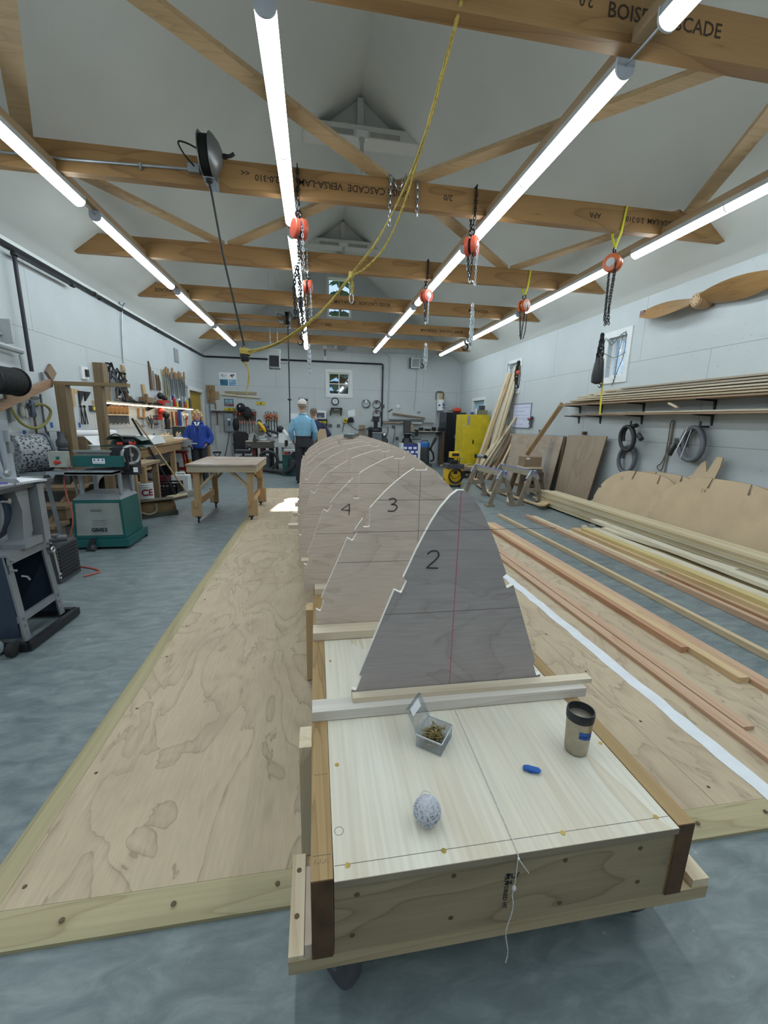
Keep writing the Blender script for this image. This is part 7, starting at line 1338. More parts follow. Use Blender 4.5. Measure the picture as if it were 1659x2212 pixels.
O('taped_paper', MB().quad([(1.08, YB - .012, 1.74), (1.32, YB - .004, 1.80), (1.35, YB - .012, 1.58), (1.12, YB - .004, 1.55)]).quad([(1.2, YB - .014, 1.74), (1.215, YB - .014, 1.74), (1.215, YB - .014, 1.67), (1.2, YB - .014, 1.67)]), paper, 'white notice paper pinned crooked on the back wall', 'paper')
O('cloth_cap', MB().sphere((1.19, YB - .07, 1.47), .1, 14, (1, .7, .7)).sphere((1.19, YB - .08, 1.41), .12, 14, (1, .6, .35)), plain('cap_black', (.02, .016, .016), .8), 'dark cap hanging under the notice paper', 'cap')
t = T('power_hub', 'yellow power outlet block with black lead on the back wall', 'outlet', (1.0, YB, 1.36)); P(t, 'block', MB().obox((1.0, YB - .04, 1.42), (.13, .07, .13), (0, R(12), 0)), yellow); P(t, 'lead', MB().tube(spline([(1.04, YB - .07, 1.43), (1.15, YB - .07, 1.30), (1.4, YB - .07, 1.13), (1.7, YB - .07, 1.16), (1.9, YB - .1, 1.25)]), .01).tube(spline([(.98, YB - .06, 1.37), (.94, YB - .06, 1.2), (.9, YB - .06, 1.05)]), .01), rubber); P(t, 'plug', MB().box(.98, 1.02, YB - .1, YB - .07, 1.40, 1.45), black)
for i, (x, z, l) in enumerate(((1.70, 2.0, 'upper left, with a white tag'), (2.06, 1.985, 'upper right'), (2.07, 1.67, 'lower right'))):
    t = T('saw_blade_coil', 'coiled saw blade ring on a wooden peg, ' + l, 'blade', (x, YB - .03, z - .15), 'coiled blades on the back wall'); mb = MB()
    for k in range(3): mb.torus((x + .004 * k, YB - .03 - .012 * k, z - .004 * k), Y_, .125 + .004 * k, .007, 36, 5)
    P(t, 'coil', mb, plain('blade_steel', (.10, .105, .11), .4, .7)); P(t, 'peg', MB().box(x - .03, x + .03, YB - .06, YB, z + .02, z + .12), white if i == 0 else dkwood)
O('holster_board', flat(1.47, 1.68, .9, 1.29, .02), wood('hook_board', (.33, .27, .18), (.24, .18, .11), 'Z', 8, 5, 8), 'tan board with a notch low on the back wall', 'board'); O('wood_tag', flat(1.50, 1.535, 1.6, 1.78, .02), pale_z, 'thin pale stick on the back wall below the blade ring', 'stick')
t = T('drill_press', 'black drill press with a grey base at the back wall', 'machine', (1.98, 13.9, 0)); P(t, 'head', MB().box(1.88, 2.08, 13.8, 14.05, 1.40, 1.58).bevel(.012).box(1.92, 2.04, 13.84, 14.0, 1.22, 1.42), black); P(t, 'motor', MB().sphere((1.97, 13.9, 1.12), .15, 16, (1.2, 1, .75)).box(1.75, 2.2, 13.95, 14.1, .85, 1.22), black); P(t, 'base', MB().box(1.86, 2.16, 13.72, 14.02, .0, 1.05).bevel(.01), plain('press_grey', (.12, .14, .16), .5)); P(t, 'base_top', MB().box(1.85, 2.17, 13.7, 14.03, 1.05, 1.07), lgrey); P(t, 'lever', MB().tube([(1.86, 13.85, 1.5), (1.8, 13.82, 1.42)], .015).tube(arc((1.82, 13.9, 1.05), X_, Z_, .16, 90, 230, 10), .012), dgrey)
t = T('chrome_pump', 'shiny round pump with a hose beside the drill press', 'pump', (2.3, 13.9, 0)); P(t, 'body', MB().sphere((2.27, 13.9, .98), .09, 16), steel); P(t, 'stand', MB().box(2.2, 2.34, 13.85, 13.98, 0, .9), dgrey); P(t, 'hose', MB().tube(spline([(2.3, 13.9, .92), (2.38, 13.88, .8), (2.32, 13.9, .7)]), .02), black)
t = T('smoke_detector', 'round white detector on the back wall', 'detector', (2.81, YB, 1.86)); P(t, 'dome', MB().lathe((2.81, YB, 1.92), -Y_, [(.07, 0), (.07, .02), (.05, .04)], 20), white); P(t, 'sensor', MB().lathe((2.81, YB - .04, 1.92), -Y_, [(.02, 0), (.015, .01)], 12), lgrey)
O('hook_knob', MB().sphere((3.54, YB - .03, 1.79), .05, 12), lgrey, 'small pale knob on the back wall right of the hanging cable', 'knob')
t = T('cord_reel_plate', 'round grey outlet with cable on the back wall', 'outlet', (2.44, YB, 1.28)); P(t, 'plate', MB().lathe((2.44, YB, 1.28), -Y_, [(.06, 0), (.06, .03)], 18), lgrey); P(t, 'lead', MB().tube(spline([(2.46, YB - .03, 1.25), (2.48, YB - .03, 1.1), (2.42, YB - .04, .9), (2.38, YB - .05, .7)]), .011), dgrey)
O('lead_cable', MB().tube(spline([(2.72, YB - .03, 1.2), (2.70, YB - .03, .95), (2.66, YB - .03, .7)]), .009), dgrey, 'thin cable dropping from the outlet under the wall planks', 'cable')
O('pry_bar', MB().tube([(2.62, YB - .02, 1.84), (2.44, YB - .02, 1.74)], .012), black, 'short dark bar at the pale conduit', 'bar'); O('pin_gauge', flat(2.30, 2.33, 1.86, 1.98, .02), black, 'tiny dark clip beside the black pipe', 'clip')
for i, (p0, p1, w, m, l) in enumerate((((2.62, YB - .06, 1.69), (3.76, YB - .06, 1.56), .05, wood('wall_stick_dark', (.22, .15, .09), (.14, .09, .05), 'X', 8, 5, 14), 'dark stick slanting down to the right, topmost'), ((2.5, YB - .06, 1.525), (3.70, YB - .06, 1.545), .025, lgrey, 'thin grey pipe below the slanting stick'), ((2.5, YB - .06, 1.47), (3.72, YB - .06, 1.46), .02, blackm, 'thin dark rod, middle'), ((2.27, YB - .07, 1.42), (4.07, YB - .07, 1.40), .03, plain('dull_bar', (.16, .15, .14), .6), 'longest dull bar of the wall rack'), ((2.3, YB - .1, 1.385), (3.3, YB - .1, 1.385), .025, cedar, 'brownish stick below the longest bar'), ((2.9, YB - .1, 1.40), (3.65, YB - .1, 1.39), .07, lgrey, 'fat pale tube in the middle of the wall rack'))):
    O('rack_rod', MB().bar(p0, p1, .03, w), m, l, 'rod', 'rods and sticks on the back wall rack')
t = T('wall_shelf', 'narrow shelf on the back wall carrying black power tools', 'shelf', (3.75, YB, 1.1)); P(t, 'board', MB().box(3.0, 4.25, YB - .2, YB, 1.10, 1.125), pale_x); P(t, 'end_bracket', MB().bar((4.28, YB - .1, 1.28), (4.20, YB - .1, .98), .03, .04), black); P(t, 'carton', MB().box(3.02, 3.25, YB - .2, YB - .05, 1.126, 1.3), white); P(t, 'block', MB().box(3.25, 3.32, YB - .18, YB - .05, 1.126, 1.34), pine_z)
for i, (x, w, h) in enumerate(((3.42, .12, .12), (3.62, .14, .13), (3.85, .18, .08), (4.07, .13, .15))): O('power_tool', MB().obox((x, YB - .12, 1.127 + h / 2), (w, .1, h * .8), (0, R(8 * (i - 1)), 0)).cyl((x, YB - .12, 1.127 + h * .5), (x + w * .6, YB - .14, 1.127 + h * .7), .028) if i else MB().box(x - .02, x + .08, YB - .22, YB - .2, .95, 1.16).box(x - .04, x + .1, YB - .2, YB - .08, 1.127, 1.17), black, 'black power tool on the narrow back wall shelf, %s from the left' % names16[i], 'tool', 'power tools on the narrow shelf')
t = T('spindle_machine', 'dark pillar machine behind the blue bin cart', 'machine', (3.03, 13.8, 0)); P(t, 'head', MB().box(2.92, 3.13, 13.7, 13.95, 1.08, 1.46).bevel(.012), plain('machine_brown', (.055, .05, .052), .5)); P(t, 'neck', MB().lathe((3.03, 13.8, .72), Z_, [(.18, 0), (.16, .12), (.1, .2), (.13, .32), (.12, .36)], 20), black); P(t, 'base', MB().box(2.84, 3.24, 13.65, 14.0, 0, .76).bevel(.02, 2), black); P(t, 'nameplate', MB().box(2.95, 3.10, 13.64, 13.65, .68, .71), lgrey); P(t, 'table', MB().box(2.9, 3.18, 13.62, 13.85, 1.04, 1.06), grey); P(t, 'handle', MB().tube([(3.15, 13.8, 1.02), (3.24, 13.78, .95), (3.2, 13.76, .85), (3.5, 13.76, .87)], .015), dgrey)
t = T('blue_bin_cart', 'blue parts tray with pale bins between two white posts', 'cart', (2.85, 12.5, 0)); P(t, 'tray', MB().box(2.6, 3.08, 12.45, 12.75, .30, .76), plain('tray_blue', (.03, .05, .30), .45)); P(t, 'top', MB().box(2.6, 3.08, 12.5, 12.75, .76, .80), dgrey)
for x in (2.55, 3.08): P(t, 'post', MB().box(x, x + .07, 12.40, 12.75, .28, .80), white)
for r in range(3):
    for c in range(3): P(t, 'bin_label', MB().box(2.64 + .15 * c + (.07 if r % 2 else 0), 2.74 + .15 * c + (.07 if r % 2 else 0), 12.435, 12.449, .62 - .12 * r, .69 - .12 * r), paper)
for x in (2.62, 3.0): P(t, 'wheel', MB().cyl((x, 12.6, .08), (x + .05, 12.6, .08), .08), rubber)
P(t, 'frame', MB().box(2.6, 3.1, 12.5, 12.7, .12, .30), dgrey)
t = T('shop_vacuum', 'tall grey shop vacuum with a blue top at the back wall', 'vacuum', (3.47, 13.2, 0)); P(t, 'tank', MB().lathe((3.47, 13.2, .10), Z_, [(.16, 0), (.19, .05), (.17, .5), (.18, .54)], 24), plain('vac_grey', (.075, .08, .085), .5)); P(t, 'top', MB().lathe((3.47, 13.2, .64), Z_, [(.18, 0), (.18, .12), (.14, .17)], 24), plain('vac_blue', (.03, .14, .42), .45)); P(t, 'handle', MB().tube([(3.36, 13.15, .78), (3.38, 13.1, .86), (3.56, 13.1, .86), (3.58, 13.15, .78)], .012), black); P(t, 'base', MB().box(3.28, 3.72, 13.05, 13.4, .03, .10).bevel(.02), dgrey); P(t, 'hose', MB().tube(spline([(3.62, 13.1, .55), (3.72, 13.05, .75), (3.82, 13.05, .92), (3.76, 13.05, .9), (3.66, 13.05, .6), (3.74, 13.05, .45), (3.76, 13.05, .25), (3.66, 13.08, .2)]), .03, 10), black)
for x in (3.3, 3.68): P(t, 'wheel', MB().cyl((x, 13.12, .04), (x + .03, 13.12, .04), .04), rubber)
t = T('wall_bucket', 'white bucket with blue print on a wooden holder, high on the back wall', 'bucket', (4.27, YB - .17, 1.83)); P(t, 'body', MB().lathe((4.27, YB - .17, 1.83), Z_, [(.125, 0), (.135, .36), (.14, .36), (.14, .34)], 24), white); P(t, 'label', MB().lathe((4.27, YB - .16, 1.90), Z_, [(.1295, 0), (.134, .16)], 24, cap=False), plain('bucket_label', (.62, .68, .76), .5)); P(t, 'print', MB().box(4.29, 4.38, YB - .297, YB - .27, 1.99, 2.04).box(4.30, 4.36, YB - .297, YB - .27, 1.92, 1.95).box(4.16, 4.22, YB - .291, YB - .27, 1.98, 2.03).box(4.29, 4.34, YB - .298, YB - .27, 2.06, 2.09), plain('bucket_blue', (.02, .07, .28), .5)); P(t, 'holder', MB().tube([(4.12, YB - .06, 2.19), (4.12, YB - .06, 2.42), (4.16, YB - .06, 2.46), (4.34, YB - .06, 2.46), (4.38, YB - .06, 2.42), (4.38, YB - .06, 2.19)], .018, 8), dkwood); P(t, 'holder_board', MB().box(4.28, 4.37, YB - .03, YB, 2.0, 2.45), pine_z); P(t, 'post', MB().box(4.14, 4.20, YB - .02, YB, .4, 1.85), lgrey)
# cabinets
t = T('black_cabinet', 'tall black steel cabinet in the back right corner', 'cabinet', (4.55, 13.7, 0)); P(t, 'body', MB().box(4.24, 4.90, 13.40, 14.2, .08, 1.76).bevel(.006), plain('cabinet_black', (.008, .010, .017), .25))
for x in (4.25, 4.575): P(t, 'door', MB().box(x, x + .315, 13.385, 13.4, .12, 1.74), plain('cabinet_black', (.008, .01, .017), .25))
P(t, 'handle', MB().box(4.53, 4.56, 13.365, 13.386, .92, 1.04), steel); P(t, 'plinth', MB().box(4.26, 4.88, 13.44, 14.18, .0, .08), black)
O('dark_board', MB().bar((4.14, 13.5, .02), (4.24, 13.55, 1.1), .12, .03, Y_), dkwood, 'dark reddish board leaning on the black cabinet', 'board')
t = T('red_canister', 'red cylinder with a grey valve lying on the black cabinet', 'canister', (4.55, 13.6, 1.76)); P(t, 'tank', MB().lathe((4.50, 13.6, 1.84), X_, [(.05, 0), (.075, .03), (.08, .06), (.08, .24), (.06, .28)], 20), plain('canister_red', (.52, .06, .03), .4)); P(t, 'valve', MB().sphere((4.42, 13.6, 1.84), .05, 12).cyl((4.36, 13.6, 1.83), (4.5, 13.6, 1.84), .025), grey)
t = T('yellow_cabinet', 'tall yellow safety cabinet beside the black cabinet', 'cabinet', (4.55, 11.85, 0)); ya = 11.45; P(t, 'body', MB().box(4.13, 4.90, ya, 12.1, .05, 1.67).bevel(.006), yellow); P(t, 'front_door', MB().box(4.14, 4.89, ya - .012, ya - .001, .08, 1.66), yellow)
P(t, 'latch', MB().box(4.42, 4.455, ya - .02, ya - .012, .86, .97), black); P(t, 'warning_strip', MB().box(4.23, 4.31, ya - .0145, ya - .012, 1.38, 1.64), plain('strip_grey', (.22, .22, .26), .6)); mb = MB()
for i in range(6): mb.text('CAUTION'[i:i + 3], .035, (4.27, ya - .0152, 1.61 - .042 * i), X_, Z_)
P(t, 'lettering', mb, white, smooth=False); P(t, 'vent_cap', MB().lathe((4.52, ya - .012, 1.62), -Y_, [(.02, 0), (.02, .006)], 14), dyellow); P(t, 'hinge', MB().cyl((4.14, ya - .01, 1.3), (4.14, ya - .01, 1.42), .012).cyl((4.14, ya - .01, .35), (4.14, ya - .01, .47), .012), lgrey); P(t, 'foot', MB().box(4.16, 4.26, ya + .05, ya + .15, 0, .05).box(4.76, 4.86, ya + .05, ya + .15, 0, .05).box(4.16, 4.26, 11.9, 12.0, 0, .05).box(4.76, 4.86, 11.9, 12.0, 0, .05), black)
O('metal_tin', MB().lathe((4.56, 11.65, 1.672), Z_, [(.05, 0), (.05, .13), (.03, .16)], 18), zinc, 'small silver tin on top of the yellow cabinet', 'tin'); O('paint_case', MB().box(4.60, 4.88, 11.6, 11.9, 1.672, 1.80), plain('olive_case', (.20, .19, .13), .7), 'olive case on top of the yellow cabinet', 'case'); O('camera_box', MB().box(4.66, 4.80, 11.62, 11.75, 1.802, 1.93).lathe((4.70, 11.62, 1.87), -Y_, [(.03, 0), (.03, .01)], 14), dgrey, 'dark box with a round pale spot on the olive case', 'box'); O('blue_tin', MB().box(4.40, 4.47, 11.6, 11.7, 1.672, 1.74), blue, 'small blue tin on the yellow cabinet', 'tin')
# yellow wheeled vacuum, dolly
t = T('yellow_vacuum', 'yellow and black wheeled shop vacuum with a coiled black cable', 'vacuum', (3.12, 9.15, 0)); P(t, 'tank', MB().box(2.95, 3.30, 9.02, 9.36, .06, .42).bevel(.03, 3), dyellow); P(t, 'lid', MB().box(2.93, 3.32, 9.0, 9.38, .42, .52).bevel(.02, 2), dgrey); P(t, 'motor_cage', MB().tube([(3.02, 9.1, .52), (3.02, 9.1, .66), (3.24, 9.1, .66), (3.24, 9.1, .52)], .012).tube([(3.02, 9.25, .52), (3.02, 9.25, .66), (3.24, 9.25, .66), (3.24, 9.25, .52)], .012).box(3.04, 3.22, 9.1, 9.25, .53, .60), black)
P(t, 'battery_head', MB().box(3.03, 3.23, 9.08, 9.26, .66, .79).bevel(.015, 2), dyellow); P(t, 'head_front', MB().box(3.05, 3.21, 9.07, 9.08, .70, .76), black); mb = MB()
for i in range(3): mb.torus((3.13, 9.0 - .02 * i, .26), Y_, .15 + .006 * i, .016, 30, 8)
P(t, 'coiled_cable', mb.tube(spline([(3.0, 8.99, .3), (3.1, 8.97, .2), (3.25, 8.98, .3)]), .007), rubber); P(t, 'label', MB().box(3.09, 3.17, 9.012, 9.02, .30, .37), black)
for x in (2.9, 3.31): P(t, 'wheel', MB().cyl((x, 9.25, .085), (x + .035, 9.25, .085), .085), rubber)
P(t, 'caster', MB().cyl((3.0, 9.0, .03), (3.03, 9.0, .03), .03).cyl((3.22, 9.0, .03), (3.25, 9.0, .03), .03), rubber)
t = T('lumber_dolly', 'flat lumber dolly loaded with offcuts before the yellow cabinet', 'dolly', (4.0, 10.6, 0)); P(t, 'deck', MB().box(3.6, 4.3, 10.45, 11.0, .20, .26), wood('dolly_wood', (.25, .19, .13), (.16, .115, .07), 'X', 7, 5, 9)); P(t, 'frame', MB().tube([(3.6, 10.5, .05), (4.28, 10.5, .05), (4.3, 10.5, .2)], .018).box(3.6, 4.3, 10.5, 10.54, .14, .20), black)
for x in (3.8, 4.25): P(t, 'wheel', MB().lathe((x, 10.42, .10), Y_, [(.04, 0), (.1, .01), (.1, .05), (.04, .06)], 22), rubber)
for i, (p0, p1, l) in enumerate((((3.55, 10.5, .28), (4.2, 10.9, .34), 'lowest'), ((3.6, 10.7, .30), (4.15, 10.5, .31), 'crossing'), ((3.35, 10.9, .30), (3.95, 10.5, .36), 'uppermost'))): O('dolly_offcut', MB().bar(p0, p1, .07, .025), [gw, pw, pine][i], 'offcut lying on the lumber dolly, ' + l, 'offcut', 'offcuts on the lumber dolly')
t = T('roller_stand', 'grey roller stand with a round end before the yellow cabinet', 'stand', (4.2, 10.2, 0)); P(t, 'roller', MB().cyl((4.06, 10.15, .62), (4.30, 10.15, .60), .045), zinc); P(t, 'end_disc', MB().lathe((4.04, 10.15, .62), -X_, [(.06, 0), (.06, .02), (.02, .03)], 18).lathe((4.28, 10.12, .60), -Y_, [(.05, 0), (.05, .02)], 18), black); P(t, 'post', MB().bar((4.14, 10.16, .58), (4.05, 10.2, .02), .03, .03).bar((4.16, 10.16, .58), (4.13, 10.2, .02), .025, .025), pine_z); P(t, 'foot', MB().box(3.95, 4.25, 10.1, 10.3, .001, .025), dgrey)
# ================================================================ PEOPLE
def blob(par, name, mb, m, vox=.012, smooth=6):
    """one continuous skin over overlapping limb shapes"""
    me = mb.mesh('tmp', m, _wl(par)); ob = bpy.data.objects.new('tmp', me); C.objects.link(ob)
    r = ob.modifiers.new('r', 'REMESH'); r.mode = 'VOXEL'; r.voxel_size = vox; r.use_smooth_shade = True
    s = ob.modifiers.new('s', 'SMOOTH'); s.factor = .5; s.iterations = smooth
    bpy.context.view_layer.update()
    m2 = bpy.data.meshes.new_from_object(ob.evaluated_get(bpy.context.evaluated_depsgraph_get())); m2.name = name
    bpy.data.objects.remove(ob)
    m2.materials.clear(); m2.materials.append(m); m2.shade_smooth()
    o = bpy.data.objects.new(name, m2); C.objects.link(o); o.parent = par; return o
def rings(mb, rows, n=18):
    """rows of (x, y, z, rx, ry) joined into one closed shape"""
    rs = [[mb.bm.verts.new((x + rx * math.cos(2 * math.pi * i / n), y + ry * math.sin(2 * math.pi * i / n), z)) for i in range(n)] for x, y, z, rx, ry in rows]
    for A, B in zip(rs, rs[1:]): mb._bridge(A, B)
    mb._f(rs[0][::-1]); mb._f(rs[-1]); return mb
def hand(mb, w, d, side, k=1.):
    """palm and five curled fingers from wrist w pointing along d; side is the thumb side"""
    w, d, s = V(w), V(d).normalized(), V(side).normalized(); nrm = d.cross(s).normalized()
    mb.tube([w, w + d * .04 * k, w + d * .085 * k], [.022 * k, .03 * k, .028 * k], 10, flat=.55)
    for i, L in enumerate((.068, .078, .074, .058)):
        b = w + d * .08 * k + s * (.026 - .0175 * i) * k
        mb.tube([b - d * .01, b + d * L * .45 * k + nrm * .006 * k, b + d * L * .8 * k + nrm * .022 * k, b + d * L * .9 * k + nrm * .04 * k], [.0095 * k, .009 * k, .0085 * k, .007 * k], 8)
    b = w + d * .025 * k + s * .022 * k
    mb.tube([b, b + s * .03 * k + d * .025 * k + nrm * .012 * k, b + s * .036 * k + d * .055 * k + nrm * .022 * k], [.012 * k, .0105 * k, .008 * k], 8); return mb
skin = plain('skin', (.50, .27, .19), .55, var=.05); skin2 = plain('skin_tan', (.42, .23, .16), .55, var=.05)
dark_t = plain('dark_trousers', (.022, .024, .032), .85, var=.2, bump=.1); shoe = plain('dark_shoe', (.018, .017, .017), .5)
def head(mb, c, k=1., ears=True):
    x, y, z = c
    mb.sphere((x, y, z), .1 * k, 18, (.77, .92, 1.08)).sphere((x, y - .022 * k, z - .055 * k), .07 * k, 14, (.82, .9, .95)).sphere((x, y - .098 * k, z - .018 * k), .017 * k, 8, (.8, 1, 1.3))
    if ears:
        for s in (-1, 1): mb.sphere((x + s * .08 * k, y + .012 * k, z - .01 * k), .028 * k, 10, (.4, .8, 1.1))
    return mb
def face(t, c, k=1., smile=True):
    x, y, z = c
    mb = MB()
    for s in (-1, 1): mb.sphere((x + s * .033 * k, y - .083 * k, z + .012 * k), .0085 * k, 8, (1.3, .6, .8))
    P(t, 'eyes', mb, plain('eye_dark', (.03, .025, .03), .3)); mb = MB()
    for s in (-1, 1): mb.bar((x + s * .02 * k, y - .092 * k, z + .033 * k), (x + s * .05 * k, y - .083 * k, z + .033 * k), .006, .006)
    P(t, 'eyebrows', mb, plain('brow', (.20, .13, .07), .8)); P(t, 'mouth', MB().tube(spline([(x - .027 * k, y - .083 * k, z - .058 * k), (x, y - .094 * k, z - .066 * k), (x + .027 * k, y - .083 * k, z - .058 * k)]), .0055 * k, 6), plain('lips', (.40, .12, .10), .5))
# woman in the blue hoodie
w = T('person', 'person with curly blond hair in a blue hooded jacket, hands in pockets', 'person')
hc = (.01, -.01, 1.455)
mb = head(MB(), hc, .98); rings(mb, [(0, .01, 1.25, .07, .06), (0, .005, 1.32, .052, .052), (.005, 0, 1.40, .05, .055)]); rings(mb, [(0, 0, .80, .14, .10), (0, 0, 1.0, .13, .10), (0, .005, 1.22, .15, .09), (0, .01, 1.30, .06, .05)])
for s in (-1, 1):
    mb.tube([(s * .15, .01, 1.22), (s * .225, .03, 1.0), (s * .17, -.07, .855)], [.045, .04, .03], 10); hand(mb, (s * .17, -.07, .86), (-s * .45, -.25, -.8), (0, -1, 0), .9)
    mb.tube([(s * .08, 0, .82), (s * .085, -.01, .45), (s * .09, .01, .08)], [.085, .058, .042], 12)
blob(w, 'body', mb, skin, .010); face(w, hc, .98)
mb = MB(); rings(mb, [(0, 0, .755, .172, .135), (0, -.003, .80, .185, .145), (0, -.005, .95, .178, .14), (0, 0, 1.12, .185, .128), (0, .005, 1.23, .185, .11), (0, .01, 1.29, .11, .085), (0, .015, 1.315, .078, .075)])
for s in (-1, 1): mb.tube(spline([(s * .145, .01, 1.235), (s * .21, .02, 1.14), (s * .258, .03, 1.0), (s * .235, -.03, .92), (s * .185, -.085, .86)], 4), [.062] * 6 + [.066] * 6 + [.058] * 5, 12)
blob(w, 'hooded_jacket', mb, plain('hoodie_blue', (.012, .045, .27), .85, var=.2, bump=.15), .011, 5)
mb = MB().torus((0, .035, 1.30), (0, .45, 1), .095, .034, 20, 8); blob(w, 'hood', mb, plain('hoodie_blue', (1, 1, 1)), .012, 4)
P(w, 'zipper', MB().box(-.004, .004, -.150, -.128, .80, 1.2), plain('zip_blue', (.01, .025, .14), .5)); P(w, 'drawstring', MB().tube([(-.045, -.10, 1.27), (-.055, -.128, 1.18), (-.05, -.14, 1.10)], .004, 6).tube([(.045, -.10, 1.27), (.055, -.128, 1.19), (.052, -.14, 1.13)], .004, 6), plain('drawstring_blue', (.10, .17, .45), .8))
P(w, 'white_collar', MB().prism([(-.065, 1.33), (-.02, 1.335), (0, 1.24), (-.03, 1.26)], (0, -.085, 0), X_, Z_, .03).prism([(.065, 1.33), (.02, 1.335), (0, 1.24), (.03, 1.26)], (0, -.085, 0), X_, Z_, .03), paper); P(w, 'dark_scarf', MB().tube([(.0, -.105, 1.25), (.02, -.125, 1.20), (.04, -.135, 1.18)], .014, 8), navy)
mb = MB(); rings(mb, [(0, 0, .74, .165, .125), (0, 0, .82, .16, .12), (0, 0, .90, .15, .11)])
for s in (-1, 1): mb.tube([(s * .085, 0, .80), (s * .09, -.005, .5), (s * .092, .0, .25), (s * .095, .01, .05)], [.095, .08, .07, .07], 14)
blob(w, 'trousers', mb, dark_t, .012)
for s in (-1, 1): P(w, 'shoe', MB().sphere((s * .095, -.04, .045), .1, 12, (.5, 1.25, .5)).box(s * .095 - .045, s * .095 + .045, -.15, .07, 0.002, .02), shoe)
mb = MB(); rnd = random.Random(12)
for i in range(46):
    th, ph = rnd.uniform(0, 2 * math.pi), rnd.uniform(-.25, 1.5); p = V((math.cos(th) * math.cos(ph) * .088, math.sin(th) * math.cos(ph) * .1, math.sin(ph) * .108))
    if p.y < -.045 and p.z < .062: continue
    mb.sphere(V(hc) + p + V((0, .008, .006)), rnd.uniform(.026, .04), 8)
for s in (-1, 1):
    for i in range(4): mb.sphere(V(hc) + V((s * .088, .0 + .012 * i, .02 - .03 * i)), .03, 8)
for i in range(6): mb.sphere(V(hc) + V((-.07 + .028 * i, .075, -.06 - .01 * (i % 2))), .034, 8)
blob(w, 'curly_hair', mb, plain('blond_hair', (.52, .38, .20), .7, var=.35, vs=40), .008, 2)
w.location = (-2.585, 10.0, 0); w.rotation_euler = (0, 0, R(8))
# man with the white cap, seen from behind (front is +y)
def stander(t, hgt, hc, shirt, sname, skinm, arms, cap=None, hairm=None, trouser=dark_t):
    k = hgt / 1.80; mb = MB()
    Mh = MB(); head(Mh, (hc[0], -hc[1], hc[2]), 1.05 * k)
    for v in Mh.bm.verts: v.co.y = -v.co.y
    mb = Mh
    rings(mb, [(0, 0, 1.42 * k, .08, .07), (hc[0] * .5, hc[1] * .3, 1.53 * k, .058, .06), (hc[0], hc[1] * .8, 1.60 * k, .056, .06)])
    rings(mb, [(0, 0, .95 * k, .15, .105), (0, 0, 1.15 * k, .15, .11), (0, 0, 1.36 * k, .18, .10), (0, 0, 1.46 * k, .09, .07)])
    for s, (el, wr, fd, th) in zip((-1, 1), arms):
        mb.tube([(s * .185 * k, 0, 1.40 * k), V(el) * k, V(wr) * k], [.05, .042, .03], 10); hand(mb, V(wr) * k, fd, th, 1.05)
        mb.tube([(s * .09, 0, .95 * k), (s * .095, .01, .5 * k), (s * .10, -.01, .09 * k)], [.085, .06, .045], 12)
    blob(t, 'body', mb, skinm, .011)
    mb = MB(); rings(mb, [(0, 0, 1.035 * k, .168, .122), (0, 0, 1.08 * k, .182, .135), (0, -.01, 1.2 * k, .192, .135), (0, -.012, 1.34 * k, .212, .122), (0, 0, 1.43 * k, .19, .10), (0, .005, 1.485 * k, .095, .08), (hc[0] * .3, .01, 1.515 * k, .072, .072)])
    for s, (el, wr, fd, th) in zip((-1, 1), arms):
        e, wv = V(el) * k, V(wr) * k; end = wv if sname == 'shirt' else e * .55 + wv * .45
        mb.tube([(s * .175 * k, 0, 1.415 * k), V((s * .2 * k, 0, 1.38 * k)) * .5 + e * .5, e, (e + end) / 2, end], [.07, .066, .062, .056, .05], 12)
    blob(t, sname, mb, shirt, .012, 4)
    mb = MB(); rings(mb, [(0, 0, .80 * k, .18, .135), (0, 0, .93 * k, .178, .13), (0, 0, 1.06 * k, .165, .115)])
    for s in (-1, 1): mb.tube([(s * .092, 0, .88 * k), (s * .1, .0, .5 * k), (s * .105, -.005, .28 * k), (s * .108, 0, .05)], [.10, .088, .08, .078], 14)
    blob(t, 'trousers', mb, trouser, .012)
    for s in (-1, 1): P(t, 'shoe', MB().sphere((s * .108, .05, .045), .11, 12, (.5, 1.25, .5)).box(s * .108 - .05, s * .108 + .05, -.09, .17, .002, .02), shoe)
m = T('person', 'person in a light blue shirt, dark trousers and white cap, seen from behind', 'person'); hc = (-.01, .03, 1.755)
stander(m, 1.84, hc, plain('light_blue_shirt', (.20, .42, .60), .8, var=.12, bump=.15), 'shirt', skin2, (((-.27, -.02, 1.15), (-.24, .10, .95), (.1, .5, -.8), (0, 0, 1)), ((.27, -.01, 1.14), (.23, .12, .96), (-.1, .5, -.8), (0, 0, 1))))
P(m, 'belt', MB().lathe((0, 0, 1.055), Z_, [(.171, 0), (.171, .03)], 28).move(Matrix.Diagonal((1, .73, 1, 1))), black); P(m, 'shirt_collar', MB().torus((-.005, .015, 1.545), (0, .2, 1), .072, .02, 20, 8), plain('light_blue_shirt', (1, 1, 1)))
cp = MB(); rings(cp, [(hc[0], hc[1], 1.755, .092, .112), (hc[0], hc[1], 1.80, .093, .113), (hc[0], hc[1], 1.85, .078, .095), (hc[0], hc[1], 1.885, .04, .05)]); cp.prism([(-.075, 0), (.075, 0), (.06, .075), (0, .095), (-.06, .075)], (hc[0], hc[1] + .09, 1.77), X_, Y_, .012); P(m, 'cap', cp, plain('cap_white', (.62, .58, .56), .8)); P(m, 'cap_band', MB().tube([(hc[0] + .095 * math.cos(a), hc[1] + .115 * math.sin(a), 1.765) for a in [R(200 + 140 * i / 10) for i in range(11)]], .008, 6), plain('cap_band', (.30, .17, .13), .8)); mb = MB()
for i in range(12): a = R(185 + 170 * i / 11); mb.sphere((hc[0] + .082 * math.cos(a), hc[1] + .1 * math.sin(a), 1.735), .022, 8)
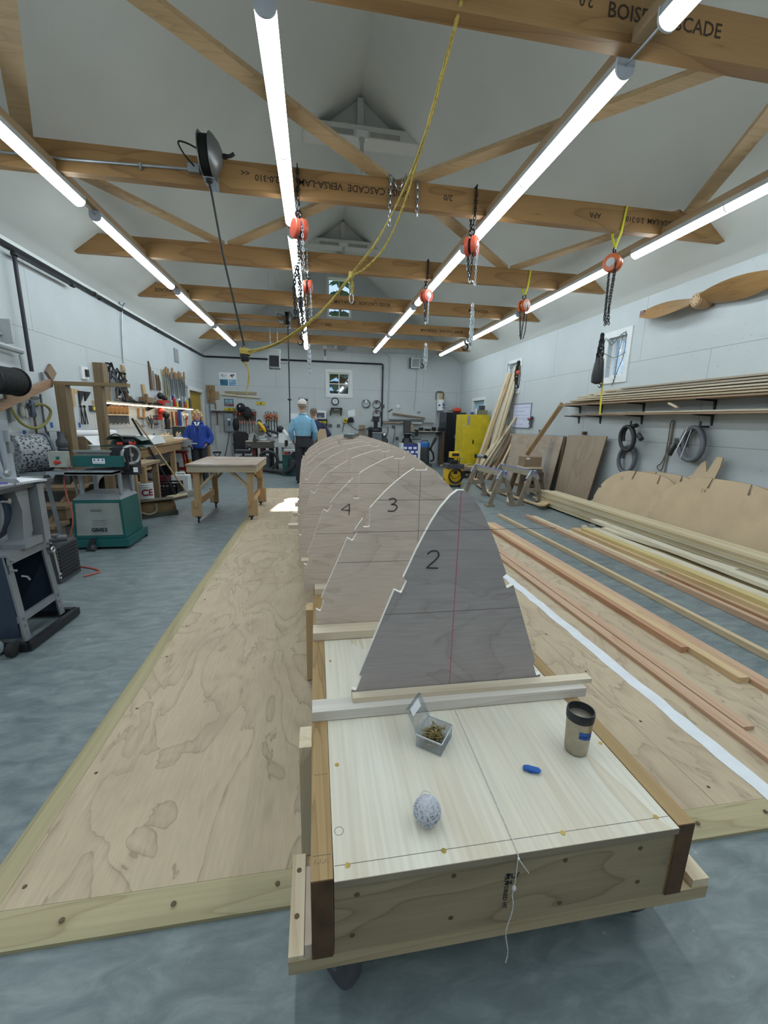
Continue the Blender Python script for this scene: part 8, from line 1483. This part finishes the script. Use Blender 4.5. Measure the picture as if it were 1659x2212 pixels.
blob(m, 'grey_hair', mb, plain('grey_hair', (.30, .26, .22), .8), .008, 2); m.location = (-.27, 9.72, 0); m.rotation_euler = (0, 0, R(-6))
n = T('person', 'person in a dark navy shirt with one hand on the hip, mostly hidden', 'person'); hc = (-.03, .03, 1.60)
stander(n, 1.70, hc, plain('navy_shirt', (.022, .025, .07), .85, var=.15), 'tee_shirt', skin2, (((-.27, .02, 1.12), (-.2, .14, 1.0), (.5, .5, -.5), (0, 0, 1)), ((.36, -.06, 1.13), (.21, -.02, 1.0), (-.5, .6, -.5), (0, 0, 1))), trouser=plain('brown_trousers', (.06, .05, .045), .85))
mb = MB(); rings(mb, [(hc[0], hc[1] - .01, 1.60, .086, .1), (hc[0], hc[1] - .01, 1.66, .085, .102), (hc[0], hc[1] - .01, 1.71, .05, .06)]); P(n, 'short_hair', mb, plain('brown_grey_hair', (.15, .115, .09), .8)); P(n, 'watch', MB().torus((.215, -.02, .96), (-.3, .4, -.8), .032, .009, 16, 6), black); n.location = (.0, 10.55, 0); n.rotation_euler = (0, 0, R(8))
# ================================================================ LIGHT, SKY, CAMERA
sc_ = bpy.context.scene
wd = bpy.data.worlds.new('sky'); sc_.world = wd; wd.use_nodes = True; nt = wd.node_tree; nt.nodes.clear()
o = _n(nt, 'ShaderNodeOutputWorld'); b = _n(nt, 'ShaderNodeBackground'); tc = _n(nt, 'ShaderNodeTexCoord'); sp = _n(nt, 'ShaderNodeSeparateXYZ')
nt.links.new(tc.outputs['Generated'], sp.inputs[0])
col = _ramp(nt, sp.outputs['Z'], [(0, (.10, .22, .34)), (.04, (.16, .36, .62)), (.2, (.45, .68, .95)), (.5, (.62, .80, 1.0))])
nt.links.new(col, b.inputs[0]); b.inputs[1].default_value = 1.35; nt.links.new(b.outputs[0], o.inputs[0])
S('ground_outside', MB().box(-60, 60, YB + .3, 90, -.6, -.5), plain('grass_outside', (.10, .16, .06), .9))
sl = bpy.data.lights.new('sun', 'SUN'); sl.energy = 26; sl.color = (1.0, .93, .82); sl.angle = R(.6)
so = bpy.data.objects.new('sun', sl); C.objects.link(so); so.rotation_euler = V((-1.21, -8.1, -5.78)).to_track_quat('-Z', 'Y').to_euler()
cam = bpy.data.cameras.new('camera'); co = bpy.data.objects.new('camera', cam); C.objects.link(co)
cam.sensor_fit = 'VERTICAL'; cam.sensor_height = 24; cam.lens = 897.51 / 2212 * 24; cam.clip_start = .05; cam.clip_end = 200
yw, pt, rl = .16543, .21642, -.02191
fw = V((math.sin(yw) * math.cos(pt), math.cos(yw) * math.cos(pt), -math.sin(pt))); rt = V((math.cos(yw), -math.sin(yw), 0)); dn = fw.cross(rt)
r2 = rt * math.cos(rl) + dn * math.sin(rl); d2 = -rt * math.sin(rl) + dn * math.cos(rl)
co.matrix_world = Matrix(((r2.x, -d2.x, -fw.x, 0), (r2.y, -d2.y, -fw.y, 0), (r2.z, -d2.z, -fw.z, 1.45), (0, 0, 0, 1)))
sc_.camera = co
vs = sc_.view_settings; vs.view_transform = 'Standard'; vs.look = 'None'; vs.exposure = 0; vs.gamma = 1; vs.use_curve_mapping = False
cy = sc_.cycles; cy.max_bounces = 7; cy.diffuse_bounces = 4; cy.glossy_bounces = 3; cy.transparent_max_bounces = 10; cy.use_denoising = True; cy.sample_clamp_indirect = 6; cy.caustics_reflective = False; cy.caustics_refractive = False
